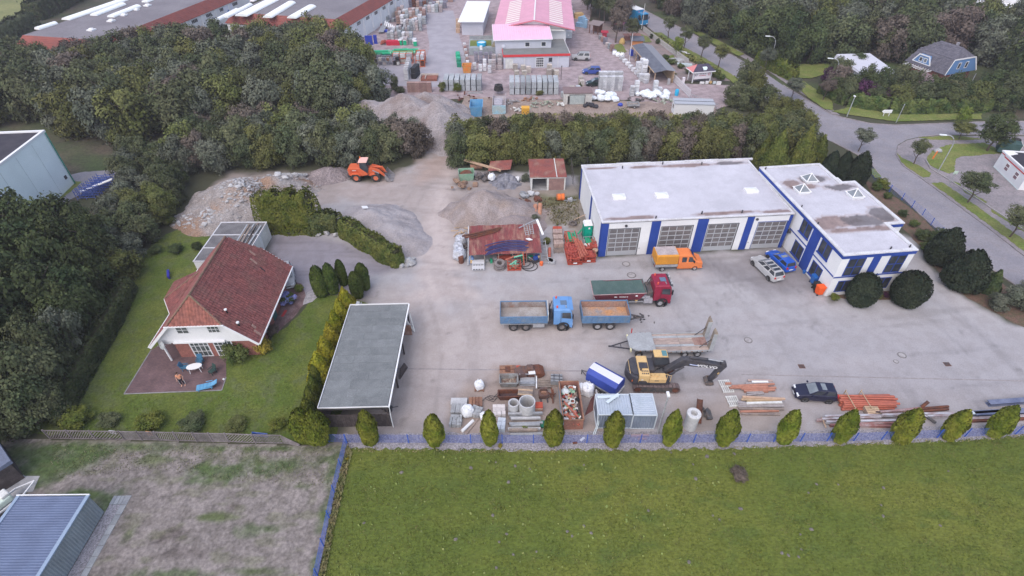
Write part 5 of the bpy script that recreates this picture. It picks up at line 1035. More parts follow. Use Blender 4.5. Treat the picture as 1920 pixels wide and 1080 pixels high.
# YARD STOCK
def one(name,lb_,cat,b,m,px,z=0,rz=0,gr0=None,bv0=0,world=None):
 loc=V3(world)if world else at(px[0],px[1],0);loc=V3((loc.x,loc.y,z))
 return tag(b.ob(name,m,None,loc,rz,bv0),lb_,cat,gr0)
def heap(name,lb_,cat,cones,x0,x1,y0,y1,m,res=.3,seed=1,amp=.18,extra=None,gr0=None):
 """heap of loose material: cones (x, y, height, radius x, radius y, turn)"""
 cx,cy=(x0+x1)/2,(y0+y1)/2;xs=np.arange(x0,x1+.01,res);ys=np.arange(y0,y1+.01,res);XX,YY=np.meshgrid(xs,ys)
 Z=np.zeros(XX.shape)-.2;wob=(fbm(XX+seed*37,YY+seed*11,3,seed)-.5)
 for(hx_,hy_,hh,rx,ry,tn)in cones:
  u=(XX-hx_)*cos(tn)+(YY-hy_)*sin(tn);v=-(XX-hx_)*sin(tn)+(YY-hy_)*cos(tn)
  d=np.sqrt((u/rx)**2+(v/ry)**2+.004)*(1+wob*.5);Z=np.maximum(Z,hh*(1.04-d))
 on=np.clip(Z/.3+.3,0,1);Z=Z+on*((fbm(XX+seed*7,YY,1.2,seed+3)-.5)*amp*2+(fbm(XX,YY+seed,.45,seed+5,2)-.5)*amp*.8)
 me=bpy.data.meshes.new(name);ix=np.arange(XX.size).reshape(XX.shape)
 q=np.stack([ix[:-1,:-1],ix[:-1,1:],ix[1:,1:],ix[1:,:-1]],-1).reshape(-1,4);zz=Z.ravel();q=q[(zz[q]>-.12).any(1)]
 me.from_pydata(np.stack([XX-cx,YY-cy,Z],-1).reshape(-1,3).tolist(),[],q.tolist());me.materials.append(m)
 o=tag(link(name,me,None,(cx,cy,0)),lb_,cat,gr0)
 def hgt(x,y):
  i=int((x-x0)/res);j=int((y-y0)/res);return float(Z[min(max(j,0),Z.shape[0]-1),min(max(i,0),Z.shape[1]-1)])
 return o,hgt,(cx,cy)
GRAVL=mat('heap_grey_gravel',(.33,.305,.315),(.275,.25,.255),.5,fn=.28,fs=11,bm_=.8,bs=18,rg=1)
GRAVB=mat('heap_brown_gravel',(.29,.25,.245),(.235,.195,.185),.6,fn=.3,fs=9,bm_=.9,bs=14,rg=1,c3=(.24,.19,.165),s3=.35)
RUBM=mat('heap_rubble_earth',(.285,.26,.25),(.225,.2,.19),.5,fn=.35,fs=6,bm_=1.,bs=9,rg=1,c3=(.26,.17,.12),s3=.22)
heap('gravel_heap','broad pale gravel heap between the clipped hedge and earth track','gravel heap',[(-18.6,61.6,2.,5.8,4.4,-.5),(-15.5,58.6,1.7,5.2,4.2,-.75),(-13.6,57.2,1.2,3.6,3.2,-.6)],-26,-8,51,68,GRAVL,seed=2)
heap('gravel_heap','tall brown gravel heap beside the rusty lean-to','gravel heap',[(-3.8,64.4,3.4,5.4,5.,0),(-.6,63.6,2.3,4.8,4.6,0)],-11,6,57.5,71,GRAVB,seed=4)
heap('gravel_heap','small gravel heap just behind the rusty lean-to roof','gravel heap',[(.4,60.6,1.7,4.2,3.,0)],-5,6,57.6,65,mat('heap_fine_gravel',(.265,.225,.222),(.23,.19,.185),.6,fn=.3,fs=10,bm_=.9,bs=14,rg=1),seed=5)
heap('earth_heap','huge sandy grey heap in the gap between both tree belts','earth heap',[(-19.,94.,5.4,9.5,7.5,.1),(-13.,91.5,4.9,7.5,7.5,-.4),(-25.5,95.,3.8,7.5,6,0),(-11.5,87.,2.4,5,6,0),(-15.5,98,4.2,8,5,0)],-38,-2,79,108,mat('heap_sandy_earth',(.315,.285,.288),(.265,.235,.235),.25,fn=.25,fs=5,bm_=.9,bs=6,rg=1,c3=(.21,.17,.16),s3=.3),res=.4,seed=7,amp=.28)
ho,hg,hc=heap('rubble_heap','large earth and broken concrete heap behind the garage block','rubble heap',[(-38.6,66.5,3.7,7,7.5,.2),(-34.2,69.5,2.9,6.5,4.8,0),(-40.5,62.8,1.5,5.5,3.8,0),(-35,63.5,1.9,5.5,4.8,0)],-50,-24,57.5,77,RUBM,res=.35,seed=9,amp=.3)
rr=random.Random(21);CHK=mat('concrete_chunk',(.42,.42,.43),(.33,.32,.32),2,fn=.15,rnd=.2)
chm=[]
for k in RG_(6):
 b=MB();b.ball((0,0,0),.5,6,4,(ru(.7,1.1),ru(.6,1),ru(.35,.6)),.3,rr);me=b.mesh('concrete_chunk');me.materials.append(CHK);chm.append(me)
rub=MB()
for k in RG_(900):
 t=rr.random();x=rr.gauss(-37.5,2.2)if t<.4 else(ru(-46,-38)if t<.65 else ru(-41,-27));y=66.8-(x+37.5)*.3+rr.gauss(0,1.6)if t<.4 else(ru(60,63.5)if t<.65 else ru(60,73))
 z=hg(x,y)
 if z<.02:continue
 s=abs(rr.gauss(0,.1))+.06;rub.ball((x-hc[0],y-hc[1],z),s,5,3,(1.2,1,.7),.35,rr)
stuff(rub.ob('rubble',mat('rubble_pieces',(.36,.35,.36),(.27,.25,.24),1.5,fn=.25),ho))
n=0
for k in RG_(160):
 t=rr.random();x=rr.gauss(-37.6,1.5)if t<.55 else ru(-45.5,-40);y=65.8-(x+37.5)*.25+rr.gauss(0,1.5)if t<.55 else ru(60.2,62.8)
 z=hg(x,y)
 if z<.05:continue
 n+=1
 if n>46:break
 o=link('concrete_chunk',rr.choice(chm),None,(x,y,z+.05),ru(0,6),tuple(ru(.45,1.)for _ in RG_(3)))
 tag(o,'broken pale concrete chunk lying on the large rubble heap','concrete chunk','concrete chunks on the rubble heap')
for k,(px,py)in EN_([(503,323),(514,324),(531,327),(540,331),(548,327),(555,331),(563,326),(571,324),(527,345),(538,349)]):
 p=at(px,py,.8);o=link('concrete_chunk',chm[k%6],None,(p.x,p.y,max(.2,hg(p.x,p.y)+.1)),k,(1.2,1.1,1.1));tag(o,'grey boulder lying along the back rim of the rubble heap','boulder','boulders behind the rubble heap')
heap('earth_heap','low dark heap of asphalt scrapings beside the wheel loader','earth heap',[(-27.8,74.6,1.5,3.4,2.6,0)],-33,-22,70,79,mat('asphalt_scrapings',(.18,.15,.15),(.24,.2,.2),.6,fn=.4,fs=5,bm_=1,bs=8),seed=12,amp=.25)
o=BX(-.4,.4,-.25,.25,0,.08).ob('foam_board',WP_,None,at(684,389,1.9));o.rotation_euler=(.2,.3,.6);tag(o,'white board lying on top of the pale gravel heap','board')
for k,(px,py)in EN_([(613,437),(630,440),(597,438)]):
 o=link('field_stone',chm[k],None,at(px,py,.2),k,(1.1,1,1.3));tag(o,'pale field stone at the foot of the clipped hedge','stone','stones at the foot of the hedge')
for k,(px,py,s)in EN_([(757,489,1.2),(766,487,1.4),(772,492,1.2),(764,496,1.),(752,497,1.),(775,485,.8)]):
 o=link('field_stone',chm[k],None,at(px,py,.25),k*1.3,(s,s,s));tag(o,'rough grey boulder at the tip of the sloping hedge','boulder','boulders at the hedge tip')
for k,(px,py,s)in EN_([(797,281,.6),(801,279,.6),(806,278,.7),(811,279,.7)]):
 o=link('field_stone',chm[k],None,at(px,py,.2),k,(s,s,s));tag(o,'white stone in a short row by the tree belt','stone','white stones by the tree belt')
 # junk behind the brown heap
tarp=MB();xs=np.arange(-2.6,2.61,.25);ys=np.arange(-2.2,2.21,.25);XX,YY=np.meshgrid(xs,ys);d=np.sqrt((XX/2.5)**2+(YY/2.1)**2);Z=np.maximum(-.05,1.5*(1-d)+(fbm(XX+5,YY,.7,31)-.5)*1.3*(d<1.1))
nx=len(xs);tarp.add(np.stack([XX,YY,Z],-1).reshape(-1,3).tolist(),[(j*nx+i,j*nx+i+1,(j+1)*nx+i+1,(j+1)*nx+i)for j in RG_(len(ys)-1)for i in RG_(nx-1)])
one('plastic_sheeting','crumpled heap of grey plastic sheeting behind the tall brown gravel heap','tarpaulin',tarp,mat('grey_plastic_sheet',(.2,.2,.23),(.12,.12,.14),2,rg=.4,fn=.2),(948,342))
sk=th_('rusty_skip','small pale green skip with rust heaped inside, by the earth track','skip',at(875,334),rad(5))
b=MB()
for s in(-1,1):b.hexa([(-1.,s*.8,0),(1.,s*.8,0),(1.,s*.74,0),(-1.,s*.74,0)],[(-1.2,s*.95,1.2),(1.2,s*.95,1.2),(1.2,s*.88,1.2),(-1.2,s*.88,1.2)]);b.hexa([(s*1.,-.8,0),(s*1.,.8,0),(s*.94,.8,0),(s*.94,-.8,0)],[(s*1.2,-.95,1.2),(s*1.2,.95,1.2),(s*1.13,.95,1.2),(s*1.13,-.95,1.2)])
b.ob('tub',mat('pale_green_paint',(.2,.36,.25),(.28,.36,.28),1.2,fn=.15),sk);b=MB();b.ball((0,0,.75),.9,9,5,(1.1,.85,.45),.2);b.ob('contents',RUST,sk)
for k,(px,py,lab,m,dims)in EN_([(868,350,'brown broken stone slabs piled by the pale green skip',mat('brown_stone',(.28,.18,.12),(.2,.13,.1),1.5),9),(905,335,'tangled dark scrap between skip and white bag',DS_,12)]):
 b=MB();[b.obox((rr.gauss(0,.8),rr.gauss(0,.7),ru(.1,.7)),(ru(.4,1.1),ru(.3,.8),ru(.12,.4)),ru(0,3),ru(-.5,.5),ru(-.5,.5))for _ in RG_(dims)]
 one('scrap_pile',lab,'scrap pile',b,m,(px,py))
o=MB().bar((-3.2,1.3,1.4),(2.6,-1.3,.9),.28).ob('timber_beam',WOODL,None,at(908,322));tag(o,'long pale timber beam lying across the scrap behind the heap','beam')
o=corr((0,0,0),(3.4,.2,.15),(.3,2.2,.5),.2,.03).ob('roof_sheet',REDR,None,at(915,321,.9));tag(o,'dull red corrugated sheet lying under the tree belt edge','roof sheet')
o=CY((-.9,0,.45),(.9,.3,.45),.42,12).ob('drum',RUSTL,None,at(893,318));tag(o,'pale rusty drum lying among the scrap behind the heap','drum')
def bag(name,lb_,px,s=1.,z=0,gr0=None,seed=0,m=None,base=None):
 r=random.Random(seed);b=MB();n=10
 prof=[(.3,0),(.5,.1),(.53,.45),(.5,.75),(.4,.95),(.22,1.02),(0,.98)]
 vs=[];fs=[]
 for rad_,h in prof:
  for k in RG_(n):
   t=2*pi*k/n;q=rad_*(1+.18*abs(cos(2*t))**3)*(1+r.uniform(-.08,.08));vs.append((q*cos(t)*s,q*sin(t)*s,(h+r.uniform(-.04,.04))*s*.9))
 for i in RG_(len(prof)-1):fs+=[(i*n+k,i*n+(k+1)%n,(i+1)*n+(k+1)%n,(i+1)*n+k)for k in RG_(n)]
 b.add(vs,fs);p=at(px[0],px[1]);o=b.ob(name,m or BAGW,None,(p.x,p.y,z),r.uniform(0,6));tag(o,lb_,'bag',gr0)
 l=MB()
 for k in RG_(4):
  t=pi/4+k*pi/2;l.tube([(.36*s*cos(t-.3),.36*s*sin(t-.3),.84*s),(.34*s*cos(t),.34*s*sin(t),1.08*s),(.36*s*cos(t+.3),.36*s*sin(t+.3),.84*s)],.03*s,5)
 l.ob('lifting_loop',m or BAGW,o);return o
bag('bulk_bag','white bulk bag lying on the scrap behind the tall brown heap',(922,340),.95,.35,seed=1)
bag('bulk_bag','small white sack beside the plastic sheeting near the open garage',(970,339),.7,seed=2)
o=th_('steel_drum','bright orange steel drum standing before the open red roofed garage','drum',at(1051,375),rad(3))
b=MB();b.cyl((-.55,0,.5),(.55,0,.5),.48,18);b.ob('shell',mat('drum_orange',(.7,.17,.04),(.62,.15,.04),1.5,fn=.06),o);b=MB();[b.lathe((x,0,.5),[(.485,-.03),(.52,0),(.485,.03)],18,'x')for x in(-.5,0,.5)];b.ob('rolling_hoop',RUSTL,o)
b=MB();b.bar((-.9,0,.2),(.9,.1,.2),.1);b.bar((-.6,-.4,.1),(.2,.4,.1),.08);b.box(-.4,.3,-.25,.2,.1,.5);b.ball((.1,0,.5),.25,7,4)
one('machine_part','grey steel machine part lying beside the orange steel drum','machine part',b,STEEL,(1069,378))
for k,(px,py,r_,L_,rz)in EN_([(1003,398,.3,2.6,85),(1012,397,.3,2.8,85)]):
 b=MB();b.cyl((-L_/2,0,r_),(L_/2,0,r_),r_,12);one('clay_pipe',['thick pale terracotta pipe next to thin poles by the heap','thick terracotta pipe with mottled end by the heap'][k],'pipe',b,mat('pale_terracotta',(.5,.25,.15),(.42,.2,.13),1.2,fn=.15),(px,py),rz=rad(rz))
for k in RG_(4):
 b=MB();b.bar((0,-1.4,.15+.05*k),(.2,1.4,.15+.05*k),.09);one('pole','thin grey pole leaning beside the terracotta pipes','pole',b,WOOD,(995+2.5*k,398),gr0='poles beside the terracotta pipes')
for k,(px,py,m)in EN_([(984,379,RUST),(1004,376,RUST),(985,370,SLABG),(1000,366,CONCL)]):
 b=MB();[b.obox((rr.gauss(0,.35),rr.gauss(0,.3),ru(.15,.5)),(.8,.6,.25),ru(0,3),ru(-.4,.4),ru(-.4,.4))for _ in RG_(4)]
 one('scrap_pile',['rust brown plates at the toe of the brown gravel heap','rust red scrap pile between heap and orange drum','grey broken slabs on the flank of brown gravel heap','pale concrete lumps near the open garage corner'][k],'scrap pile',b,m,(px,py))
 # portable toilet
o=th_('portable_toilet','green portable toilet with white roof beside the workshop wall','portable toilet',at(1100,443),rad(4))
b=MB();b.box(-.55,.55,-.55,.55,.06,2.);b.ob('cabin',mat('toilet_green',(0.,.27,.18),(0.,.23,.16),1.5,rg=.5,fn=.05),o,bv0=.04)
b=MB();b.hexa([(-.58,-.58,2.),(.58,-.58,2.),(.58,.58,2.),(-.58,.58,2.)],[(-.45,-.45,2.28),(.45,-.45,2.28),(.45,.45,2.28),(-.45,.45,2.28)]);b.ob('roof',WP_,o)
BX(-.42,.42,-.575,-.552,.15,1.85).ob('door',mat('toilet_door',(0.,.31,.21),fn=.04),o);BX(0.,.22,-.59,-.577,1.5,1.75).ob('sign_plate',WP_,o);BX(-.6,.6,-.6,.6,0,.06).ob('skid',CH_,o)
# rusty lean-to with stock around it
lt=th_('storage_lean_to','long low storage shelter with rusty red corrugated roof','shelter',(-5.1,52.3,0),rad(2.6));LW,LD=8.7,5.2
LTR=mat('rusty_red_sheet',(.215,.055,.055),(.165,.055,.055),.8,rg=.8,fn=.25,c3=(.3,.17,.13),s3=.6,stretch=(1.6,.5,1))
for j in RG_(2):
 y0=j*LD/2
 for i in RG_(9):
  x0=i*LW/9;ex_=ru(-.05,.05)
  corr((x0-.03,y0-.06+ex_,1.55+j*.3+.03*(i%2)),(LW/9+.06,0,ru(-.02,.02)),(0,LD/2+.12,.3),.19,.025).ob('roof_sheet',LTR,lt)
b=MB();b.box(0,LW,LD-.1,LD,0,2.05);b.ob('back_wall',WOODD,lt)
for i in RG_(6):
 for y in(.15,2.6,LD-.2):BX(.1+i*1.7-.05,.1+i*1.7+.05,y-.05,y+.05,0,1.5+.115*y).ob('post',WOOD,lt)
MB().bar((-.25,-.2,.1),(-.1,LD-.6,2.6),.12).ob('edge_post',STEEL,lt)
for k in RG_(9):
 zc=1.7+.06*(k%3);yy=.1+.2*k;b=MB();n=9;b.tube([(1.9+.15*(k%4)+4.9*i/n,yy+.45*sin(pi*i/n*.9)-.55*(1-i/n)**2*(1 if k>3 else .6),zc+.1*yy-.02-.35*max(0,.25-i/n)*(k<4))for i in RG_(n+1)],.065,6)
 p=Matrix.Rotation(rad(2.6),3,'Z')@V3((0,0,0));o=b.ob('blue_pipe',mat('dark_blue_pipe',(.035,.035,.12),(.05,.05,.14),2,rg=.4),None,(-5.1,52.3,0),rad(2.6));tag(o,'long dark blue plastic pipe lying bent on the rusty roof edge','pipe','blue pipes on the rusty roof')
for k,(xa,ya,xb,yb_)in EN_([(-.9,3.1,4.,4.5),(-.6,2.8,3.9,4.2),(.2,2.7,3.6,3.9)]):
 o=MB().bar((xa,ya,1.65+.115*ya+.12),(xb,yb_,1.65+.115*yb_+.12),.2 if k==0 else .1,.16).ob('steel_beam',RUST,None,(-5.1,52.3,0),rad(2.6));tag(o,['thick rusty beam lying along the back of rusty roof','thin rusty bar lying beside the thick roof beam','short thin rusty bar low on the rusty roof'][k],'beam')
def ladder(p,q,w_,n,m,lb_,side=None):
 p=V3(p);q=V3(q);s=(side or V3((1,0,0)))*w_/2;b=MB();b.bar(p-s,q-s,.06);b.bar(p+s,q+s,.06);[b.bar(p.lerp(q,(i+.5)/n)-s,p.lerp(q,(i+.5)/n)+s,.04)for i in RG_(n)]
 o=b.ob('ladder',m);return tag(o,lb_,'ladder')
R26=Matrix.Rotation(rad(2.6),3,'Z');LT=lambda x,y,z:R26@V3((x,y,z))+V3((-5.1,52.3,0))
ladder(LT(7.2,2.8,2.15),LT(7.,4.9,2.42),.4,6,STEEL,'grey ladder lying across the rusty roof, nearer the heap');ladder(LT(7.8,3.,2.17),LT(7.7,5.,2.44),.4,6,STEEL,'grey ladder lying across the rusty roof beside another, outer one')
o=MB().bar(LT(6.2,4.2,2.35),LT(8.7,5.9,2.5),.1).ob('steel_pole',STEEL);tag(o,'long grey pole laid diagonally over the two roof ladders','pole')
b=MB();b.bar(LT(8.6,5.8,2.45),LT(9.2,3.6,1.6),.3,.12);tag(b.ob('white_board',WP_),'white boards standing on end at the lean-to corner','boards')
b=MB();[b.obox(LT(7.2+.15*i,2.3-.12*i,2.),(.5,.12,.1),.2)for i in RG_(3)];tag(b.ob('roof_scrap',WP_),'small white offcuts lying on the rusty roof','offcut')
ladder(LT(9.2,-.5,.1),LT(9.,2.8,1.4),.75,7,STEEL,'steel rack frame leaning at the open end of lean-to')
b=MB();b.cyl((0,-.9,.3),(.15,.9,.34),.2,10);one('orange_pipe','single orange pipe stub lying beside the leaning rack frame','pipe',b,TERRA,(1029,478))
b=MB();[b.obox((rr.gauss(0,.25),rr.gauss(0,.6),.2),(.7,.5,.3),ru(0,3))for _ in RG_(4)];one('stone_slab','grey stone slabs stacked beside the lean-to corner','stone slabs',b,CONC,(1030,492))
for k,(px,py,s)in EN_([(864,458,1.35),(860,470,1.2),(862,484,1.5)]):bag('bulk_bag',['white bulk bag farthest back beside the lean-to end','middle white bulk bag of three at the lean-to end','largest white bulk bag before the rusty barrel'][k],(px,py),s,seed=10+k,m=mat('grubby_bag',(.52,.54,.6),(.38,.39,.42),2,fn=.15))
def tyre(lb_,px,r,w_=.3,z=0,flat=True,gr0=None,m=None):
 p=at(*px);b=MB();b.lathe((0,0,0),[(r*.5,-w_*.4),(r*.9,-w_*.5),(r,-w_*.35),(r,w_*.35),(r*.9,w_*.5),(r*.5,w_*.4),(r*.52,0),(r*.5,-w_*.4)],18,'z')
 o=b.ob('tyre',m or mat('dusty_tyre',(.1,.085,.08),(.14,.12,.11),3,fn=.2),None,(p.x,p.y,z+w_/2));return tag(o,lb_,'tyre',gr0)
for k in RG_(3):tyre(['large worn tyre, lowest of the stack before the lean-to','large worn tyre in the middle of its stack','large worn tyre, topmost of the stack before the lean-to'][k],(937,502),.74-.05*k,.28,.28*k,m=mat('worn_tyre',(.2,.175,.17),(.15,.13,.13),4,fn=.25)).rotation_euler=(rad(14),0,0)
tyre('small dark tyre beside the bulk bags at the lean-to end',(871,470),.4,.25,.5);tyre('small dark tyre leaning under the bulk bags',(869,463),.4,.25,.2)
tyre('old tyre lying on a pallet near the portable toilet',(1074,422),.55,.28,.15)
b=MB();b.lathe((0,0,0),[(.32,0),(.34,.3),(.34,.6),(.32,.9),(0,.9)],14);one('rusty_barrel','rusty open barrel before the white bulk bags','barrel',b,RUST,(865,492))
b=MB();b.lathe((0,0,0),[(.3,0),(.33,.3),(.33,.6),(.3,.9),(.2,.98),(0,1.)],14);o=one('plastic_barrel','blue plastic barrel with yellow label at the lean-to corner','barrel',b,mat('barrel_blue',(.1,.2,.42),(.2,.28,.42),2,fn=.1),(884.5,493));BX(-.15,.15,-.36,-.32,.2,.7).ob('label_patch',YELLOW,o)
for k in RG_(2):
 o=th_('battery_case',['pale grey slotted case, rear one of the pair before lean-to','pale grey slotted case, front one of the pair before lean-to'][k],'case',at(897,497+8*k),rad(2))
 BX(-.75,.75,-.35,.35,.1,.6-.25*k).ob('body',mat('pale_case',(.5,.5,.52),fn=.06),o,bv0=.03);b=MB();[b.box(-.6+.32*i,-.42+.32*i,-.36,-.345,.2,.35)for i in RG_(4)];b.ob('slot',CH_,o)
o=th_('parts_crate','orange mesh crate full of green fittings before the lean-to','crate',at(964,503),rad(2))
b=MB();[b.bar((x,y,0),(x,y,.9),.06)for x in(-.8,0,.8)for y in(-.5,.5)];[b.bar((-.8,y,z),(.8,y,z),.05)for y in(-.5,.5)for z in(.08,.5,.88)];[b.bar((x,-.5,z),(x,.5,z),.05)for x in(-.8,.8)for z in(.08,.5,.88)];b.box(-.8,.8,-.5,.5,.05,.1);b.ob('frame',mat('crate_red',(.42,.08,.05),fn=.1),o)
b=MB();[b.cyl((ru(-.6,.6),ru(-.4,.4),ru(.2,.8)),(ru(-.6,.6),ru(-.4,.4),ru(.3,1.1)),.1,7)for _ in RG_(9)];stuff(b.ob('green_fittings',mat('pale_green_fitting',(.16,.42,.3),fn=.1),o));b=MB();[b.cyl((ru(-.7,.7),ru(-.4,.4),ru(.2,.6)),(ru(-.7,.7),ru(-.4,.4),ru(.3,.9)),.09,7)for _ in RG_(9)];stuff(b.ob('red_fittings',TERRA,o))
for k,(a_,c_,m,lab)in EN_([((-.9,.2,.9),(.8,.9,1.2),TERRA,'orange pipe propped over the crates before the lean-to'),((.1,.3,1.2),(1.2,.55,1.35),mat('pale_green_fitting',(.16,.42,.3)),'pale green pipe propped on the orange mesh crate'),((1.35,.3,0),(1.2,.6,1.7),TERRA,'upright orange pipe leaning on the lean-to front')]):
 b=MB();b.cyl(a_,c_,.1,8);one('loose_pipe',lab,'pipe',b,m,(962,500))
for k in RG_(3):
 b=MB();r_=.95-.12*k;b.tube([(r_*cos(t*pi/12),r_*.95*sin(t*pi/12),.06+.05*k)for t in RG_(24)],.045,6,True);one('black_hose_coil',['widest ring of black hose lying before the lean-to','middle ring of black hose lying before the lean-to','smallest ring of black hose lying before the lean-to'][k],'hose',b,BLACK,(993-5*k,500-2*k),z=.04*k)
o=th_('compactor','small machine with blue engine and yellow tank beside hose rings','machine',at(1004,492),rad(30));BX(-.4,.4,-.25,.25,.1,.5).ob('base',CH_,o);BX(-.25,.25,-.2,.2,.5,.9).ob('engine',paint('engine_blue',(.03,.08,.3)),o);CY((.25,0,.7),(.5,0,.7),.15,8).ob('tank',YELLOW,o);b=MB();b.tube([(-.4,-.2,.6),(-.9,-.2,1.1),(-.9,.2,1.1),(-.4,.2,.6)],.03);b.ob('handle',STEEL,o)
b=MB();b.lathe((0,0,0),[(.2,0),(.24,.45),(.2,.5),(0,.5)],10);one('bucket','orange bucket at the foot of the leaning rack','bucket',b,mat('bucket_orange',(.7,.15,.05)),(1015,497))
b=MB();b.lathe((0,0,0),[(.3,0),(.4,.08),(.4,.14),(0,.16)],12);one('reel','rusty cable reel among the hose rings','reel',b,RUSTL,(999,488),z=.1)
for k,(px,py,m,w_,h_)in EN_([(928,487,CONC,.5,.4),(921,492,GREENP,.25,.5),(912,490,SLABG,.5,.35),(945,486,mat('crate_red',(.42,.08,.05)),1.6,.5),(980,488,GREENP,.4,.5),(986,484,REDL,.25,.9),(990,483,GREENP,1.3,.2),(1007,483,MATS['engine_blue'],.5,.4)]):
 b=MB();b.obox((0,0,h_/2),(w_,.4,h_),.2);one('stock_item',['grey concrete block under the lean-to front edge','narrow green canister under the lean-to front edge','slate grey box under the lean-to front edge','long red crate behind the stacked tyres','green jerrycan beside the orange mesh crate','thin red upright board beside the mesh crate','low green plank under the lean-to edge near hoses','blue box under the lean-to edge by the rack'][k],'box',b,m,(px,py))
b=MB();[b.obox((rr.gauss(0,.5),rr.gauss(0,.6),ru(.1,.9)),(ru(.3,1.6),.12,.1),ru(0,3),0,ru(-.5,.5))for _ in RG_(14)];one('wood_scrap','loose timber scraps heaped behind the bulk bags','scrap pile',b,WOODL,(866,443))
def pallet(parent,w_,d_,m=WOOD,z=0):
 b=MB();[b.box(-w_/2,w_/2,-d_/2+i*d_/6,-d_/2+i*d_/6+d_*.11,z+.11,z+.14)for i in RG_(6)];[b.box(-w_/2+i*(w_-.1)/2,-w_/2+i*(w_-.1)/2+.1,-d_/2,d_/2-.05,z,z+.108)for i in RG_(3)];return b.ob('pallet',m,parent)
PBR=mat('pale_brick',(.4,.3,.26),(.34,.25,.22),2,fn=.15,rnd=.1)
for k,(px,py,m,hh)in EN_([(1045,433,mat('crate_red',(.42,.08,.05)),.3),(1045,441,PBR,.55),(1046,452,PBR,.6),(1047,462,PBR,.55),(1047,471,PBR,.3)]):
 o=th_('paver_pallet',['pallet with low red crate at the far end of the paver row','second pallet from the red crate, stacked with pale pavers','third pallet from the red crate, stacked with pale pavers','fourth pallet from the red crate, with pavers and dark gap','nearest pallet of the paver row, almost empty'][k],'pallet',at(px,py),rad(2));pallet(o,1.25,.9)
 if k==4:continue
 for i in RG_(4):
  for j in RG_(2):BX(-.6+.3*i+.01,-.31+.3*i,-.42+.42*j+.01,-.01+.42*j,.15,.15+hh+ru(-.02,.02)).ob('paver',m,o)
CRED=MATS['crate_red']
def cage(lb_,px,w_,d_,h_,fill,nf,r_=.11,plate=True,rz=3,name='mesh_cage',frame=None,long=False):
 o=th_(name,lb_,'crate',at(*px),rad(rz));b=MB();nx_,ny_=max(2,int(w_/.35)),max(2,int(d_/.35))
 [b.bar((-w_/2+i*w_/nx_,y,.05),(-w_/2+i*w_/nx_,y,h_),.03)for i in RG_(nx_+1)for y in(-d_/2,d_/2)];[b.bar((x,-d_/2+i*d_/ny_,.05),(x,-d_/2+i*d_/ny_,h_),.03)for i in RG_(ny_+1)for x in(-w_/2,w_/2)]
 [b.bar((-w_/2,y,z),(w_/2,y,z),.05)for y in(-d_/2,d_/2)for z in(.06,h_/2,h_)];[b.bar((x,-d_/2,z),(x,d_/2,z),.05)for x in(-w_/2,w_/2)for z in(.06,h_/2,h_)];b.box(-w_/2,w_/2,-d_/2,d_/2,.04,.08);b.ob('frame',frame or CRED,o)
 if plate:BX(-.22,.22,-d_/2-.05,-d_/2-.03,.2,.38).ob('tag_plate',WP_,o)
 g_={}
 for i in RG_(nf):
  m=fill[i%len(fill)];b=g_.setdefault(m.name,(MB(),m))[0];x,y,z=ru(-w_/2+.15,w_/2-.15),ru(-d_/2+.15,d_/2-.15),h_*.55+.5*h_*rr.random()*.9
  if long:b.cyl((-w_/2+.12+(w_-.24)*((i*.37)%1),-d_/2-.05,.35+h_*.55*((i*.61)%1)),(-w_/2+.12+(w_-.24)*((i*.37)%1),d_/2+.1,.35+h_*.55*((i*.61)%1)),r_,8)
  else:
   t=ru(0,6.3);L_=ru(.15,.3);q=V3((cos(t)*L_,sin(t)*L_,ru(-.2,.25)));c_=V3((x,y,z));b.cyl(c_-q,c_+q,r_*ru(.8,1.2),8);b.lathe(c_+q,[(r_*1.3,-.04),(r_*1.3,.04),(r_*.8,.04)],8)
 for b,m in g_.values():stuff(b.ob('fittings',m,o))
 return o
RFIT=mat('terracotta_fitting',(.36,.07,.05),(.27,.055,.045),3,rg=.5,fn=.15)
cage('long red mesh cage heaped with terracotta pipe fittings',(1074.5,481),1.75,3.4,1.,[RFIT],170);cage('smaller red mesh cage of fittings nearest the blue corner pillar',(1102,487),1.7,1.2,.95,[RFIT],60)
cage('red mesh cage with bags and fittings behind the smaller cage',(1098,473),1.3,1.,.95,[RFIT,RFIT,OFFW],26,plate=False);cage('grey rack of green and red pipes against the workshop wall',(1106,461),1.6,1.5,.9,[GREENP,GREENP,TERRA],10,.09,False,frame=STEEL,long=True)
cage('pallet cage of short green pipes before the portable toilet',(1070,451),1.45,1.9,.8,[GREENP,GREENP,GREENP,TERRA],12,.09,False,frame=CRED,long=True);cage('red fittings cage squeezed between rack and corner pillar',(1112,470),1.,.9,.9,[RFIT],22,plate=False)
for k in RG_(6):
 b=MB();b.cyl((-.42+.17*k,2.3-.2*k,1.15+.1*(k%2)),(.1+.17*k,-2.1+.15*k,1.08+.1*(k%2)),.085,9);one('orange_pipe','long orange drain pipe laid over the fittings cages','pipe',b,TERRA,(1083,478),gr0='orange pipes over the fittings cages')
b=MB();b.cyl((0,0,0),(0,0,.1),.35,14);b.cyl((0,0,.1),(0,0,.8),.2,12);b.cyl((0,0,.8),(0,0,.9),.35,14);one('wooden_reel','wooden cable reel standing at the blue corner pillar','cable reel',b,WOODL,(1115,479))
b=MB();b.cyl((0,-.9,.6),(.9,.5,.7),.1,8);one('green_pipe','single green pipe sticking out towards the portable toilet','pipe',b,GREENP,(1082,438))
b=MB();b.box(-.5,.5,-.4,.4,0,.14);one('low_pallet','low dark pallet under the old tyre','pallet',b,WOOD,(1073,423))
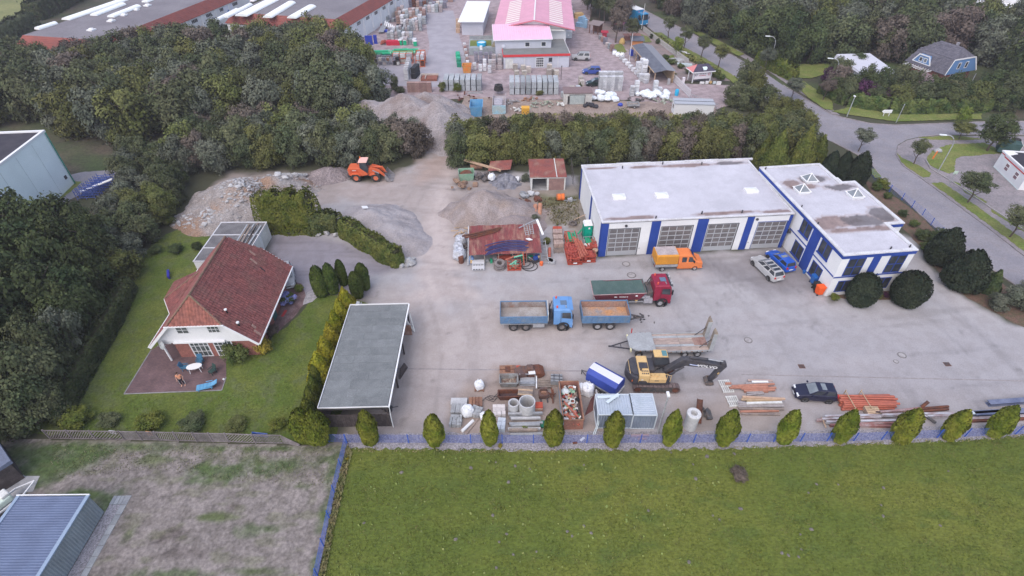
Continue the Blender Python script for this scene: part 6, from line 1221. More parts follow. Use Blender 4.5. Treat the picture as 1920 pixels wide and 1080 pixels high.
b=MB();b.box(-.35,.35,-.03,.03,0,.95);one('brown_panel','brown panel leaning on the green toilet cabin','panel',b,RUSTL,(1106,440),rz=rad(15));b=MB();b.bar((-.7,0,.2),(.9,.3,.9),.06);one('thin_pole','thin yellowish pole leaning towards the toilet roof','pole',b,WOODL,(1085,415))
# waste bins and the flower bed corner
def bin_(lb_,px,m,rz,s=1.):
 o=th_('wheelie_bin',lb_,'wheelie bin',at(*px),rad(rz));b=MB();b.hexa([(-.26*s,-.3*s,.1),(.26*s,-.3*s,.1),(.26*s,.28*s,.1),(-.26*s,.28*s,.1)],[(-.32*s,-.36*s,1.*s),(.32*s,-.36*s,1.*s),(.32*s,.36*s,1.*s),(-.32*s,.36*s,1.*s)]);b.ob('body',m,o)
 b=MB();b.hexa([(-.34*s,-.4*s,1.*s),(.34*s,-.4*s,1.*s),(.34*s,.4*s,1.*s),(-.34*s,.4*s,1.*s)],[(-.3*s,-.36*s,1.1*s),(.3*s,-.36*s,1.1*s),(.3*s,.36*s,1.12*s),(-.3*s,.36*s,1.12*s)]);b.ob('lid',m,o)
 for x in(-.26,.26):CY((x*s-.03,.3*s,.12),(x*s+.03,.3*s,.12),.12,10).ob('wheel',BLACK,o)
bin_('blue wheelie bin beneath the office window',(1525,531),paint('bin_blue',(.02,.12,.4)),98,1.1);bin_('orange-red wheelie bin at the office corner',(1534,551),mat('bin_orange',(.75,.1,.02),fn=.04),98,1.1);bin_('black wheelie bin squeezed between the blue and orange bins',(1528,542),BLACK,98,.9)
b=MB();b.lathe((0,0,0),[(.15,0),(.22,.35),(.22,.37),(0,.3)],10);one('flower_tub','small blue flower tub below the office band pillar','flower pot',b,MATS['bin_blue'],(1507,512))
# row of stock along the boundary fence
o=th_('rusty_plate','rusty steel plate box lying at the head of the scrap row','steel box',at(953,697),rad(2));BX(-.85,.75,-.55,.55,0,.35).ob('body',RUSTL,o);b=MB();b.box(-.3,.2,-.3,.35,.35,.42);b.bar((-.85,0,.38),(.75,0,.38),.05);b.ob('rib',RUST,o);b=MB();b.obox((1.,0,.25),(.4,.7,.5),0,.2);b.ob('hinge',mat('crate_red',(.42,.08,.05)),o)
o=th_('grab_bucket','rusty clamshell grab bucket with dark jaws at the scrap row','grab bucket',at(993,702),rad(8))
b=MB();b.prof([(-1.4,0.),(-.5,0),(-.3,.7),(-.9,.8),(-1.5,.4)],-.55,.55);b.ob('jaw',mat('dark_rust',(.11,.075,.07),(.15,.08,.06),2,fn=.2),o);b=MB();b.prof([(-.3,0.),(1.1,0),(1.45,.35),(1.,.7),(-.2,.75)],-.6,.6);b.ob('jaw',RUST,o,bv0=.05);b=MB();b.prof([(-.5,.7),(.5,.7),(.3,1.1),(-.2,1.15)],-.3,.3);b.ob('head',mat('dark_rust',(.11,.075,.07)),o);BX(-.2,.45,-.65,-.1,.76,.82).ob('white_plate',WP_,o)
def trough(lb_,px,w_,d_,h_,m,inn,rz=1,name='steel_skip'):
 o=th_(name,lb_,'skip',at(*px),rad(rz));b=MB();f=.82
 for s in(-1,1):
  b.hexa([(-w_/2*f,s*d_/2*f,0),(w_/2*f,s*d_/2*f,0),(w_/2*f,s*(d_/2*f-.05),0),(-w_/2*f,s*(d_/2*f-.05),0)],[(-w_/2,s*d_/2,h_),(w_/2,s*d_/2,h_),(w_/2,s*(d_/2-.06),h_),(-w_/2,s*(d_/2-.06),h_)]);b.hexa([(s*w_/2*f,-d_/2*f,0),(s*w_/2*f,d_/2*f,0),(s*(w_/2*f-.05),d_/2*f,0),(s*(w_/2*f-.05),-d_/2*f,0)],[(s*w_/2,-d_/2,h_),(s*w_/2,d_/2,h_),(s*(w_/2-.06),d_/2,h_),(s*(w_/2-.06),-d_/2,h_)])
 b.ob('tub',m,o);BX(-w_/2*f,w_/2*f,-d_/2*f,d_/2*f,.03,.2).ob('contents',inn,o);r=MB();[r.bar((-w_/2,s*d_/2,h_),(w_/2,s*d_/2,h_),.09)for s in(-1,1)];[r.bar((s*w_/2,-d_/2,h_),(s*w_/2,d_/2,h_),.09)for s in(-1,1)];r.ob('rim',m,o);return o
trough('grey steel trough with leaves and debris inside',(954,719),1.75,1.15,.7,mat('grey_trough',(.27,.28,.28),(.2,.18,.17),2,fn=.15),mat('leaf_debris',(.16,.09,.07),(.3,.27,.22),5,fn=.4));trough('long rusty trough full of dark scrap, below the grey one',(955,745),2.1,.8,.6,RUST,mat('dark_scrap',(.08,.05,.05),fn=.3))
b=MB();[b.bar((-.75,y,z),(.75,y,z),.07)for y in(-.4,.5)for z in(.1,.7)];[b.bar((x,y,0),(x,y,.75),.07)for x in(-.75,.75)for y in(-.4,.5)];b.box(-.7,.7,-.35,.45,.1,.3);one('steel_rack','galvanised steel rack frame standing in the scrap row','rack',b,STEEL,(989,718))
b=MB();b.bar((0,-.9,.3),(.05,.6,.34),.12);one('white_post','white post lying between rack frame and brown pallet','post',b,WP_,(1005,718));b=MB();[b.box(-.65,.65,-.45+.2*i,-.31+.2*i,.2,.26)for i in RG_(5)];[b.box(x,x+.1,-.45,.48,0.,.19)for x in(-.6,-.05,.5)];one('empty_pallet','empty brown pallet beside the white lying post','pallet',b,WOOD,(1020,722))
o=th_('slab_pallet','pallet stack with slanting pale boards above the concrete rings','pallet',at(985,741),rad(-6));pallet(o,1.3,1.);BX(-.6,.6,-.45,.45,.15,.6).ob('block',CONC,o)
for i in RG_(6):BX(-.68,.68,-.52+.18*i,-.37+.18*i,.61,.67+.01*(i%2)).ob('plank',WOODL if i%3==0 else WOOD,o)
def ringc(lb_,px,r,h,name='concrete_ring',th=.1,m=CONCL):
 b=MB();b.lathe((0,0,0),[(r,0),(r,h),(r-th,h),(r-th,.02),(0,.02)],24);return one(name,lb_,'concrete ring',b,m,px)
ringc('small concrete pipe ring standing left of a larger one',(963,771),.5,1.25,th=.13);ringc('large concrete pipe ring standing beside a smaller one',(988,773),.74,1.6,th=.09);ringc('flat concrete ring lying on the ground by the blue trailer',(1128,739),.62,.45,th=.14)
o=th_('fork_attachment','dark fork lift attachment standing on the gravelly ground','machine part',at(1019,744),rad(5));b=MB();b.box(-.45,.45,-.3,.35,.1,.55);b.box(-.35,.35,.2,.35,.5,.95);b.ob('carriage',mat('dark_rust',(.11,.075,.07)),o);b=MB();b.bar((-.3,-.3,.1),(-.3,-.7,.05),.12);b.bar((.3,-.3,.1),(.3,-.7,.05),.12);b.ob('fork',CH_,o);BX(-.25,.25,-.1,.1,.55,.75).ob('plate',RUSTL,o)
b=MB();[b.bar((ru(-.4,.4),ru(-.5,.5),ru(0,.3)),(ru(-.4,.4),ru(-.5,.5),ru(.3,.9)),.06)for _ in RG_(10)];b.bar((.1,-.9,0.),(0.,.4,.7),.12);one('scrap_pile','tangle of dark rusty bars before the rubbish skip','scrap pile',b,RUST,(1034,742))
b=MB();b.box(-.35,.35,-.3,.3,0,.75);o=one('rusty_box','small red box with pale front between ring and conifer','box',b,mat('crate_red',(.42,.08,.05)),(1010,768));BX(-.33,.33,-.33,-.302,.05,.6).ob('pale_front',mat('pale_rust2',(.4,.26,.2),fn=.2),o)
bag('bulk_bag','lone white bulk bag standing on a pallet in the open yard',(899,728),.85,.14,seed=30);o=th_('bag_pallet','brown pallet under the lone white bulk bag','pallet',at(899,729));pallet(o,.9,.7,RUSTL)
o=BX(-.62,.62,-.5,.5,0,.35).ob('steel_box',RUSTL,None,at(892,757),rad(2));tag(o,'flat rusty steel box lying behind the grey kerb stones','steel box');b=MB();[b.bar((x,-.5,.37),(x,.5,.37),.05)for x in(-.3,0.,.3)];b.ob('rib',RUST,o)
o=BX(-.75,.75,-.38,.38,0,.4).ob('slab_stack',CONCL,None,at(861,757),rad(0));tag(o,'neat stack of pale grey slabs at the head of kerb stones','slab stack')
def stonepile(lb_,px,nx_,ny_,nz_,dims,m,rz,jit=.02,name='kerb_stone_pile',piece='kerb_stone'):
 o=th_(name,lb_,'stone stack',at(*px),rad(rz));me=BX(-dims[0]/2,dims[0]/2,-dims[1]/2,dims[1]/2,0,dims[2]).mesh(piece);me.materials.append(m)
 for k in RG_(nz_):
  for i in RG_(nx_):
   for j in RG_(ny_):link(piece,me,o,((i-(nx_-1)/2)*dims[0]*1.05+ru(-jit,jit),(j-(ny_-1)/2)*dims[1]*1.06+ru(-jit,jit),k*dims[2]*1.02),rr.gauss(0,jit))
 return o
KS=mat('kerb_stone_grey',(.36,.37,.38),(.3,.3,.31),2,fn=.12,rnd=.12)
stonepile('pile of long grey kerb stones beside a white sack',(857,771),5,1,2,(.2,1.,.25),KS,-3);stonepile('pile of short grey setts nearest the boundary fence',(855,792),5,4,2,(.2,.26,.22),KS,-3,.03)
stonepile('pallet of hollow grey blocks beside a white lying pipe',(893,775),3,3,2,(.3,.32,.24),KS,-22,.02,'hollow_block_pile','hollow_block');bag('bulk_bag','white bulk bag between kerb stones and hollow blocks',(877,776),1.05,seed=31);bag('bulk_bag','white sack half hidden behind the slim conifer by hollow blocks',(907,784),.7,seed=32)
b=MB();b.cyl((-.2,-.7,.15),(.3,.7,.15),.15,10);one('white_pipe','short white pipe with rusty end lying by the fence','pipe',b,WP_,(876,800),rz=rad(-20));b=MB();b.bar((-.2,-.9,.06),(.2,1.2,.06),.18,.1);one('plank','weathered plank lying beside the short white pipe','plank',b,WOOD,(886,800),rz=rad(-20))
stonepile('two piles of pale cream blocks behind a slim conifer',(936,776),3,3,3,(.36,.36,.22),mat('cream_block',(.6,.55,.53),(.52,.47,.46),2,fn=.1,rnd=.08),2,.02,'cream_block_pile','cream_block');stonepile('low pile of bluish white blocks beside the cream ones',(940,800),2,3,2,(.34,.4,.25),mat('bluish_block',(.52,.55,.6),fn=.1,rnd=.08),-6,.02,'cream_block_pile','cream_block')
for k in RG_(4):one('hose','thin black hose curling over the ground by the scrap row','hose',MB().tube([(-.5+.25*i,.15*sin(i*1.3+k)+.2*k,.05+.15*(i%2))for i in RG_(6)],.025,5),BLACK,(915+4*k,752),gr0='thin hoses by the scrap row')
for k in RG_(9):
 o=BX(-1.6+.12*(k%3),1.5-.16*(k%2)-.1*(k%4),-.1,.1,0,.22).ob('long_slab',[STEEL,SLABG,CONCL,WOOD][k%4],None,at(986,781+4.3*k,0)+V3((0,0,[.35,.12,.3,0.,.22][k%5])),rad(ru(-2,2)));tag(o,'long grey beam in the layered beam stack by the fence','beam','beams stacked by the fence');
b=MB();b.lathe((0,0,0),[(.3,0),(.36,.3),(0,.3)],10);one('green_tub','dark green tub behind the slim conifer by the beam stack','tub',b,mat('dark_green_tub',(.02,.14,.09)),(1018,798))
o=th_('covered_crate','grey covered crate standing at the corner of rubbish skip','crate',at(1043,717),rad(-4));BX(-.55,.55,-.45,.45,.12,.7).ob('body',SLABG,o);b=MB();[b.bar((-.56,y,.72),(.56,y,.72),.05)for y in(-.2,.2)];[b.bar((x,-.46,.72),(x,.46,.72),.05)for x in(-.25,.25)];b.ob('strap',CH_,o);pallet(o,1.2,1.,WOOD)
SK=(5.27,30.7);o=th_('rubbish_skip','long open skip with rust and blue sides full of mixed rubbish','skip',(*SK,0),rad(1.));L_,W_,H_=4.3,1.8,1.4
RS_=mat('skip_rust',(.3,.14,.1),(.22,.1,.08),1.5,fn=.2)
BX(-W_/2,-W_/2+.07,-L_/2,L_/2,0,H_).ob('side_wall',mat('skip_blue',(.22,.32,.42),(.3,.3,.32),1.2,fn=.15),o);BX(W_/2-.07,W_/2,-L_/2,L_/2,0,H_).ob('side_wall',RS_,o);b=MB();b.box(-W_/2+.07,W_/2-.07,-L_/2,-L_/2+.07,0,H_);b.box(-W_/2+.07,W_/2-.07,L_/2-.07,L_/2,0,H_);b.ob('end_wall',RS_,o);BX(-W_/2+.07,W_/2-.07,-L_/2+.07,L_/2-.07,.05,.55).ob('floor',mat('dark_litter',(.1,.08,.075),(.2,.16,.15),4,fn=.4),o)
r=MB();[r.bar((s*W_/2,-L_/2,H_),(s*W_/2,L_/2,H_),.1)for s in(-1,1)];[r.bar((-W_/2,s*L_/2,H_),(W_/2,s*L_/2,H_),.1)for s in(-1,1)];r.ob('rim',RUSTL,o)
cols=[TERRA,RFIT,WP_,OFFW,mat('litter_yellow',(.5,.42,.25)),mat('litter_green',(.25,.42,.3)),RUSTL,BLACK,mat('litter_grey',(.4,.38,.38)),WOOD]
gg=[MB()for _ in cols]
for k in RG_(230):
 i=k%len(cols);y=ru(-L_/2+.2,L_/2-.2);x=ru(-W_/2+.2,W_/2-.2);z=.55+.5*rr.random()
 if i in(0,1,6)and y<.3:a_=rr.gauss(-.9,.35);q=V3((cos(a_),sin(a_),ru(-.1,.1)))*ru(.25,.6);c_=V3((x*.6,y,z));gg[i].cyl(c_-q,c_+q,ru(.03,.09),7)
 else:gg[i].obox((x,y,z),(ru(.1,.4),ru(.1,.35),ru(.05,.25)),ru(0,3),ru(-.6,.6),ru(-.6,.6))
for b,m in zip(gg,cols):stuff(b.ob('rubbish',m,o))
b=MB();b.cyl((-.6,.2,.95),(.55,-1.6,1.),.11,8);b.cyl((-.75,-.4,.9),(-.1,-1.9,.95),.1,8);b.ob('drain_pipe',TERRA,o);b=MB();b.ball((-.35,1.3,.95),.42,9,5,(1,1,.6),.1);b.ob('plastic_sack',mat('sheer_sack',(.55,.58,.58),rg=.4),o);b=MB();b.tube([(.15+.22*cos(t*pi/7),.1+.22*sin(t*pi/7),1.12)for t in RG_(14)],.05,6,True);b.ob('hoop',OFFW,o)
bag('bulk_bag','white bulk bag slumped beside the rubbish skip rim',(1101,736),1.15,seed=40);bag('bulk_bag','narrow white sack pressed against the rubbish skip side',(1089,733),.8,.1,seed=41)
MB0=MB();MB0.plate([(-.75,-.7,0.),(.1,-.1,0.),(.35,1.1,.9),(-.1,.5,.95)],.05);one('rusty_plate','rusty triangular steel plate leaning against the ribbed container','steel plate',MB0,mat('dark_rust_plate',(.18,.08,.07),(.14,.06,.06),1.5,fn=.2),(1110,768))
CONT=mat('container_grey',(.22,.26,.33),(.18,.22,.28),1.,rg=.6,metal=.15,fn=.1)
for k,(px,w_,d_,ribx)in EN_([((1116,805),3.02,2.2,True),((1183,806),2.05,2.3,False)]):
 q=at(1117.5,803)if k==0 else at(1181.5,804);o=th_('storage_container',['ribbed grey steel container with loose boards on its roof','ribbed grey steel container nearest the yard lamp post'][k],'container',(q.x+.02,q.y,0),rad(-.5));h_=2.
 BX(.03,w_-.03,.03,d_-.03,.08,h_-.05).ob('shell',CONT,o)
 corr((.05,0,.15),(w_-.1,0,0),(0,0,h_-.25),.22,-.045,(0,1,0)).ob('front_cladding',CONT,o);corr((w_+0,.05,.15),(0,d_-.1,0),(0,0,h_-.25),.22,.045,(1,0,0)).ob('end_cladding',CONT,o)
 (corr((.05,.05,h_-.04),(w_-.1,0,0),(0,d_-.1,0),.22,.05)if ribx else corr((.05,.05,h_-.04),(0,d_-.1,0),(w_-.1,0,0),.22,.05)).ob('roof',mat('container_roof',(.4,.45,.52),(.35,.4,.46),1.,fn=.08),o)
 b=MB();[b.bar((0,y,z),(w_,y,z),.09)for y in(0,d_)for z in(.08,h_-.02)];[b.bar((x,0,z),(x,d_,z),.09)for x in(0,w_)for z in(.08,h_-.02)];[b.bar((x,y,0),(x,y,h_),.09)for x in(0,w_)for y in(0,d_)];b.ob('frame',mat('container_frame',(.5,.55,.6),fn=.05),o)
for k,(px,py,L_,a_,lab)in EN_([(1140,744,1.9,3,'straight pale board lying along the container roof edge'),(1149,747,1.5,38,'slanting pale board lying across the container roof')]):
 o=BX(-L_/2,L_/2,-.14,.14,0,.06).ob('roof_board',mat('pale_blue_board',(.55,.62,.66),fn=.05),None,at(px,py,2.06+.07*k),rad(a_));tag(o,lab,'board')
b=MB();b.tube([(0,0,1.9),(0,-.5,.9),(-.35,-1.,.05)],.04,6);b.tube([(.12,0,1.9),(.12,-.5,.9),(-.2,-1.,.05)],.04,6);one('steel_poles','pair of thin bent steel poles leaning on the container end','poles',b,mat('pale_blue_board',(.55,.62,.66)),(1117,797))
for px,py,L_,a_,m,lab in[(1200,817,1.6,2,PBR,'pinkish plank lying in the gravel behind the blue fence'),(1204,823,.75,2,PBR,'short pinkish plank at the foot of the blue fence'),(1092,824,.5,40,WP_,'small white litter scraps in the gravel strip'),(1078,831,.4,10,RUST,'small rust red plant clump at the gravel edge')]:
 one('plank' if L_>.6 else 'litter',lab,'litter' if L_<.6 else 'plank',BX(-L_/2,L_/2,-.1,.1,0,.06),m,(px,py),z=.03,rz=rad(a_))
def lamp(lb_,px,h,lean,kind=0,rz=0):
 o=th_('street_lamp',lb_,'street lamp',at(*px),rz)
 if kind==0:CY((0,0,0),(0,0,h),.09,10,.06).ob('pole',STEEL,o);b=MB();b.obox((0,.12,h+.06),(.22,.5,.16));b.ob('lamp_head',WP_,o);BX(-.08,.08,-.05,.3,h-.035,h-.025).ob('lens',CLEAR,o)
 else:
  pts=[(0,0,0),(0,0,h*.72)]+[(1.15*(1-cos(t*pi/12)),0,h*.72+h*.26*sin(t*pi/12))for t in RG_(1,7)]+[(1.15+.35,0,h*.985)]
  b=MB();b.tube(pts,.07,8);b.ob('pole',STEEL,o);BO((1.95,0,h*.985),(.95,.26,.12)).ob('lamp_head',mat('lamp_head_white',(.66,.7,.72),fn=.03),o);BO((1.95,0,h*.985-.07),(.7,.2,.03)).ob('lens',CLEAR,o)
 return o
lamp('plain grey lamp post standing behind the fence between containers and concrete shaft',(1233,812),5.2,0)
o=th_('manhole_shaft','tall concrete manhole shaft with tapered ring top behind a conifer','concrete ring',at(1293,800));b=MB();b.lathe((0,0,0),[(.56,0),(.56,1.75)],24);b.ob('shaft',CONCL,o);b=MB();b.lathe((0,0,0),[(.62,1.76),(.62,1.95),(.58,2.),(.3,2.),(.28,1.5),(0,1.5)],24);b.ob('cover_ring',mat('pale_ring',(.56,.56,.57),(.48,.48,.49),2),o)
MB1=MB();MB1.hexa([(-.22,-1.,.1),(.22,-1.,.1),(.22,1.,1.),(-.22,1.,1.)],[(-.22,-1.02,.14),(.22,-1.02,.14),(.22,.98,1.04),(-.22,.98,1.04)]);[MB1.hexa([(s*.22,-1.,.1),(s*.25,-1.,.1),(s*.25,1.,1.),(s*.22,1.,1.)],[(s*.22,-1.1,.3),(s*.25,-1.1,.3),(s*.25,.9,1.2),(s*.22,.9,1.2)])for s in(-1,1)]
one('steel_channel','rusty steel channel propped beside the concrete manhole shaft','steel beam',MB1,RUST,(1308,778),rz=rad(-14));b=MB();[b.obox((rr.gauss(0,.3),rr.gauss(0,.3),.2),(.5,.4,.3),ru(0,3),.3,.2)for _ in RG_(5)];one('scrap_pile','dark scrap lumps behind the rusty channel','scrap pile',b,DS_,(1325,778))
def loosewood(lb_,grp,items):
 for(x0,y0,x1,y1,z,m)in items:
  p,q=at(x0,y0,z),at(x1,y1,z);o=MB().bar((0,0,0),q-p,.2,.12).ob('timber',m,None,p);tag(o,lb_,'timber',grp)
REDT=mat('reddish_timber',(.42,.2,.14),(.36,.17,.12),2,fn=.15);GRT=mat('grey_timber',(.34,.31,.31),(.28,.25,.25),2,fn=.15)
loosewood('reddish or grey timber in the stack beneath the excavator arm','timbers in the rear stack',[(1372,724,1452,720,.35,REDT),(1368,727,1440,725,.3,REDT),(1390,729,1455,727,.25,REDT),(1395,733,1453,731,.2,REDT),(1402,713,1448,714,.3,PBR),(1398,719,1447,717,.25,GRT),(1360,719,1371,719,.3,REDT),(1400,736,1430,735,.15,GRT),(1400,741,1432,737,.1,GRT),(1395,734,1440,734,.1,REDT),(1410,716,1440,716,.4,WP_)])
loosewood('pale or grey timber in the stack nearer the boundary fence','timbers in the front stack',[(1392,744,1472,748,.5,WOODL),(1390,749,1465,750,.4,WOODL),(1400,753,1455,752,.35,mat('mustard_timber',(.4,.3,.18),fn=.15)),(1383,754,1405,757,.35,GRT),(1385,759,1468,757,.3,GRT),(1384,762,1470,761,.25,GRT),(1385,766,1470,767,.2,WOOD),(1400,756,1466,754,.45,OFFW),(1388,772,1460,770,.1,REDT),(1390,776,1462,777,.08,WOOD)])
def loose_pallet(lb_,px,rz,m,w_=1.,d_=1.3):
 o=th_('wooden_pallet',lb_,'pallet',at(*px),rad(rz));me=BX(-.05,.05,-d_/2,d_/2,.1,.13).mesh('slat');me.materials.append(m)
 for i in RG_(6):link('slat',me,o,(-w_/2+.06+i*(w_-.12)/5,0,0))
 b=MB();[b.box(-w_/2,w_/2,y-.05,y+.05,0,.1)for y in(-d_/2+.06,0,d_/2-.06)];b.ob('bearer',m,o)
loose_pallet('pale slatted pallet under the rear timber stack',(1361,725),4,OFFW,1.05,1.5);loose_pallet('pale slatted pallet sticking out of the front timber stack',(1374,753),4,OFFW,1.05,1.2)
for row in RG_(3):
 for i in RG_(7-row):
  y=30.5+.125*row+.25*i+ru(-.03,.03);x0=30.3+ru(-.2,.1)+.22*(i%2);L_=4.75+ru(-.2,.35);sw_=ru(-.09,.09)
  o=MB();o.cyl((0,0,0),(L_,sw_-.12*(row==2),0),.105,10);o.lathe((0,0,0),[(.085,-.16),(.13,-.16),(.13,.06),(.105,.06)],10,'x');o.lathe((0,0,0),[(.08,-.158),(0,-.14)],10,'x');o=o.ob('orange_pipe',TERRA,None,(x0,y,.11+.19*row));tag(o,'orange drain pipe in the bundle beside the black car','pipe','orange pipes in the bundle')
for x,lab in((30.95,'pale timber frame clamped round the orange pipe bundle, near the black car'),(32.4,'pale timber frame clamped round the orange pipe bundle, mid length')):
 b=MB();b.bar((0,30.2,.72),(0,32.1,.72),.06,.05);b.bar((0,30.2,0),(0,30.2,.8),.06);b.bar((0,32.1,0),(0,32.1,.9),.06);b.ob;tag(b.ob('timber_clamp',WOODL,None,(x,0,0)),lab,'timber frame')
o=th_('pallet_stack','stack of wooden pallets in front of the orange pipe bundle','pallet',at(1632,776),rad(-4))
for j in RG_(3):
 for i in RG_(5):BX(-.6,.6,-.45+.19*i,-.31+.19*i,.16+.18*j,.2+.18*j).ob('slat',WOODL,o)
 b=MB();[b.box(x,x+.1,-.45,.45,.05+.18*j,.155+.18*j)for x in(-.6,-.05,.5)];b.ob('bearer',WOOD,o)
BST=mat('pale_beam_paint',(.46,.46,.5),(.3,.22,.22),1.,fn=.15,stretch=(1,3,1));BRD=mat('reddish_beam',(.26,.12,.11),(.34,.26,.26),1.2,fn=.2)
def ibeam(L_,h_=.26,w_=.2):
 b=MB();b.box(0,L_,-w_/2,w_/2,0,.03);b.box(0,L_,-w_/2,w_/2,h_-.03,h_);b.box(0,L_,-.02,.02,.03,h_-.03);return b
for k,(x0,y0,x1,y1,z,m)in EN_([(1545,783,1700,779,.3,BST),(1540,788,1650,784,.2,BST),(1548,793,1710,790,.15,BST),(1600,797,1720,794,.05,BRD),(1640,776,1725,768,.3,BRD),(1650,780,1785,777,.1,BST),(1555,799,1680,801,.02,BRD),(1690,785,1790,780,.05,BST),(1530,790,1600,786,.1,BRD)]):
 p,q=at(x0,y0,z),at(x1,y1,z);o=ibeam((q-p).length).ob('steel_beam',m,None,p,math.atan2(q.y-p.y,q.x-p.x));tag(o,'flaking steel girder in the long row along the boundary fence','steel beam','girders along the boundary fence')
b=MB();b.bar((-.2,-.5,.35),(.25,.55,.35),.08);one('timber_wedge','short pale timber laid across the girder ends','timber',b,WOODL,(1542,797),rz=.3)
for k,(pts,lab)in EN_([([(1728,763),(1741,753)],'thick rust brown pipe end pointing up beside the girders'),([(1728,766),(1778,762)],'rust brown pipe lying by the fence, upper of two'),([(1728,771),(1778,767)],'rust brown pipe lying by the fence, lower of two'),([(1735,779),(1755,793)],'short dark pipe lying across the gravel by the fence')]):
 p,q=at(*pts[0],.2),at(*pts[1],.2 if k else .8);o=CY((0,0,0),q-p,.12 if k else .15,9).ob('rusty_pipe',RUST if k<3 else DS_,None,p);tag(o,lab,'pipe')
for k,(x0,y0,x1,y1,z,h_,m,lab)in EN_([(1822,781,1990,772,0.,.55,mat('navy_channel',(.1,.12,.2),(.16,.18,.26),1.),'wide slate blue girder lying at the frame edge of fence row'),(1850,759,2000,748,0.,.4,MATS['navy_channel'],'dark slate channel beam lying farthest from the fence'),(1808,776,1880,771,.45,.08,mat('pale_blue_board',(.55,.62,.66)),'pale blue strip lying on the wide slate girder'),(1812,791,2000,783,0.,.2,RUST,'rusty red girder lying lowest before the fence'),(1815,787,2000,778,0.,.25,BST,'grey girder lying between slate and rusty girders')]):
 p,q=at(x0,y0,z),at(x1,y1,z);o=ibeam((q-p).length,max(h_,.1),.5 if k<2 else .25).ob('steel_beam',m,None,p,math.atan2(q.y-p.y,q.x-p.x));tag(o,lab,'steel beam')
b=MB();[b.obox((rr.gauss(0,.5),rr.gauss(0,.3),.05),(ru(.1,.35),ru(.08,.2),.08),ru(0,3))for _ in RG_(14)];stuff(b.ob('debris',DS_,None,at(1199,597)))
b=MB();b.prof([(-.8,0),(.8,0),(.4,1.1),(-.4,1.1)],-.05,.05);o=b.ob('sawhorse',WOODD,None,at(757,700),rad(70));tag(o,'dark wooden trestle leaning at the open side of carport','trestle')
b=MB();b.add([(-.3,-.3,1.),(.3,0,1.2),(-.3,.3,1.),(-.2,0,.7)],[(0,1,2),(0,3,1),(1,3,2)]);b.bar((-.2,0,0),(-.2,0,1.),.06);tag(b.ob('marker_flag',CH_,None,at(751,672)),'small dark marker flag at the open side of carport','flag')
b=MB();[b.lathe((0,.15*i,.35),[(.2,-.05),(.35,-.05),(.35,.05),(.2,.05)],12,'y')for i in RG_(3)];b.bar((-.6,.1,.3),(.9,.2,.6),.05);tag(b.ob('hand_cart',CH_,None,at(729,773)),'small dark hand cart beside the carport downpipe','cart')
# BUILDERS' MERCHANT
PINK=mat('faded_red_metal',(.56,.29,.38),(.52,.27,.35),.5,rg=.5,fn=.04)
LILW=mat('lilac_grey_render',(.5,.51,.58),(.45,.46,.52),.5,fn=.05)
m_=th_('merchant_hall','large hall with faded pink gabled roof and rows of pale roof lights','building',(5.4,134.2,0),rad(-3))
HWd,HDp,He,Hr=9.4,42,4.9,6.9
MB().prof([(-HWd+.6,0),(HWd-2.,0),(HWd-2.,He+.35),(0,Hr-.15),(-HWd+.6,He)],0,HDp).ob('wall',WHITE,m_)
sl2=(Hr-He)/HWd
for s in(-1,1):
 corr((s*HWd,-1.1,He),(0,HDp+1.1,0),(-s*HWd,0,Hr-He),.5,.05).ob('roof',PINK,m_)
 for i in RG_(12):
  x=s*5.1;y0=1.2+i*1.75;z=Hr-abs(x)*sl2+.07;w2=1.6
  HX([(x-w2,y0,Hr-abs(x-w2)*sl2+.055),(x+w2,y0,Hr-abs(x+w2)*sl2+.055),(x+w2,y0+.95,Hr-abs(x+w2)*sl2+.055),(x-w2,y0+.95,Hr-abs(x-w2)*sl2+.055)],[(x-w2,y0,Hr-abs(x-w2)*sl2+.085),(x+w2,y0,Hr-abs(x+w2)*sl2+.085),(x+w2,y0+.95,Hr-abs(x+w2)*sl2+.085),(x-w2,y0+.95,Hr-abs(x-w2)*sl2+.085)]).ob('roof_light',mat('cream_roof_light',(.7,.64,.6),fn=.04),m_)
BX(-.15,.15,-1.15,HDp,Hr+.03,Hr+.12).ob('ridge_cap',WP_,m_)
b=MB();b.bar((-HWd,-1.12,He),(0,-1.12,Hr),.08,.25);b.bar((HWd,-1.12,He),(0,-1.12,Hr),.08,.25);b.ob('verge_board',mat('verge_red',(.5,.16,.2)),m_)
for i in RG_(6):BX(-HWd+.5,-HWd+.62,2+i*7,2.2+i*7,0,He).ob('post',DS_,m_)
BX(1.,7.,-1.05,-.02,4.7,4.95).ob('canopy',OFFW,m_)
of2=th_('merchant_shop','two storey lilac grey shop block with pink lean roof and red band','building',(-3.05,121.7,0),rad(3.2))
BX(0,12.3,4.4,12,0,4.75).ob('upper_wall',LILW,of2);BX(1.5,15.8,0,4.39,0,2.75).ob('ground_wall',LILW,of2);BX(12.32,15.8,4.41,10.5,0,2.75).ob('side_wall',LILW,of2)
corr((-.5,3.9,4.85),(13.,0,0),(0,8.6,1.),.5,.04).ob('roof',mat('pale_pink_metal',(.74,.46,.6),(.7,.44,.56),.6,rg=.5,fn=.03),of2)
b=MB();b.bar((-.5,3.88,4.8),(12.5,3.88,4.8),.08,.16);b.bar((-.52,3.9,4.8),(-.52,12.4,5.8),.08,.16);b.bar((12.52,3.9,4.8),(12.52,12.4,5.8),.08,.16);b.ob('verge_board',WP_,of2)
BX(1.45,15.9,-.1,4.38,2.76,2.9).ob('flat_roof',mat('shop_felt',(.19,.195,.19),(.16,.165,.165),.6,fn=.15),of2);BX(12.32,15.9,4.38,10.6,2.76,2.9).ob('flat_roof',MATS['shop_felt'],of2)
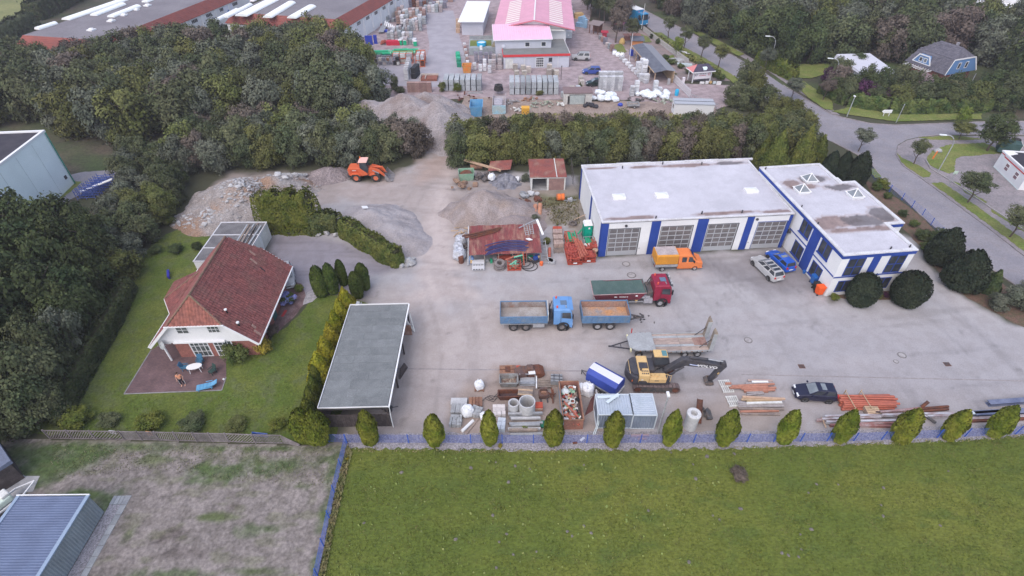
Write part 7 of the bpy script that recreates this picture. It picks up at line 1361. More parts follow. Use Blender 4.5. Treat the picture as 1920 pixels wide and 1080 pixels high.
BX(1.4,15.96,-.2,-.1,2.5,2.98).ob('red_band',REDB,of2);BX(1.35,1.45,-.2,4.4,2.5,2.98).ob('red_band',REDB,of2);BX(15.9,15.97,-.1,10.6,2.75,2.98).ob('white_edge',WP_,of2)
for x in(7.,10.6):wi_(of2,(x,4.4,3.7),0,1.1,1.,1,1,.09,WP_,GLASS)
wi_(of2,(9.4,0,1.25),0,1.75,2.1,4,4,.1,WP_,GLASS,name='glazed_door',bars=.06);wi_(of2,(11.7,0,1.7),0,.95,1.1,1,1,.08,LILW,GLASS)
for x in(1.9,2.75):BX(x,x+.8,-.04,-.003,.05,2.1).ob('side_door',OFFW,of2)
b=MB();b.lathe((1.7,4.3,3.45),[(0,-.15),(.35,-.1),(.42,0)],12,'y');b.ob('satellite_dish',mat('dish_pale',(.6,.62,.7),fn=.03),of2)
b=MB();[b.cyl((x,-.06,0),(x,-.06,2.5),.05,6)for x in(6.1,13.4)];b.ob('downpipe',WP_,of2)
ws=th_('white_roofed_shed','long lilac walled shed with a plain white roof in the merchant yard','shed',(-12.6,147.,0),rad(-3));BX(.3,5.6,0,19,0,3.1).ob('wall',LILW,ws);HX([(-.5,-1.2,3.3),(6.,-1.,3.3),(6.,19.5,3.3),(-.5,19.5,3.3)],[(-.5,-1.2,3.42),(6.,-1.,3.42),(6.,19.5,3.45),(-.5,19.5,3.45)]).ob('roof',mat('roof_white_metal',(.72,.73,.78),fn=.03),ws)
for i in RG_(3):o=BX(-.5,.5,-.5,.5,0,1.).ob('stacked_pack',WOODL,None,at(859,43+9*i));tag(o,'pale wood pack stacked against the white roofed shed wall','pack','packs along the shed wall')
rt_=th_('show_terrace','raised grey terrace with turf and small steps beside the shop','terrace',(*a2(880,104),0),rad(2));BX(0,6.2,0,7.6,0,1.7).ob('plinth',mat('terrace_grey',(.3,.34,.36),(.26,.28,.3),.8),rt_);BX(.2,5.2,1.2,5.4,1.7,1.76).ob('turf',VERGE,rt_);BX(0.,6.2,6.3,6.5,1.7,2.5).ob('back_wall',SLABG,rt_)
b=MB();[b.box(5.2+.12*i,6.3,.2+.6*i,.8+.6*i,1.7,1.9+.1*(i%2))for i in RG_(6)];b.ob('planter',mat('planter_brown',(.26,.22,.15),fn=.2),rt_)
pl=th_('garden_pool','small round blue rimmed pool standing on the show terrace','pool',at(903,85,1.78));MB().lathe((0,0,0),[(1.05,0),(1.1,.75),(1.,.78),(.97,.6)],18).ob('wall',mat('pool_blue',(.03,.38,.62),fn=.05),pl);MB().lathe((0,0,.62),[(1.,0),(0,0.)],18).ob('water',mat('pool_water',(.7,.72,.76),rg=.05,fn=0,spec=.6),pl)
b=MB();b.box(-.3,.3,-.3,.3,0,.8);o=tag(b.ob('white_pedestal',WP_,None,at(902,93,1.78)),'small white pedestal before the round pool','pedestal')
SM={};PCORE=mat('pack_gap_shade',(.1,.095,.1),(.16,.15,.15),2,fn=.2)  # dark core of the stacks: shade in the gaps put into its colour
def stk(kind,w_,d_,h_,lay,m,cap=None,px=(0,0),rz=2,lb_='',gr0=None,cat='block stack',name='block_stack',gap=.09):
 key=(kind,w_,d_,h_,lay,m.name)
 if key not in SM:
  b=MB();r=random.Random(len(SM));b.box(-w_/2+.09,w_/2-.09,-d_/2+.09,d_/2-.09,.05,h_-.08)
  if kind=='grid':
   for i in RG_(lay):
    for j in RG_(3):[b.box(-w_/2+w_*j/3+.03,-w_/2+w_*(j+1)/3-.03,y0,y1,h_*(i+t)/lay,h_*(i+t+.22)/lay)for t in(.08,.4,.74)for y0,y1 in((-d_/2,-d_/2+.08),(d_/2-.08,d_/2))]
    for j in RG_(4):[b.box(-w_/2+(w_-.07)*j/3,-w_/2+(w_-.07)*j/3+.07,y,y+.09,h_*i/lay+.04,h_*(i+1)/lay)for y in(-d_/2-.01,d_/2-.08)]
   b.box(-w_/2,w_/2,-d_/2,d_/2,h_-.08,h_)
  else:
   for i in RG_(lay):
    z0=h_*i/lay;b.box(-w_/2+r.uniform(0,.03),w_/2-r.uniform(0,.03),-d_/2+r.uniform(0,.03),d_/2-r.uniform(0,.03),z0+gap,h_*(i+1)/lay)
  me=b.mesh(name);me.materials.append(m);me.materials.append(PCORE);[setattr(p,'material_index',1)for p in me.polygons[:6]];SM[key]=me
 o=link(name,SM[key],None,at(*px),rad(rz));return tag(o,lb_,cat,gr0)
CB=mat('concrete_block_pack',(.36,.38,.4),(.28,.3,.32),.8,fn=.2,rnd=.22);CBW=mat('white_block_pack',(.58,.58,.6),(.42,.42,.45),1.,fn=.15,rnd=.2);CBB=mat('beige_crate',(.47,.42,.37),(.36,.33,.3),1.2,fn=.2,rnd=.2);BRK=mat('brick_pack',(.32,.22,.19),(.27,.17,.15),1.,fn=.2,rnd=.15);PAVP=mat('paving_pack',(.4,.34,.33),(.3,.27,.28),1.,fn=.2,rnd=.25);DRK=mat('slate_pack',(.17,.16,.2),(.22,.21,.25),1.,fn=.15,rnd=.15)
for k in RG_(9):stk('plain',.93,4.,2.5,2,CB,px=(959.5+10.2*k,171),rz=0,lb_='tall grey concrete block pack in the long row of nine',gr0='packs in the row of nine')
for k in RG_(7):stk('plain',.93,3.6,2.3,2,CB,px=(838+10.2*k,165),rz=0,lb_='tall grey concrete block pack in the row behind bushes',gr0='packs in the row of seven')
for k,(px,py,hh)in EN_([(893,117,3.),(902,118,3.2),(912,118,3.),(921,118,3.1)]):stk('plain',.85,.85,hh*.75,4,DRK,px=(px,py),lb_='dark slate pack stacked high against the show terrace',gr0='slate packs at the terrace')
for k,(px,py)in EN_([(890,131),(901,134),(909,133),(918,137),(909,124),(919,125)]):stk('plain',.8,.8,1.5,2,CBW,px=(px,py),lb_='white wrapped pack in the cluster before the show terrace',gr0='white packs before the terrace')
for k,(px,py)in EN_([(926,131),(937,130),(926,121),(937,121)]):stk('plain',.9,.9,2.2,6,PAVP,px=(px,py),lb_='tall layered paving pack beside the shop corner',gr0='paving packs at the shop corner')
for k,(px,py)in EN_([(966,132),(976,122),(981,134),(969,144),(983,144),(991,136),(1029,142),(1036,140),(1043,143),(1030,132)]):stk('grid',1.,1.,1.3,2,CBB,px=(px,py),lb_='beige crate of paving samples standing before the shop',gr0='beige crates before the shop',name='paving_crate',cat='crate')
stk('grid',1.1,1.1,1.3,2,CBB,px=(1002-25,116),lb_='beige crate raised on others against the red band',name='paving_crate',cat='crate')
for i in RG_(6):
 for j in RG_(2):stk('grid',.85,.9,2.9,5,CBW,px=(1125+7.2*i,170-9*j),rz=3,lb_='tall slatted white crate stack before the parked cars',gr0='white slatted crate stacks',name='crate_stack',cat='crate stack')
for k,(px,py,hh,m)in EN_([(1083,176,1.6,CB),(1063,178,1.,CB),(1072,172,1.1,CBB),(1090,168,1.9,CBB),(1088,160,1.8,CBB),(1099,178,.8,CBW),(1056,182,1.,CB),(1104,171,.7,CB)]):stk('plain',.9,.9,hh,2,m,px=(px,py),lb_='mixed pallet stack behind the cream block garage',gr0='pallet stacks behind the cream garage')
for k,(px,py,hh)in EN_([(1184,180,2.),(1192,176,2.6),(1227,174,2.4),(1236,173,1.),(1118,160,.5)]):stk('plain',.85,.85,hh,4,CBW,px=(px,py),lb_='white wrapped pack standing among the bulk bag heaps',gr0='white packs among the bag heaps')
for k,(px,py,hh)in EN_([(1198,140,2.6),(1206,143,3.4),(1203,131,2.4),(1196,132,1.8),(1211,152,1.5),(1202,152,1.5)]):stk('plain',1.05,1.05,hh,4,CBW,px=(px,py),lb_='tall white wrapped pack beside the open sample shelter',gr0='white packs beside the sample shelter')
for k in RG_(9):stk('plain',.9,.9,.75,1,CBW,px=(1166+5.5*k,112+5.5*k),rz=25,lb_='low white sack pack in the line along the paved lane',gr0='sack packs along the lane',cat='sack')
for k,(px,py)in EN_([(1158,106),(1152,103),(1166,107)]):bag('bulk_bag','white bulk bag standing where the sack line begins',(px,py),1.,gr0='bulk bags where the sack line begins',seed=60+k)
for k in RG_(7):stk('plain',.8,.8,.9+.3*(k%3),2,[CB,BRK,DRK,PAVP][k%4],px=(1126+4.2*k,74+4.4*k),rz=20,lb_='small mixed sample pack along the show garden kerb',gr0='sample packs along the show garden')
for k,(px,py)in EN_([(1043,105),(1045,116),(1049,122),(1042,125),(1052,112)]):stk('plain',.9,.9,1.1,2,[CBB,BRK,DRK][k%3],px=(px,py),lb_='sample pack leaning at the shop end wall',gr0='sample packs at the shop end wall')
r6=random.Random(66)
for row,(y,x0,x1,n,mats_,lab,hh)in EN_([(73,727,775,7,[CB,CBW,PAVP],'grey wrapped block pack in the row behind green pipes',1.6),(66,745,770,5,[CB,PAVP],'grey block pack, second row behind the green pipes',1.8),(57,757,792,6,[CBW,PAVP,CB],'pale paving pack in the block behind dark tubs',2.3),(49,758,790,5,[CBW,PAVP,CB],'pale paving pack, rear of the block behind dark tubs',1.6),(38,748,800,8,[PAVP,BRK,CB],'reddish grey brick pack in the middle of stock field',2.3),(30,746,800,8,[BRK,PAVP,CBB],'brown brick pack at the rear of the stock field',2.2),(27,688,730,6,[DRK,CB],'slate grey stone pack near the white factory wall',1.5),(19,696,726,4,[CB,DRK],'grey stone pack farthest along the factory wall',1.3),(22,795,830,5,[CB,PAVP,CBW],'grey pack near the far yard corner',1.7),(14,805,838,5,[CB,DRK,CBB],'mixed pack at the very end of stock field',1.6),(40,726,745,4,[CB,DRK],'grey slab pack beside the long roof sheets',1.),(8,760,800,6,[DRK,BRK,CB],'dark rack pack along the distant rear fence',1.8),(82,742,782,5,[CB,CBW,PAVP],'block pack just behind the red covered stack',1.2),(44,744,800,7,[BRK,CBW,CB,RUSTL],'mixed pack between brick rows of the stock field',1.8),(34,742,800,8,[BRK,DRK,CBW],'dark or brown pack towards the rear of stock field',1.7),(62,728,758,4,[DRK,CB,PAVP],'small dark pack beside the white panels',1.2),(12,760,800,6,[BRK,DRK,RUST],'rust brown pack along the distant stock edge',1.5),(3,765,850,9,[CB,DRK,BRK],'distant pack at the top of the stock field',1.8),(33,690,722,4,[CB,DRK,SLABG],'flat slab pack before the white factory wall',.8),(48,702,718,2,[TERRA,RFIT],'orange tinged pack below the factory wall',.8),(20,1062,1072,2,[CB],'grey pack beyond the pink hall',2.),(6,1048,1060,3,[CB,CBB],'grey pack far behind the pink hall',2.2)]):
 for k in RG_(n):stk('plain',round((at(x1,y).x-at(x0,y).x)/n*.93,2),1.7,hh+r6.choice((0,0,.4,-.3)),r6.choice((2,3,3)),mats_[k%len(mats_)],px=(x0+(x1-x0)*(k+.5)/n+r6.uniform(-.5,.5),y+r6.uniform(-.8,.8)),rz=r6.uniform(-1,4),lb_=lab,gr0=lab+' group')
GREENB=mat('green_pipe_bright',(.02,.4,.2),(.02,.34,.18),1,rg=.4,fn=.05)
for k,(xa,xb,y,z)in EN_([(689,732,100,.3),(690,733,98,.3),(690,732,99,.8),(734,781,98,.3),(735,780,96,.3),(736,782,97,.8),(689,733,101,.8),(738,765,94,1.2),(764,784,94,1.2),(690,730,97,1.2),(735,778,99,.8)]):
 p,q=at(xa,y,z),at(xb,y-1.2,z);b=MB();d=q-p;b.cyl((0,0,0),d,.27,10);o=b.ob('green_pipe',GREENB,None,p);tag(o,'long green plastic pipe in the rack across the stock field','pipe','green pipes in the rack');b=MB();b.cyl(d*.96,d*1.02,.33,10);b.ob('socket',mat('pale_green_end',(.2,.5,.33)),o)
o=th_('pipe_rack','low blue rack carrying the long green pipes','rack',at(735,102));b=MB();p0=at(735,102);[b.bar((x,-.6,.05),(x,.9,.05),.12)for x in(-4.5,-2,0,2,4.4)];b.bar((-4.8,-.6,.04),(5.,-.6,.04),.1,.12);b.ob('frame',MATS['engine_blue'],o)
for k,(px,py,w_,h_,m,lab)in EN_([(693,84,1.7,2.1,paint('royal_blue',(.03,.06,.42)),'royal blue board standing at the edge of the stock field'),(705,82,.8,2.,MATS['royal_blue'],'narrow blue board beside the royal blue one'),(738,84,3.2,1.,mat('red_sheet',(.5,.03,.06)),'low red covered stack behind the green pipes'),(717,84,1.6,1.2,TERRA,'orange pipe fittings pile behind the green pipes'),(724,83,1.,1.3,RFIT,'dark red fittings pile behind the green pipes')]):
 b=MB()
 if k<3:b.obox((0,0,h_/2),(w_,.3 if k<2 else 1.2,h_))
 else:[b.cyl((r6.uniform(-.6,.6),r6.uniform(-.4,.4),r6.uniform(.1,.8)),(r6.uniform(-.6,.6),r6.uniform(-.4,.4),r6.uniform(.3,1.2)),.15,7)for _ in RG_(10)]
 one('stock_pile',lab,'stock pile',b,m,(px,py))
for k,(px,py,m)in EN_([(751,84,WP_),(760,84,WP_),(769,82,GREENB),(779,86,WP_)]):
 o=BX(-.4,.4,-.4,.4,0,1.1).ob('crate_box',GREENB if k!=2 else mat('mint_crate',(.12,.5,.3)),None,at(px,py));tag(o,['green crate with white lid nearest the red stack','second green crate with white lid from the red stack','mint green crate without a lid beside lidded ones','green crate with white lid at the lane edge'][k],'crate')
 if k!=2:BX(-.42,.42,-.42,.42,1.1,1.18).ob('lid',WP_,o)
for k in RG_(7):
 p=at(723+3.2*k,50+1.9*k);o=HX([(-.16,-.9,.5),(.16,-.9,.5),(.16,.9,1.1),(-.16,.9,1.1)],[(-.16,-.9,.62),(.16,-.9,.62),(.16,.9,1.22),(-.16,.9,1.22)]).ob('white_sheet',WP_,None,p);tag(o,'white panel leaning in the slanting row by blue sheet','panel','white panels in the slanting row');
o=BX(-1.5,1.5,-.5,.5,0,.5).ob('blue_stack',MATS['royal_blue'],None,at(726,60),rad(-15));tag(o,'blue sheeted stack under the slanting white panels','stack')
for k in RG_(5):o=MB().bar((0,0,0),at(722+2*k,38)-at(710+2*k,60),.3,.12).ob('roof_sheet',STEEL,None,at(710+2*k,60,.5));tag(o,'long grey roof sheet lying slantwise in the stock field','roof sheet','long grey roof sheets')
for k in RG_(4):stk('plain',.35,.7,1.,2,mat('black_tub',(.02,.02,.03)),px=(745.5+3.3*k,53),lb_='small black tub in the row beside pale packs',gr0='black tubs',name='black_tub',cat='tub')
RACK=mat('rack_orange',(.55,.13,.05),fn=.1)
def rack(lb_,px,w_,h_,d_,m,fills,rz=2,n=3):
 o=th_('stock_rack',lb_,'rack',at(*px),rad(rz));b=MB()
 for x in[-w_/2+w_*i/n for i in RG_(n+1)]:[b.bar((x,y,0),(x,y,h_),.09)for y in(-d_/2,d_/2)]
 for z in(.1,h_*.5,h_):[b.bar((-w_/2,y,z),(w_/2,y,z),.09)for y in(-d_/2,d_/2)]
 b.ob('frame',m,o)
 for i,f in EN_(fills):
  x=-w_/2+w_*(i%n)/n+.12;z=.15+(i//n)*h_*.5;b=MB();[b.box(x+0.,x+w_/n-.25,-d_/2+.05,d_/2-.05,z+.18*k,z+.15+.18*k)for k in RG_(max(1,int(h_*.5/.2)-1))];b.ob('stored_pack',f,o)
 return o
rack('long low rack of dark paving with rusty stack inside',(703,118),3.4,1.9,1.5,DS_,[RUST,DRK,PAVP,DRK,RUSTL,DRK]);rack('grey rack of slate and pink packs in mid field',(722,121),2.6,1.7,1.4,STEEL,[DRK,PAVP,DRK,CBB,DRK,RUSTL]);rack('wide rack with orange uprights and white boards on top',(757,117),4.4,2.2,1.5,RACK,[DRK,CBB,DRK,CBW,OFFW,CBW],n=3)
rack('tall orange pipe rack nearest the paved lane',(790,122),1.9,2.8,2.6,RACK,[CBW,RUST,CBW,CBW],n=2);rack('orange rack bay behind the tall orange pipe rack',(790,112),1.9,1.8,1.6,RACK,[CBW,OFFW,CBW,OFFW],n=2);rack('dark rack of panels next to the orange uprights',(744,121),1.6,1.9,1.3,DS_,[BLACK,OFFW,DRK,BLACK],n=2)
for k in RG_(6):stk('plain',1.,.42,2.4,2,CBW,px=(763+1.3*k-1.3*k*.2,151-4.2*k),rz=-14,lb_='white slab pack in the slanting line before orange rack',gr0='white slab packs in the slanting line',cat='slab pack')
stk('plain',1.,3.,2.3,2,BLACK,px=(780,144),rz=-12,lb_='tall black sheeted pack beside the white slab line',cat='pack');o=th_('brick_bay','walled bay of loose rusty bricks beside block packs','bay',at(806,149),rad(0));BX(-1.8,1.6,-1,1.2,0,.45).ob('brick_fill',mat('rusty_brick_fill',(.26,.1,.07),(.2,.08,.06),3,fn=.3),o);b=MB();b.box(-2.,1.75,1.2,1.4,0,.8);b.box(-2.,-1.8,-1,1.2,0,.8);b.box(-.9,-.75,-1,1.2,.45,.7);b.ob('bay_wall',CBB,o)
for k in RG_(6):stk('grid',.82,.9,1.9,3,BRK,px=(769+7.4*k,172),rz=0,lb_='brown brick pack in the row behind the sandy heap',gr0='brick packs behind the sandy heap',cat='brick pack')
sk2=trough('orange tipping skip standing at the lane before slate packs',(876,135),1.9,1.8,1.6,mat('skip_orange',(.68,.2,.04),(.5,.25,.08),1.2,fn=.12),mat('wood_litter',(.22,.17,.14),fn=.3));
for k in RG_(5):o=BX(-.45,.45,-.5,.5,0,.9+.2*(k%2)).ob('green_pack',GREENB if k<3 else mat('deep_green_pack',(.02,.2,.12),fn=.15),None,at(858.5+.7*k,105+5*k));tag(o,'green sheeted pack in the line along the pale lane','pack','green packs along the lane')
for k in RG_(7):o=BX(-.35,.35,-.5,.5,0,.9).ob('sample_pack',BRK if k%2 else CBW,None,at(871+1.*k,88+5.6*k),.1);tag(o,'small brick sample pack along the terrace wall','sample pack','sample packs along the terrace wall')
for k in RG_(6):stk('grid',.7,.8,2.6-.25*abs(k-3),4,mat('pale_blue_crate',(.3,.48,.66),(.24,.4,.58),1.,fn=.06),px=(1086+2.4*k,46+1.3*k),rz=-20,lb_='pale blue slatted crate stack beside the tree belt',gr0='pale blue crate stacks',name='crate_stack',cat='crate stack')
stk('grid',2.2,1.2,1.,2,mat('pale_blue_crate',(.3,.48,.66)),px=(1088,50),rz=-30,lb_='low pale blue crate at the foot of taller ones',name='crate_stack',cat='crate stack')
for k,(px,py)in EN_([(1069,26),(1073,32),(1064,20)]):stk('plain',1.2,1.2,2.-.4*k,3,CBW,px=(px,py),lb_='pale pack between pink hall and tree belt',gr0='pale packs beside the pink hall')
o=th_('waste_container','silver grey closed waste container standing beside the pink hall','waste container',at(1065,72));BX(-.9,.9,-.6,.7,.15,1.6).ob('body',mat('silver_bin',(.5,.53,.56),fn=.06),o,bv0=.08);BX(-.92,.92,-.62,.72,1.6,1.75).ob('lid',WP_,o);BX(-.2,.2,-.64,-.61,.7,1.1).ob('sticker',WP_,o)
o=th_('wire_cage','dark wire cage full of goods under the hall eave','crate',at(1049,70));b=MB();[b.bar((x,y,0),(x,y,2.),.06)for x in(-1,-.5,0,.5,1)for y in(-.5,.5)];[b.bar((-1,y,z),(1,y,z),.06)for y in(-.5,.5)for z in(.1,.7,1.3,2.)];b.ob('frame',DS_,o);BX(-.9,.9,-.4,.4,.1,1.5).ob('goods',mat('dull_goods',(.2,.17,.17),(.3,.26,.24),3,fn=.3),o)
o=BX(-1.2,1.2,-.8,.8,0,1.2).ob('yellow_pack',YELLOW,None,at(1084,33),.3);tag(o,'yellow ochre pack behind the pale blue crates','pack')
def gable_hut(name,lb_,px,rz,w_,d_,h_,wall,roof,ov=.35,rise=.6,mono=False,open_=False):
 o=th_(name,lb_,'shed',at(*px),rad(rz))
 if open_:
  for x in(.1,w_/2,w_-.1):
   for y in(.1,d_-.1):BX(x-.08,x+.08,y-.08,y+.08,0,h_).ob('post',wall,o)
  BX(0,w_,d_-.1,d_,0,h_).ob('back_wall',wall,o)
 else:BX(0,w_,0,d_,0,h_).ob('wall',wall,o)
 b=MB()
 if mono:b.plate([(-ov,-ov,h_),(w_+ov,-ov,h_),(w_+ov,d_+ov,h_+rise),(-ov,d_+ov,h_+rise)],.1)
 else:
  if not open_:MB().profx([(0,h_),(d_,h_),(d_/2,h_+rise)],.02,w_-.02).ob('gable',wall,o)
  b.plate([(-ov,-ov,h_-.1),(w_+ov,-ov,h_-.1),(w_+ov,d_/2,h_+rise),(-ov,d_/2,h_+rise)],.08);b.plate([(-ov,d_/2,h_+rise),(w_+ov,d_/2,h_+rise),(w_+ov,d_+ov,h_-.1),(-ov,d_+ov,h_-.1)],.08)
 b.ob('roof',roof,o);return o
SLR=mat('slate_sheet',(.13,.135,.16),(.1,.105,.13),1,rg=.6,fn=.1)
sl_=th_('sample_shelter','long grey roofed open shelter beside the sack line and flagpole','shelter',at(1186,94),0)
A_,B_=at(1186,84,2.4),at(1229,135,2.4);d_=(B_-A_);Ls=V3((d_.x,d_.y)).length;sl_.location=(A_.x,A_.y,0);sl_.rotation_euler=(0,0,math.atan2(d_.y,d_.x))
MB().plate([(0,-.2,2.3),(Ls,-.2,2.3),(Ls,2.3,2.75),(0,2.3,2.75)],.1).ob('roof',SLR,sl_);MB().plate([(0,2.3,2.76),(Ls,2.3,2.76),(Ls-.1,4.3,2.4),(.6,4.3,2.4)],.1).ob('roof',mat('slate_sheet_pale',(.22,.225,.25),fn=.1),sl_);MB().bar((0,-.25,2.25),(Ls,-.25,2.25),.08,.16).ob('fascia',WOODL,sl_)
for i in RG_(6):BX(.1+i*(Ls-.3)/5,.25+i*(Ls-.3)/5,0,.15,0,2.25).ob('post',WOODL,sl_)
BX(0,Ls,3.9,4.05,0,2.4).ob('back_wall',WOODL,sl_)
for i in RG_(4):BX(1.+i*2.2,2.3+i*2.2,1,2.2,0,1.4).ob('sample_board',[DRK,RUST,WOODL,BRK][i],sl_)
BX(-.3,.5,-.4,.3,.1,1.4).ob('blue_panel',MATS['royal_blue'],sl_)
gable_hut('garden_hut','small orange-brown wooden hut with grey roof in the show garden',(1184,88),-2,2.6,1.8,1.5,mat('hut_orange_wood',(.48,.2,.08),fn=.1),SLR,rise=.4,mono=True);gable_hut('garden_pergola','open hut with reddish blue striped roof under the trees',(1152,60),2,2.6,2.2,2.,WOODD,mat('blue_red_roof',(.16,.13,.24),(.34,.08,.1),.9),open_=True,rise=.8);gable_hut('timber_carport','dark open timber shelter standing by the pale blue crates',(1104,62),-35,2.6,2.2,2.2,mat('brown_timber',(.16,.08,.06),fn=.2),mat('grey_brown_roof',(.22,.18,.18),fn=.15),open_=True,rise=.4,mono=True)
gable_hut('bark_store','red-brown low timber store below the garden trees',(1172,76),4,3.6,1.2,1.1,mat('brick_fence',(.25,.12,.1),fn=.2),mat('brick_fence',(.25,.12,.1)),rise=.1,mono=True);gable_hut('red_crate_hut','small red crate hut beside the paved lane under trees',(1129,70),-5,1.1,.9,1.2,mat('crate_hut_red',(.4,.04,.07)),mat('crate_hut_red',(.4,.04,.07)),rise=.1,mono=True)
b=MB();b.lathe((0,0,0),[(.7,0),(.75,.5),(.5,1.1),(.1,1.4),(0,1.4)],12);one('garden_sculpture','tall ochre garden figure standing in the show garden','sculpture',b,mat('ochre_figure',(.45,.3,.12),fn=.2),(1166,82));b=MB();b.cyl((0,0,0),(-0.,0,6.2),.07,8,.04);one('flagpole','tall bare white flagpole beside the sample shelter','flagpole',b,WP_,(1179.5,117));b=MB();b.cyl((0,0,0),(0,0,6.),.07,8,.04);one('flagpole','slim white flagpole standing before the blue lorry','flagpole',b,WP_,(1203,54))
b=MB();b.cyl((0,0,0),(0,0,2.6),.06,6);b.obox((0,0,2.65),(.2,.2,.3));one('garden_lamp','slim dark lamp post before the glazed shop door','lamp post',b,DS_,(1052,149))
kp=at(1297,156);q=at(1333,153);ki=th_('sign_pavilion','white pavilion with dark hipped roof and red lettered sign board','pavilion',kp,math.atan2(q.y-kp.y,q.x-kp.x));KW,KD=4.1,2.2
for x in(.1,KW-.1):
 for y in(.1,KD-.1):BX(x-.09,x+.09,y-.09,y+.09,0,2.3).ob('post',WP_,ki);
sg=BX(.3,KW-.3,-.02,.06,.75,2.1).ob('sign_board',mat('sign_white',(.72,.68,.72),fn=.02),ki)
RED2=mat('sign_red',(.42,.08,.1),fn=0);GRY2=mat('sign_grey',(.16,.13,.15),fn=0)
for x in(.62,KW-.62):
 b=MB();b.lathe((x,-.03,1.62),[(.17,-.004),(.26,-.004),(.26,.004),(.17,.004)],18,'y');b.ob('round_emblem',GRY2 if x<2 else RED2,sg)
for z,s_,txt,m in((1.68,.25,'BHK  Bau  &',GRY2),(1.36,.24,'Baustoffhandel',RED2)):
 c_=bpy.data.curves.new('lettering','FONT');c_.body=txt;c_.size=s_;c_.align_x='CENTER';c_.extrude=.004;c_.offset=.006;c_.materials.append(m);lo2=text_mesh(c_,sg);lo2.location=(KW/2,-.03,z);lo2.rotation_euler=(pi/2,0,0)
rfz=MB();a_,z0,z1=.45,2.3,3.4
V=[(-a_,-a_,z0),(KW+a_,-a_,z0),(KW+a_,KD+a_,z0),(-a_,KD+a_,z0),(1.,KD/2,z1),(KW-.6,KD/2,z1)]
rfz.add(V,[(0,1,5,4),(1,2,5),(2,3,4,5)]);kr=rfz.ob('roof',mat('dark_slate_roof',(.05,.045,.075),(.07,.06,.09),2,fn=.2),ki);MB().add([V[3],V[0],V[4]],[(0,1,2)]).ob('hip',mat('pink_hip',(.55,.2,.2),fn=.1),ki)
b=MB();P_=[V[0],V[1],V[2],V[3]];[b.bar(V3(P_[i])-V3((0,0,.06)),V3(P_[(i+1)%4])-V3((0,0,.06)),.08,.16)for i in RG_(4)];b.ob('fascia',WP_,ki);MB().add([(1.9,-.25,2.55),(2.6,-.25,2.55),(2.75,.35,3.05),(1.85,.35,3.05),(1.8,-.1,2.9),(2.75,-.1,2.95)],[(0,1,5,4),(4,5,2,3)]).ob('dormer_sign',mat('pale_teal_sign',(.6,.7,.72)),ki)
for k,(px,py,m,w_,h_,lab)in EN_([(1316,157,WP_,.9,.4,'low white display slab before the sign pavilion'),(1325,157,WP_,.6,.5,'white display block left of an ochre disc'),(1332,157,YELLOW,.5,.5,'ochre yellow disc before the sign pavilion'),(1339,157,mat('pale_blue_board',(.55,.62,.66)),.6,.45,'pale blue display block right of the ochre disc'),(1347,159,WP_,.9,.65,'white notice board before the sign pavilion'),(1280,157,mat('pillar_white',(.66,.62,.66)),.5,1.3,'white gate pillar at the merchant entrance'),(1253,158,CONC,.5,1.1,'grey stone pillar beside the sample shelter end')]):
 b=MB();b.obox((0,0,h_/2),(w_,.25 if k<5 else .5,h_))if k!=2 else b.cyl((0,-.05,.3),(0,.1,.3),.28,14);one('display_block',lab,'display',b,m,(px,py))
def picket(name,lb_,pts,h_,m,gap=.28,pw=.09,cat='fence'):
 o=th_(name,lb_,cat,at(*pts[0]));b0=V3(at(*pts[0]));k=0;pm=BX(-pw/2,pw/2,-.02,.02,.05,h_).mesh('picket');pm.materials.append(m);rl=MB()
 for p,q in zip(pts,pts[1:]):
  a,c=at(*p)-b0,at(*q)-b0;L_=(c-a).length;n=int(L_/gap);t=math.atan2(c.y-a.y,c.x-a.x);[rl.bar(a+V3((0,0,z)),c+V3((0,0,z)),.04,.07)for z in(.25,h_-.2)]
  for i in RG_(n):link('picket',pm,o,a+(c-a)*(i+.5)/n,t)
 rl.ob('rail',m,o);return o
picket('picket_gate','long white picket sliding gate across the merchant entrance',[(1251,142),(1293,184)],1.6,mat('gate_white',(.62,.6,.62),fn=.05),.3,.12);picket('panel_fence','pale board fence along the road behind the show garden',[(1205,58),(1230,78),(1262,102),(1290,122)],1.3,mat('pale_fence',(.5,.48,.47),fn=.1),.5,.3);picket('wire_fence','thin grey fence at the corner of merchant entrance',[(1293,185),(1306,190),(1345,205)],1.1,STEEL,.5,.04)
wl=th_('low_boundary_wall','low concrete boundary wall below the block packs','wall',at(878,176));b=MB();b.bar((0,0,.15),at(905,175)-at(878,176)+V3((0,0,.15)),.2,.35);b.ob('wall',CONC,wl)
cg=th_('block_garage','cream block garage with steel up-and-over door on the dirt track','garage',at(1057,196),rad(.5));BX(0,5.3,0,3,0,2.1).ob('wall',mat('cream_wall',(.58,.57,.54),(.45,.42,.4),1.2,fn=.1),cg);BX(-.1,5.4,-.1,3.1,2.1,2.25).ob('roof',mat('brown_felt',(.2,.14,.14),fn=.15),cg);BX(1.1,3.9,-.05,0,.05,1.8).ob('garage_door',mat('grey_door_steel',(.4,.44,.43),(.34,.38,.38),2),cg);b=MB();b.box(1.,1.1,-.07,0,0,1.9);b.box(3.9,4.,-.07,0,0,1.9);b.box(1.1,3.9,-.07,0,1.8,1.9);b.ob('door_frame',DS_,cg);BX(.7,.95,-.04,0,0,1.6).ob('side_gap',BLACK,cg)
tsk=trough('light blue skip standing beside the huge sandy heap',(894,213),2.3,3.6,1.7,mat('skip_light_blue',(.1,.3,.52),(.15,.33,.5),1.2,fn=.12),mat('rusty_bed',(.3,.16,.13),fn=.3));tsk.scale=(1,1,1.15)
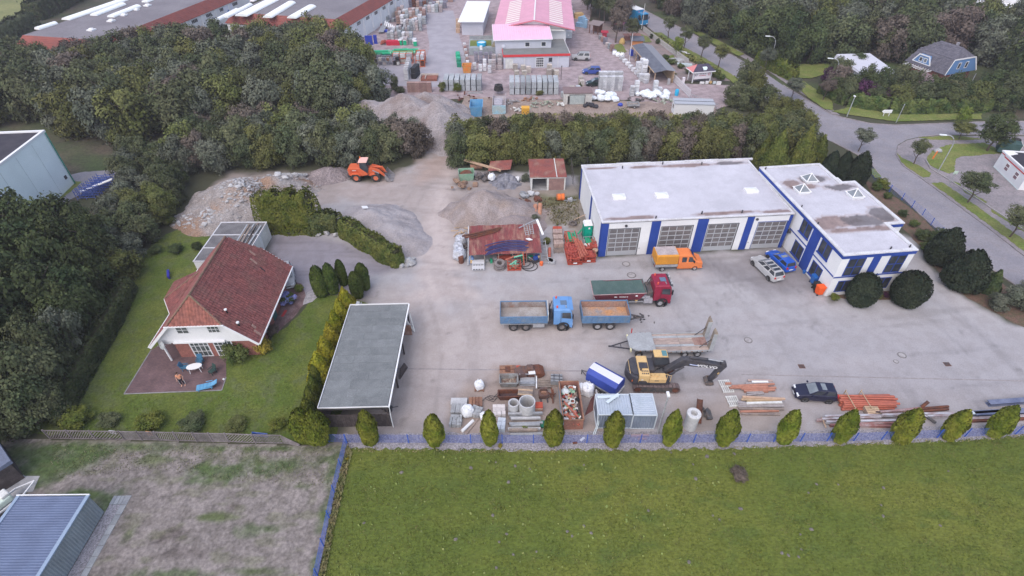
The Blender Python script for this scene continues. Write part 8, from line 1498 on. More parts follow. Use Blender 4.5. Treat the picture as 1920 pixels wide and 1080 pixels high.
fl=th_('flatbed_container','long grey flatbed container with tyres and blue painted front','container',at(936,207),0);BX(-1.2,1.2,-1.6,5.4,.5,.7).ob('deck',mat('pinkish_grey_deck',(.38,.34,.35),(.3,.27,.28),1.2,fn=.15),fl);b=MB();b.box(-1.25,-1.15,-1.6,5.4,.7,1.3);b.box(1.15,1.25,-1.6,5.4,.7,1.3);b.ob('side_wall',mat('pinkish_grey_deck',(.38,.34,.35)),fl);BX(-1.25,1.25,-1.75,-1.6,0,1.6).ob('front_panel',mat('graffiti_blue',(.3,.5,.6),(.38,.45,.45),1.,fn=.2),fl);BX(-1.,.6,0.,3.2,.72,1.1).ob('covered_load',mat('grey_cover',(.4,.38,.41),(.28,.26,.3),2),fl)
for k in RG_(3):tyre('big black tyre lying on the rear of the flatbed container',(935,176),.95-.08*k,.35,.75+.35*k,gr0='tyres on the flatbed container',m=RB_)
o=HX([(-.7,-.5,0),(.7,-.5,0),(.7,.5,0),(-.7,.5,0)],[(-.75,-.5,1.2),(.75,-.5,1.2),(.75,.5,1.3),(-.75,.5,1.3)]).ob('yellow_box',mat('yellow_ochre_box',(.62,.33,.05),fn=.08),None,at(985,213));tag(o,'upright yellow ochre box on the dirt track before hedge','box')
rj=random.Random(90)
for k,(px,py,m,n,lab,sp)in EN_([(972,207,OFFW,12,'white pipe ends and litter beside the yellow box',.9),(990,186,RUSTL,9,'brown boards heaped under the row of nine packs',.9),(1010,196,mat('mixed_litter',(.4,.38,.34),(.2,.25,.18),3),30,'pale mixed rubble and litter along the dirt track',1.8),(956,193,mat('grey_scrap',(.38,.37,.38),(.2,.18,.18),3),20,'grey scrap heaped beside the flatbed container',.9),(870,186,RUST,16,'brown brushwood and scrap beside the light blue skip',1.6),(1110,200,mat('black_bags',(.03,.028,.035),rg=.4),10,'black plastic bags piled at the cream garage corner',.7),(1052,198,OFFW,8,'white litter bags at the cream garage wall',.6),(1196,190,DS_,10,'dark pipes and frames between the bag heaps',1.),(1234,190,mat('mixed_litter',(.4,.38,.34)),14,'loose mixed litter at the foot of bag heaps',1.4)]):
 b=MB()
 for _ in RG_(n):
  if k==5:b.ball((rj.gauss(0,sp),rj.gauss(0,sp*.5),.3),rj.uniform(.3,.5),7,4,(1,1,.8),.15,rj)
  else:b.obox((rj.gauss(0,sp),rj.gauss(0,sp*.6),rj.uniform(.05,.4)),(rj.uniform(.2,.9),rj.uniform(.1,.5),rj.uniform(.06,.3)),rj.uniform(0,3),rj.uniform(-.5,.5),rj.uniform(-.5,.5))
 one('scrap_pile',lab,'scrap pile',b,m,(px,py))
for g_,(cx_,cy_,n,sx,sy,grp,lab)in EN_([(1131,185,17,22,8,'bags in the heap beside the garage','white plastic wrap bag in the heap next to cream garage'),(1222,181,16,28,6,'bags in the heap near the white container','white plastic wrap bag in the heap towards white container')]):
 for k in RG_(n):
  x,y=cx_+rj.uniform(-1,1)*sx,cy_+rj.uniform(-1,1)*sy;b=MB();b.ball((0,0,0),rj.uniform(.55,.85),9,6,(1.25,.9,.7),.14,rj);p=at(x,y);o=b.ob('plastic_bag',mat('white_plastic_wrap',(.72,.76,.8),(.62,.66,.7),2,rg=.35,fn=.06),None,(p.x,p.y,.4+.35*max(0,1-abs(x-cx_)/sx)),rj.uniform(0,3));tag(o,lab,'plastic bag',grp)
b=MB();b.ball((0,0,.3),.5,8,5,(1,.8,.7),.2);one('blue_sack','blue sack lying before the white bag heap','sack',b,MATS['royal_blue'],(1163,199));b=MB();b.lathe((0,0,0),[(.35,0),(.4,.5),(.4,.9),(.3,1.2),(0,1.25)],12);one('blue_barrel','bright blue barrel beside the white picket gate','barrel',b,mat('pool_blue',(.03,.38,.62)),(1268,179))
ut=th_('car_trailer','small galvanised car trailer on the dirt track before the bag heaps','trailer',at(1187,201),rad(2));BX(-1.1,1.,-.6,.6,.45,.5).ob('floor',WOOD,ut);b=MB();b.box(-1.1,1.,-.64,-.6,.45,.85);b.box(-1.1,1.,.6,.64,.45,.85);b.box(-1.14,-1.1,-.64,.64,.45,.85);b.box(1.,1.04,-.64,.64,.45,.85);b.ob('side_board',STEEL,ut);b=MB();b.bar((1.,0,.45),(2.2,0,.4),.07);b.ob('drawbar',DS_,ut)
for y in(-.7,.7):wheel(ut,.1,y,.28,.16)
wc=th_('site_cabin','long white site cabin with grey felt roof half behind the hedge','cabin',at(1262,217),rad(-5));BX(0,7.,0,2.6,0,2.2).ob('wall',WP_,wc);BX(-.1,7.1,-.1,2.7,2.2,2.32).ob('roof',mat('cabin_felt',(.36,.38,.42),fn=.1),wc);MB().bar((0,1.2,2.34),(7.1,1.2,2.34),.1,.05).ob('roof_seam',CH_,wc);wi_(wc,(0,1.3,1.3),-pi/2,1.2,1.,1,1,.08,WP_,GLASS)
for k in RG_(7):
 p=at(165+6.5*k,372-4.6*k);b=MB();[b.bar((-1.2,y,z),(1.2,y,z),.07)for y in(-.3,.3)for z in(.3,.8,1.3)];[b.bar((x,y,0),(x,y,1.6),.07)for x in(-1.2,0,1.2)for y in(-.3,.3)];o=b.ob('steel_rack',mat('rack_blue',(.04,.09,.34),(.12,.16,.4),2),None,p,rad(8));tag(o,'blue steel stacking frame beside the plain white hall','rack','blue stacking frames by the hall')
o=MB().bar((0,0,.9),(3.6,2.4,1.6),.5,.1).ob('leaning_sheet',WP_,None,at(156,370));tag(o,'pale panel leaning on the blue stacking frames','panel')
# houses east of the road
wh=th_('white_bungalow','white walled bungalow with shallow pale roof behind hedge trees','house',(72.4,113.3,0),rad(4))
BX(-3.4,3.4,-5,5.2,0,3.).ob('wall',WHITE,wh);HX([(-3.8,-5.4,3.),(3.8,-5.4,3.),(3.8,5.6,3.),(-3.8,5.6,3.)],[(-3.6,-5.2,3.15),(3.6,-5.2,3.15),(3.6,5.4,3.8),(-3.6,5.4,3.8)]).ob('roof',mat('pale_lilac_roof',(.5,.5,.56),fn=.06),wh)
w2=th_('white_annexe','white plastered annexe with brown roof edge among dark bushes','building',(77.6,101.8,0),rad(3));BX(0,4.2,0,7.,0,3.2).ob('wall',WHITE,w2);BX(-.2,4.4,-.2,7.2,3.2,3.4).ob('roof',mat('brown_felt',(.2,.14,.14)),w2);BX(-.3,-.21,-.3,7.3,3.15,3.42).ob('roof_edge',MATS['brown_felt'],w2)
gp_=at(1785,140,2.4);gh=th_('mansard_house','house with dark grey mansard tile roof and blue gable','house',(gp_.x-4.8*.84*cos(rad(-70))-.9*.84*sin(rad(70)),gp_.y+4.8*.84*sin(rad(70))+.9*.84*cos(rad(70)),0),rad(-70));gh.scale=(.84,.84,.95)
GRT_=mat('dark_grey_tile',(.095,.092,.115),(.125,.12,.145),1.2,fn=.25,fs=3)
BX(-5.5,4.2,0,8.5,0,2.6).ob('wall',BRICKW,gh)
rb=MB();Y0,Y1=-.9,9.4;x0,x1=-6.2,4.8
E=[(x0,Y0,2.4),(x1,Y0,2.4),(x1,Y1,2.4),(x0,Y1,2.4)];M_=[(x0+1.1,Y0+1.8,5.2),(x1-.5,Y0+1.8,5.2),(x1-.5,Y1-1.8,5.2),(x0+1.1,Y1-1.8,5.2)];Tt=[(x0+3.2,4.25,7.),(x1-2.2,4.25,7.)]
rb.add(E+M_+Tt,[(0,1,5,4),(2,3,7,6),(3,0,4,7),(4,5,9,8),(6,7,8,9),(7,4,8),(5,6,9)]);gr_=rb.ob('roof',GRT_,gh)
tiles('roof_tiles',[E[0],E[1],M_[1],M_[0]],GRT_,gr_,.4,.45);tiles('roof_tiles',[M_[0],M_[1],Tt[1],Tt[0]],GRT_,gr_,.4,.45)
MB().add([(x1+.02,Y0+.2,2.4),(x1+.02,Y1-.2,2.4),(x1-.45,Y1-1.7,5.1),(x1-.45,Y0+1.7,5.1)],[(0,1,2,3)]).ob('gable_wall',mat('gable_blue',(.1,.2,.38),fn=.06),gh)
b=MB();b.bar((x1+.1,Y0,2.4),(x1-.4,Y0+1.75,5.2),.1,.25);b.bar((x1+.1,Y1,2.4),(x1-.4,Y1-1.75,5.2),.1,.25);b.bar((x1-.35,Y0+1.7,5.2),(x1-.35,Y1-1.7,5.2),.1,.25);b.ob('verge_board',WP_,gh)
for y in(2.8,5.2):wi_(gh,(x1-.15,y,3.9),pi/2,.95,1.3,1,1,.1,WP_,GLASS)
wi_(gh,(4.2,3.,1.2),pi/2,1.9,2.,2,1,.12,WP_,GLASS,name='patio_door')
dr=MB();dr.hexa([(-4.6,-.55,3.),(.2,-.55,3.),(-.8,1.6,3.2),(-3.6,1.6,3.2)],[(-3.6,-.35,4.5),(-.9,-.35,4.5),(-1.1,1.6,4.7),(-3.4,1.6,4.7)]);do_=dr.ob('dormer',mat('gable_blue',(.1,.2,.38)),gh);b=MB();b.bar((-4.6,-.6,3.),(-3.6,-.4,4.5),.12,.25);b.bar((.2,-.6,3.),(-.9,-.4,4.5),.12,.25);b.bar((-3.7,-.42,4.55),(-.8,-.42,4.55),.15,.2);b.bar((-4.6,-.6,3.),(.2,-.6,3.),.1,.12);b.ob('verge_board',WP_,do_);wi_(gh,(-2.7,-.5,3.7),0,.9,.9,1,1,.1,WP_,GLASS);wi_(gh,(-1.5,-.5,3.7),0,.9,.9,1,1,.1,WP_,GLASSL)
BX(.6,1.1,4.4,4.9,6.4,7.5).ob('chimney',mat('chimney_grey',(.25,.24,.27)),gh);b=MB();[b.bar((-5+.7*i,-.9,2.35),(-5+.7*i,-2.8,2.25),.12,.15)for i in RG_(10)];b.ob('pergola',WP_,gh)
for k,(px,py,w_,d_,h_,rz,lab)in EN_([(1838,40,15,6,3.5,-28,'long low white building beyond the wood at the top corner'),(1905,36,12,10,6,-28,'white gabled building at the very top corner')]):
 p=at(px,py);o=th_('white_building',lab,'building',p,rad(rz));BX(-w_/2,w_/2,0,d_,0,h_).ob('wall',WHITE,o);BX(-w_/2-.3,w_/2+.3,-.3,d_+.3,h_,h_+.25).ob('roof',WP_ if k==0 else mat('violet_roof',(.16,.12,.28),fn=.1),o)
 for i in RG_(5):wi_(o,(-w_/2+(i+.5)*w_/5,0,h_*.55),0,1.2,1.,1,1,.1)
sh_('field',[(1800,-40),(1925,40),(2050,110),(2050,-60)],.03,VERGE)
ua,ub=at(1862,313),at(1907.5,357);ux=th_('red_striped_building','white low building with red stripe and black flat roof across the road','building',ua,math.atan2(ub.y-ua.y,ub.x-ua.x));ULn=(ub-ua).length
BX(0,ULn,0,14,0,2.6).ob('wall',WHITE,ux);b=MB();b.box(-.1,ULn+.1,-.1,.15,2.6,2.8);b.box(-.1,.2,.15,14,2.6,2.8);b.box(ULn-.15,ULn+.1,.15,14,2.6,2.8);b.prism([(.2,.16),(1.6,.16),(.9,1.6),(.2,1.3)],2.61,2.79);b.ob('coping',WP_,ux);BX(.21,ULn-.16,.16,14,2.6,2.7).ob('roof',MATS['black_felt'],ux)
BX(1.,ULn,-.03,-.003,2.18,2.34).ob('red_stripe',REDB,ux);BX(.1,1.,-.03,-.003,2.38,2.5).ob('red_stripe',REDB,ux);
for x in(2.7,5.3):wi_(ux,(x,0,1.35),0,.95,1.05,1,2,.05,WP_,mat('reddish_glass',(.22,.14,.15),rg=.2),bars=.08)
BX(-0.,ULn,-.06,-.004,0,.12).ob('plinth',mat('mint_plinth',(.45,.62,.6)),ux)
gt_=th_('green_box_trailer','dark green box trailer with open rear beside the red striped building','trailer',at(1886,288),rad(-28));BX(-1.5,1.2,-.9,.9,.4,2.).ob('body',mat('bottle_green',(.035,.075,.07),(.06,.11,.1),1.,fn=.1),gt_);b=MB();b.bar((1.22,-.85,.5),(1.22,-.85,1.95),.1);b.bar((1.22,.85,.5),(1.22,.85,1.95),.1);b.bar((1.22,-.85,1.95),(1.22,.85,1.95),.1);b.ob('rear_frame',OFFW,gt_);BX(1.2,1.23,-.75,.75,.6,1.85).ob('opening',BLACK,gt_);wheel(gt_,0,-.98,.35,.2);wheel(gt_,0,.98,.35,.2)
b=MB();b.lathe((0,0,.62),[(.3,-.3),(.75,-.32),(.8,0),(.75,.32),(.3,.3)],16,'y');one('big_tyre','very large dark tyre standing behind the green box trailer','tyre',b,RB_,(1900,274),rz=.4)
# VEGETATION
def leafmat(name,c1,c2,rnd=.25,sc=.9):
 m=mat(name,c1,c2,sc,rg=.9,fn=.3,fs=3.5,rnd=rnd,spec=.15,lo=.35,hi=.65)
 return m
LV={'wood':leafmat('wood_leaves',(.056,.074,.034),(.104,.114,.058),.24),'grey':leafmat('grey_leaves',(.082,.096,.066),(.132,.142,.104),.18),'olive':leafmat('olive_leaves',(.086,.1,.03),(.14,.146,.052),.2),'dark':leafmat('dark_leaves',(.036,.056,.024),(.074,.092,.036),.2),'darkblue':leafmat('yew_needles',(.016,.026,.016),(.034,.044,.026),.12),'thuja':leafmat('thuja_sprays',(.082,.112,.012),(.17,.18,.028),.14),'thujad':leafmat('dark_thuja_sprays',(.036,.062,.014),(.075,.1,.022),.15),'gold':leafmat('golden_sprays',(.165,.18,.014),(.3,.27,.028),.15),'hedge':leafmat('hedge_leaves',(.072,.1,.018),(.135,.145,.03),.12),'red':leafmat('russet_leaves',(.098,.08,.066),(.138,.112,.092),.15),'plum':leafmat('plum_leaves',(.055,.022,.05),(.09,.03,.07),.15),'fresh':leafmat('fresh_leaves',(.11,.16,.025),(.18,.2,.05),.15),'laurel':leafmat('laurel_leaves',(.045,.075,.022),(.11,.13,.04),.1),'yellow':leafmat('yellow_shrub_leaves',(.2,.18,.02),(.3,.24,.04),.1),'blue':leafmat('blue_flowers',(.16,.17,.42),(.3,.28,.55),.1)}
def quads(name,Cn,Nn,Tn,sz,m,asp=.7):
 n=len(Cn);N_=Nn/np.linalg.norm(Nn,axis=1,keepdims=True);T_=Tn-(Tn*N_).sum(1,keepdims=True)*N_;T_/=np.linalg.norm(T_,axis=1,keepdims=True)+1e-9;B_=np.cross(N_,T_);s=sz[:,None]
 V=np.stack([Cn-T_*s-B_*s*asp*.5,Cn+T_*s*.2-B_*s*asp,Cn+T_*s,Cn+T_*s*.1+B_*s*asp],1).reshape(-1,3)
 me=bpy.data.meshes.new(name);me.vertices.add(4*n);me.vertices.foreach_set('co',V.astype(np.float32).ravel());me.loops.add(4*n);me.loops.foreach_set('vertex_index',np.arange(4*n,dtype=np.int32));me.polygons.add(n);me.polygons.foreach_set('loop_start',np.arange(0,4*n,4,dtype=np.int32));me.polygons.foreach_set('loop_total',np.full(n,4,np.int32));me.update(calc_edges=True);me.materials.append(m);return me
def crown(name,m,seed,n=7000,lobes=44,leaf=.045,spread=.8,bush=False):
 """small leaf sprays scattered through many overlapping lobes; unit crown of radius and half height 1"""
 g=np.random.default_rng(seed);d=g.normal(size=(lobes,3));d/=np.linalg.norm(d,axis=1,keepdims=True);q=spread*g.random(lobes)**.34
 L=d*q[:,None];rad_=g.uniform(.17,.34,lobes)
 if bush:L[:,2]=np.sign(L[:,2])*np.abs(L[:,2])**.8;L[:,:2]*=1.08;rad_*=1.05
 idx=g.choice(lobes,n,p=rad_**2/(rad_**2).sum());v=g.normal(size=(n,3));v/=np.linalg.norm(v,axis=1,keepdims=True);v[:,2]=np.where((v[:,2]<-.2)&(g.random(n)<.6),-v[:,2],v[:,2])
 P=L[idx]+v*(rad_[idx]*(1-.45*g.random(n)**1.6)*(1+.16*g.normal(size=n)))[:,None]
 nn=P*.7+v*.4+g.normal(size=(n,3))*.5+np.array([0,0,.3])
 return quads(name,P,nn,g.normal(size=(n,3))+np.array([0,0,.25]),leaf*(.55+.9*g.random(n)),m)
def trunk_mesh(name,h,r,seed,limbs=5,m=BARK,lean=0.):
 rr_=random.Random(seed);b=MB();n=6;pts=[(lean*h*(i/n)**1.5+rr_.uniform(-.02,.02)*h*(i>0),rr_.uniform(-.02,.02)*h*(i>0),h*i/n)for i in RG_(n+1)]
 for i in RG_(n):b.cyl(pts[i],pts[i+1],r*(1-.75*i/n),7,r*(1-.75*(i+1)/n),cap=False)
 for k in RG_(limbs):
  i=rr_.randint(2,n-1);p=V3(pts[i]);t=2*pi*k/limbs+rr_.uniform(-.4,.4);q=p+V3((cos(t)*.3*h,sin(t)*.3*h,h*rr_.uniform(.18,.34)));mid=(p+q)/2+V3((0,0,-.02*h));b.cyl(p,mid,r*.4,5,r*.28,cap=False);b.cyl(mid,q,r*.28,5,r*.1,cap=False)
 me=b.mesh(name);me.materials.append(m);return me
CR={};CRB={}
for kind in('wood','grey','olive','dark','red','plum','fresh','hedge','laurel','yellow'):
 big=kind in('wood','grey','olive','dark','red')
 CR[kind]=[crown('crown',LV[kind],100+7*i+len(kind),n=7000 if big else 3500,leaf=.045 if big else .06)for i in RG_(3 if big else 2)]
 if big or kind in('hedge','laurel'):CRB[kind]=[crown('crown',LV[kind],200+7*i+len(kind),n=6000,lobes=50,leaf=.05,bush=True)for i in RG_(2)]
TR=[trunk_mesh('trunk',1.,.035,300+i)for i in RG_(4)]
STRK=[trunk_mesh('trunk',1.,.03,320+i,limbs=6,m=mat('street_trunk',(.1,.075,.06),(.07,.05,.045),2))for i in RG_(3)]
r7=random.Random(77)
def tree(kind,x,y,h,w_,lb_,gr0=None,name='broadleaf_tree',cat='tree',trunk=TR,base=.22,z=0):
 """the crown spans base*h..h"""
 t=th_(name,lb_,cat,(x,y,z),r7u(0,6.28),gr0);low=base<.1 and kind in CRB;cz=h*(1+base)/2;hh=h*(1-base)/2
 if low:cz=h*.46;hh=h*.56
 link('crown',r7.choice(CRB[kind]if low else CR[kind]),t,(0,0,cz),r7u(0,6.28),(w_/2*1.08,w_/2*1.08,hh*1.02))
 link('trunk',r7.choice(trunk),t,(0,0,0),0,(h*.8,h*.8,h*.8));return t
def fill(px_poly,sp,hr,kinds,lb_,gr0,wk=.85,name='broadleaf_tree',avoid=(),seed=1,base=.12,cat='tree',maxn=400):
 P=[a2(*p)for p in px_poly];g=random.Random(seed);xs=[p[0]for p in P];ys=[p[1]for p in P];pts=[];tries=0
 while tries<9000 and len(pts)<maxn:
  tries+=1;x,y=g.uniform(min(xs),max(xs)),g.uniform(min(ys),max(ys))
  if not ip2(x,y,P)or any(ip2(x,y,A)for A in avoid):continue
  ux,uy=proj(x,y,hr[1]*.6)
  if not(-45<ux<1965 and-45<uy<1125):continue
  if any((x-a)**2+(y-b_)**2<sp*sp for a,b_ in pts):continue
  pts.append((x,y))
 for x,y in pts:
  h=g.uniform(*hr);k=g.choices([q[0]for q in kinds],[q[1]for q in kinds])[0]
  tree(k,x,y,h,max(sp*1.25,h*wk)*g.uniform(.85,1.2),lb_[k]if isinstance(lb_,dict)else lb_,gr0[k]if isinstance(gr0,dict)else gr0,name,cat,base=base)
 return pts
AVW=[FPW,[(p[0],p[1])for p in[a2(*q)for q in[(120,335),(160,322),(240,316),(240,335),(215,372),(150,400)]]]]
WK=[('wood',5),('grey',3),('olive',1.6),('red',1)]
WL={k:lab for k,lab in(('wood','dull green broadleaf tree in the dense wood behind the rubble heap'),('grey','silvery grey willow-like tree in the dense wood behind rubble heap'),('olive','yellowish green tree in the dense wood behind the rubble heap'),('red','brownish tinged tree in the dense wood behind the rubble heap'))}
fill([(-170,235),(-140,165),(60,150),(200,128),(350,118),(480,112),(560,98),(640,112),(690,138),(708,195),(662,232),(560,225),(440,240),(330,262),(240,262),(150,262),(130,255),(95,236),(-60,236)],3.5,(6.5,9.),WK,WL,{k:WL[k].split(' in the')[0]+' group' for k in WL},avoid=AVW,seed=3,base=.05)
BK=[('wood',4),('grey',1.4),('olive',2.2),('red',1)]
BL={k:lab for k,lab in(('wood','dense green bush in the belt behind the wheel loader'),('grey','greyish bush in the belt behind the wheel loader'),('olive','olive bush in the belt behind the wheel loader'),('red','russet bush in the belt behind the wheel loader'))}
fill([(400,268),(480,262),(620,255),(700,270),(800,278),(796,288),(740,302),(640,310),(560,312),(470,318),(425,322),(405,322),(340,325)],2.5,(4.8,6.6),BK,BL,{k:BL[k]+' group' for k in BL},name='bush',cat='bush',avoid=[],seed=5,base=.02)
CL={k:lab for k,lab in(('wood','wild green bush on the bank beside the garage block'),('grey','silvery bush on the bank above the garden lawn'),('olive','olive bush on the bank beside the garage block'))}
fill([(250,300),(330,300),(345,330),(338,372),(330,420),(300,440),(262,475),(245,520),(225,540),(208,500),(225,430),(240,385),(248,340)],2.6,(3.2,5.),[('wood',3),('grey',2),('olive',1)],CL,{k:CL[k]+' group' for k in CL},name='bush',cat='bush',avoid=AVW,seed=8,base=.02)
for px,py,h,w_,k in[(50,505,10,7.5,'dark'),(110,492,9.5,6.5,'dark'),(160,480,8.5,5.6,'dark'),(195,500,7.5,5,'dark'),(10,570,10.5,8,'dark'),(90,570,10,7,'dark'),(150,550,9.5,6,'dark'),(200,545,7.5,4.6,'dark'),(60,640,10,7,'dark'),(125,620,9,6,'dark'),(-40,650,10,7,'dark'),(-50,500,10,7,'dark'),(175,600,7.5,4.6,'dark'),(0,710,9.5,7,'dark'),(215,520,5.5,3.8,'wood'),(150,640,6.5,4.2,'dark')]:
 p=at(px,py);tree(k,p.x,p.y,h,w_,'tall dark green tree in the thick grove beside the garden','dark grove beside the garden',base=.08)
for px,py,h,w_ in[(115,700,7.5,4.6),(55,760,8,5.4),(100,745,6.5,4.4),(20,805,7.5,5.2),(-30,780,9,6),(70,795,6,4.2),(145,665,6.,3.6),(112,780,4.2,3.2)]:
 p=at(px,py);tree('grey' if py<700 or py==735 else 'wood',p.x,p.y,h,w_,'feathery grey green tree at the near corner of the garden','feathery trees at the garden corner',base=.04)
HL={'olive':'yellowish green bush in the long wild hedge behind the workshop','wood':'dull green bush in the long wild hedge behind the workshop','red':'brownish bush in the long wild hedge behind the workshop','grey':'grey green bush in the long wild hedge behind workshop'}
i=0
for row,(y0,y1)in EN_([(308,292),(292,276),(277,264)]):
 n=27
 for k in RG_(n):
  px=862+(1500-862)*k/(n-1)+r7u(-8,8);py=y0+(y1-y0)*k/(n-1)+r7u(-3,3);p=at(px,py);kd=r7.choices(['olive','wood','red','grey'],[4.5,3,.8,.8])[0]
  tree(kd,p.x,p.y,r7u(4.9,5.7)-.2*(row==0),r7u(3.6,4.8),HL[kd],HL[kd]+' group','hedge_bush','bush',base=0.)
p=at(1192,305);tree('grey',p.x,p.y,5.4,3.6,'pale grey green bush standing before the hedge at the workshop roof',None,'bush','bush',base=.05)
def column(name,m,seed,n=2600,prof=None,leaf=.16,lump=.12,asp=.55,up=1.):
 g=np.random.default_rng(seed);prof=prof or[(0,.62),(.12,.85),(.35,1.),(.6,.92),(.8,.68),(.93,.36),(1.,.08)]
 zs,rs=np.array(prof).T;z=g.random(n*3);r=np.interp(z,zs,rs);keep=g.random(n*3)<r;z=z[keep][:n];r=r[keep][:n];n=len(z);th=g.uniform(0,2*pi,n)
 ph=g.uniform(0,6,6);lum=1+lump*(np.sin(3*th+5*z+ph[0])+np.sin(5*th-9*z+ph[1])*.7+np.sin(2*th+17*z+ph[2])*.5+np.sin(9*th+ph[3])*.4)
 q=r*lum*(1-.22*g.random(n)**2);P=np.stack([q*np.cos(th),q*np.sin(th),z+.015*g.normal(size=n)],1)
 nn=np.stack([np.cos(th),np.sin(th),np.full(n,.35)],1)+g.normal(size=(n,3))*.45;T=np.stack([np.cos(th)*.35,np.sin(th)*.35,np.full(n,up)],1)+g.normal(size=(n,3))*.35
 return P,nn,T,leaf*(.6+.7*g.random(n))
def cf_(lb_,px,h,w_,m,seed,prof=None,n=2600,leaf=.17,gr0=None,name='conifer',lump=.06,up=1.,tips=0,w2=None,world=None):
 P,nn,T,s=column(name,m,seed,n,prof,leaf,lump,up=up);
 if tips:
  g=np.random.default_rng(seed+1)
  for k in RG_(tips):
   th,z0=g.uniform(0,6.28),g.uniform(.7,.92);r0=.45*(1-z0)*1.4;nt=90;u=g.random(nt)
   Q=np.stack([r0*cos(th)+.16*(1-u)*g.normal(size=nt),r0*sin(th)+.16*(1-u)*g.normal(size=nt),z0-.1+u*.22],1);P=np.concatenate([P,Q]);nn=np.concatenate([nn,g.normal(size=(nt,3))]);T=np.concatenate([T,np.tile([0,0,1.],(nt,1))+g.normal(size=(nt,3))*.3]);s=np.concatenate([s,np.full(nt,leaf*.8)])
 P=P*np.array([w_/2,(w2 or w_)/2,h]);nn=nn/np.array([w_/2,(w2 or w_)/2,h*.5]);loc=V3(world)if world else at(*px);t=th_(name,lb_,'conifer',loc,0,gr0)
 link('crown',quads('crown',P,nn,T*np.array([1,1,2.]),s,m),t)
 b=MB();b.cyl((0,0,0),(0,0,h*.8),.09,7,.03,cap=False);b.ob('trunk',BARK,t)
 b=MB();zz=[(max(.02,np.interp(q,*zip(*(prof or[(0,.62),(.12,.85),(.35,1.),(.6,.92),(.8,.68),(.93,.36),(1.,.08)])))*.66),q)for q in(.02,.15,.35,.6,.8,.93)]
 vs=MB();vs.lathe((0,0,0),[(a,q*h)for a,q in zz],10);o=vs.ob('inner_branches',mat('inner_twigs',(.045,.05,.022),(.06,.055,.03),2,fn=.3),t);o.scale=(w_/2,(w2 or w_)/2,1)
 return t
PF=[(0,.55),(.12,.78),(.35,1.),(.55,.96),(.75,.74),(.9,.42),(1.,.1)]
TL=['before the carport end wall','just past the carport downpipe','before the cream block piles','before the beam stack end','before the ribbed container','beside the concrete manhole shaft','before the front timber stack end','below the black car','before the girder ends','beside the pallet stack','before the middle of the girders','before the wide slate girder']
for k,(px,py,h)in EN_([(697,831,4.1),(817,832,3.6),(919,832,4.2),(1037,832,4.2),(1147,834,4.2),(1252,832,4.15),(1354,831,4.2),(1466,829,3.9),(1570,827,3.9),(1683,826,3.8),(1774,822,3.6),(1858,816,3.5)]):
 cf_('yellow green thuja on the blue fence line '+TL[k],(px,py-2),h+.35+.2*sin(k*3.1),1.6+.16*sin(k*2.3),LV['thuja'],500+k,PF,5200,.1,'thujas along the blue fence','thuja',.09,tips=7)
for k,(px,py,h,w_)in EN_([(605,553,4.2,1.75),(626,548,4.2,1.55),(645,533,3.6,1.2),(684,540,3.6,1.6),(672,556,3.6,1.5)]):
 cf_(['slim dark rounded thuja nearest the parked silver car','second dark rounded thuja from the parked silver car','narrow dark thuja in the middle of the drive group','dark thuja at the flatbed trailer, farther of two','dark thuja at the flatbed trailer, nearer of two'][k],(px,py),h,w_,LV['thujad'],540+k,[(0,.7),(.15,.9),(.45,1.),(.7,.9),(.88,.62),(1.,.15)],4200,.1,None,'thuja',.04)
GP=[(0,.8),(.1,1.),(.3,.86),(.5,.66),(.7,.43),(.85,.22),(1.,.03)]
for k,(px,py,h,w_)in EN_([(655,590,4.,2.6),(644,608,3.6,2.2),(635,628,3.5,2.1),(627,650,3.5,2.2),(617,676,3.5,2.3),(606,708,3.6,2.6)]):
 cf_('golden yellow cypress in the row hiding the carport wall',(px,py),h,w_,LV['gold'],560+k,GP,4200,.12,'golden cypresses by the carport','golden_cypress',.1,up=.5,tips=3)
for k,(px,py,h,w_)in EN_([(598,722,2.9,1.6),(594,741,2.9,1.6),(589,762,2.9,1.7),(584,785,3.,1.9),(578,822,4.1,2.3),(602,826,4.1,2.2)]):
 cf_('green thuja in the row between garden lawn and carport' if k<4 else['big green thuja at the fence corner, outer of the pair','big green thuja at the fence corner beside the carport'][k-4],(px,py),h,w_,LV['thuja']if k>3 else leafmat('mid_thuja_sprays',(.056,.085,.014),(.115,.13,.024),.12),580+k,GP if k<4 else PF,4600,.11,'green thujas by the carport' if k<4 else None,'thuja',.08,tips=4)
RP=[(0,.5),(.12,.85),(.35,1.),(.6,.98),(.8,.8),(.93,.5),(1.,.12)]
cf_('dark egg shaped clipped conifer at the office corner with flower bed',(1607,567),4.,3.2,LV['darkblue'],600,RP,6000,.11,None,'clipped_conifer',.03);cf_('large dark egg shaped clipped conifer by the office drive',(1693,566),4.1,3.7,LV['darkblue'],601,RP,6500,.11,None,'clipped_conifer',.03)
cf_('broad dark conifer with ragged tip nearest the drive, among roadside ones',(1797,535),5.,4.4,LV['darkblue'],603,[(0,.6),(.12,.95),(.35,1.),(.6,.85),(.8,.55),(1.,.08)],6000,.13,None,'conifer',.07,tips=5);cf_('dark pyramid conifer just behind the broad one beside the road',(1758,490),4.9,3.8,LV['darkblue'],604,[(0,.6),(.12,.95),(.35,1.),(.6,.85),(.8,.55),(1.,.08)],6000,.13,None,'conifer',.07,tips=5);cf_('small dark bush conifer squeezed between broad one and grey shrub',(1850,545),3.,2.2,LV['dark'],605,GP,1600,.2,None,'conifer',.06)
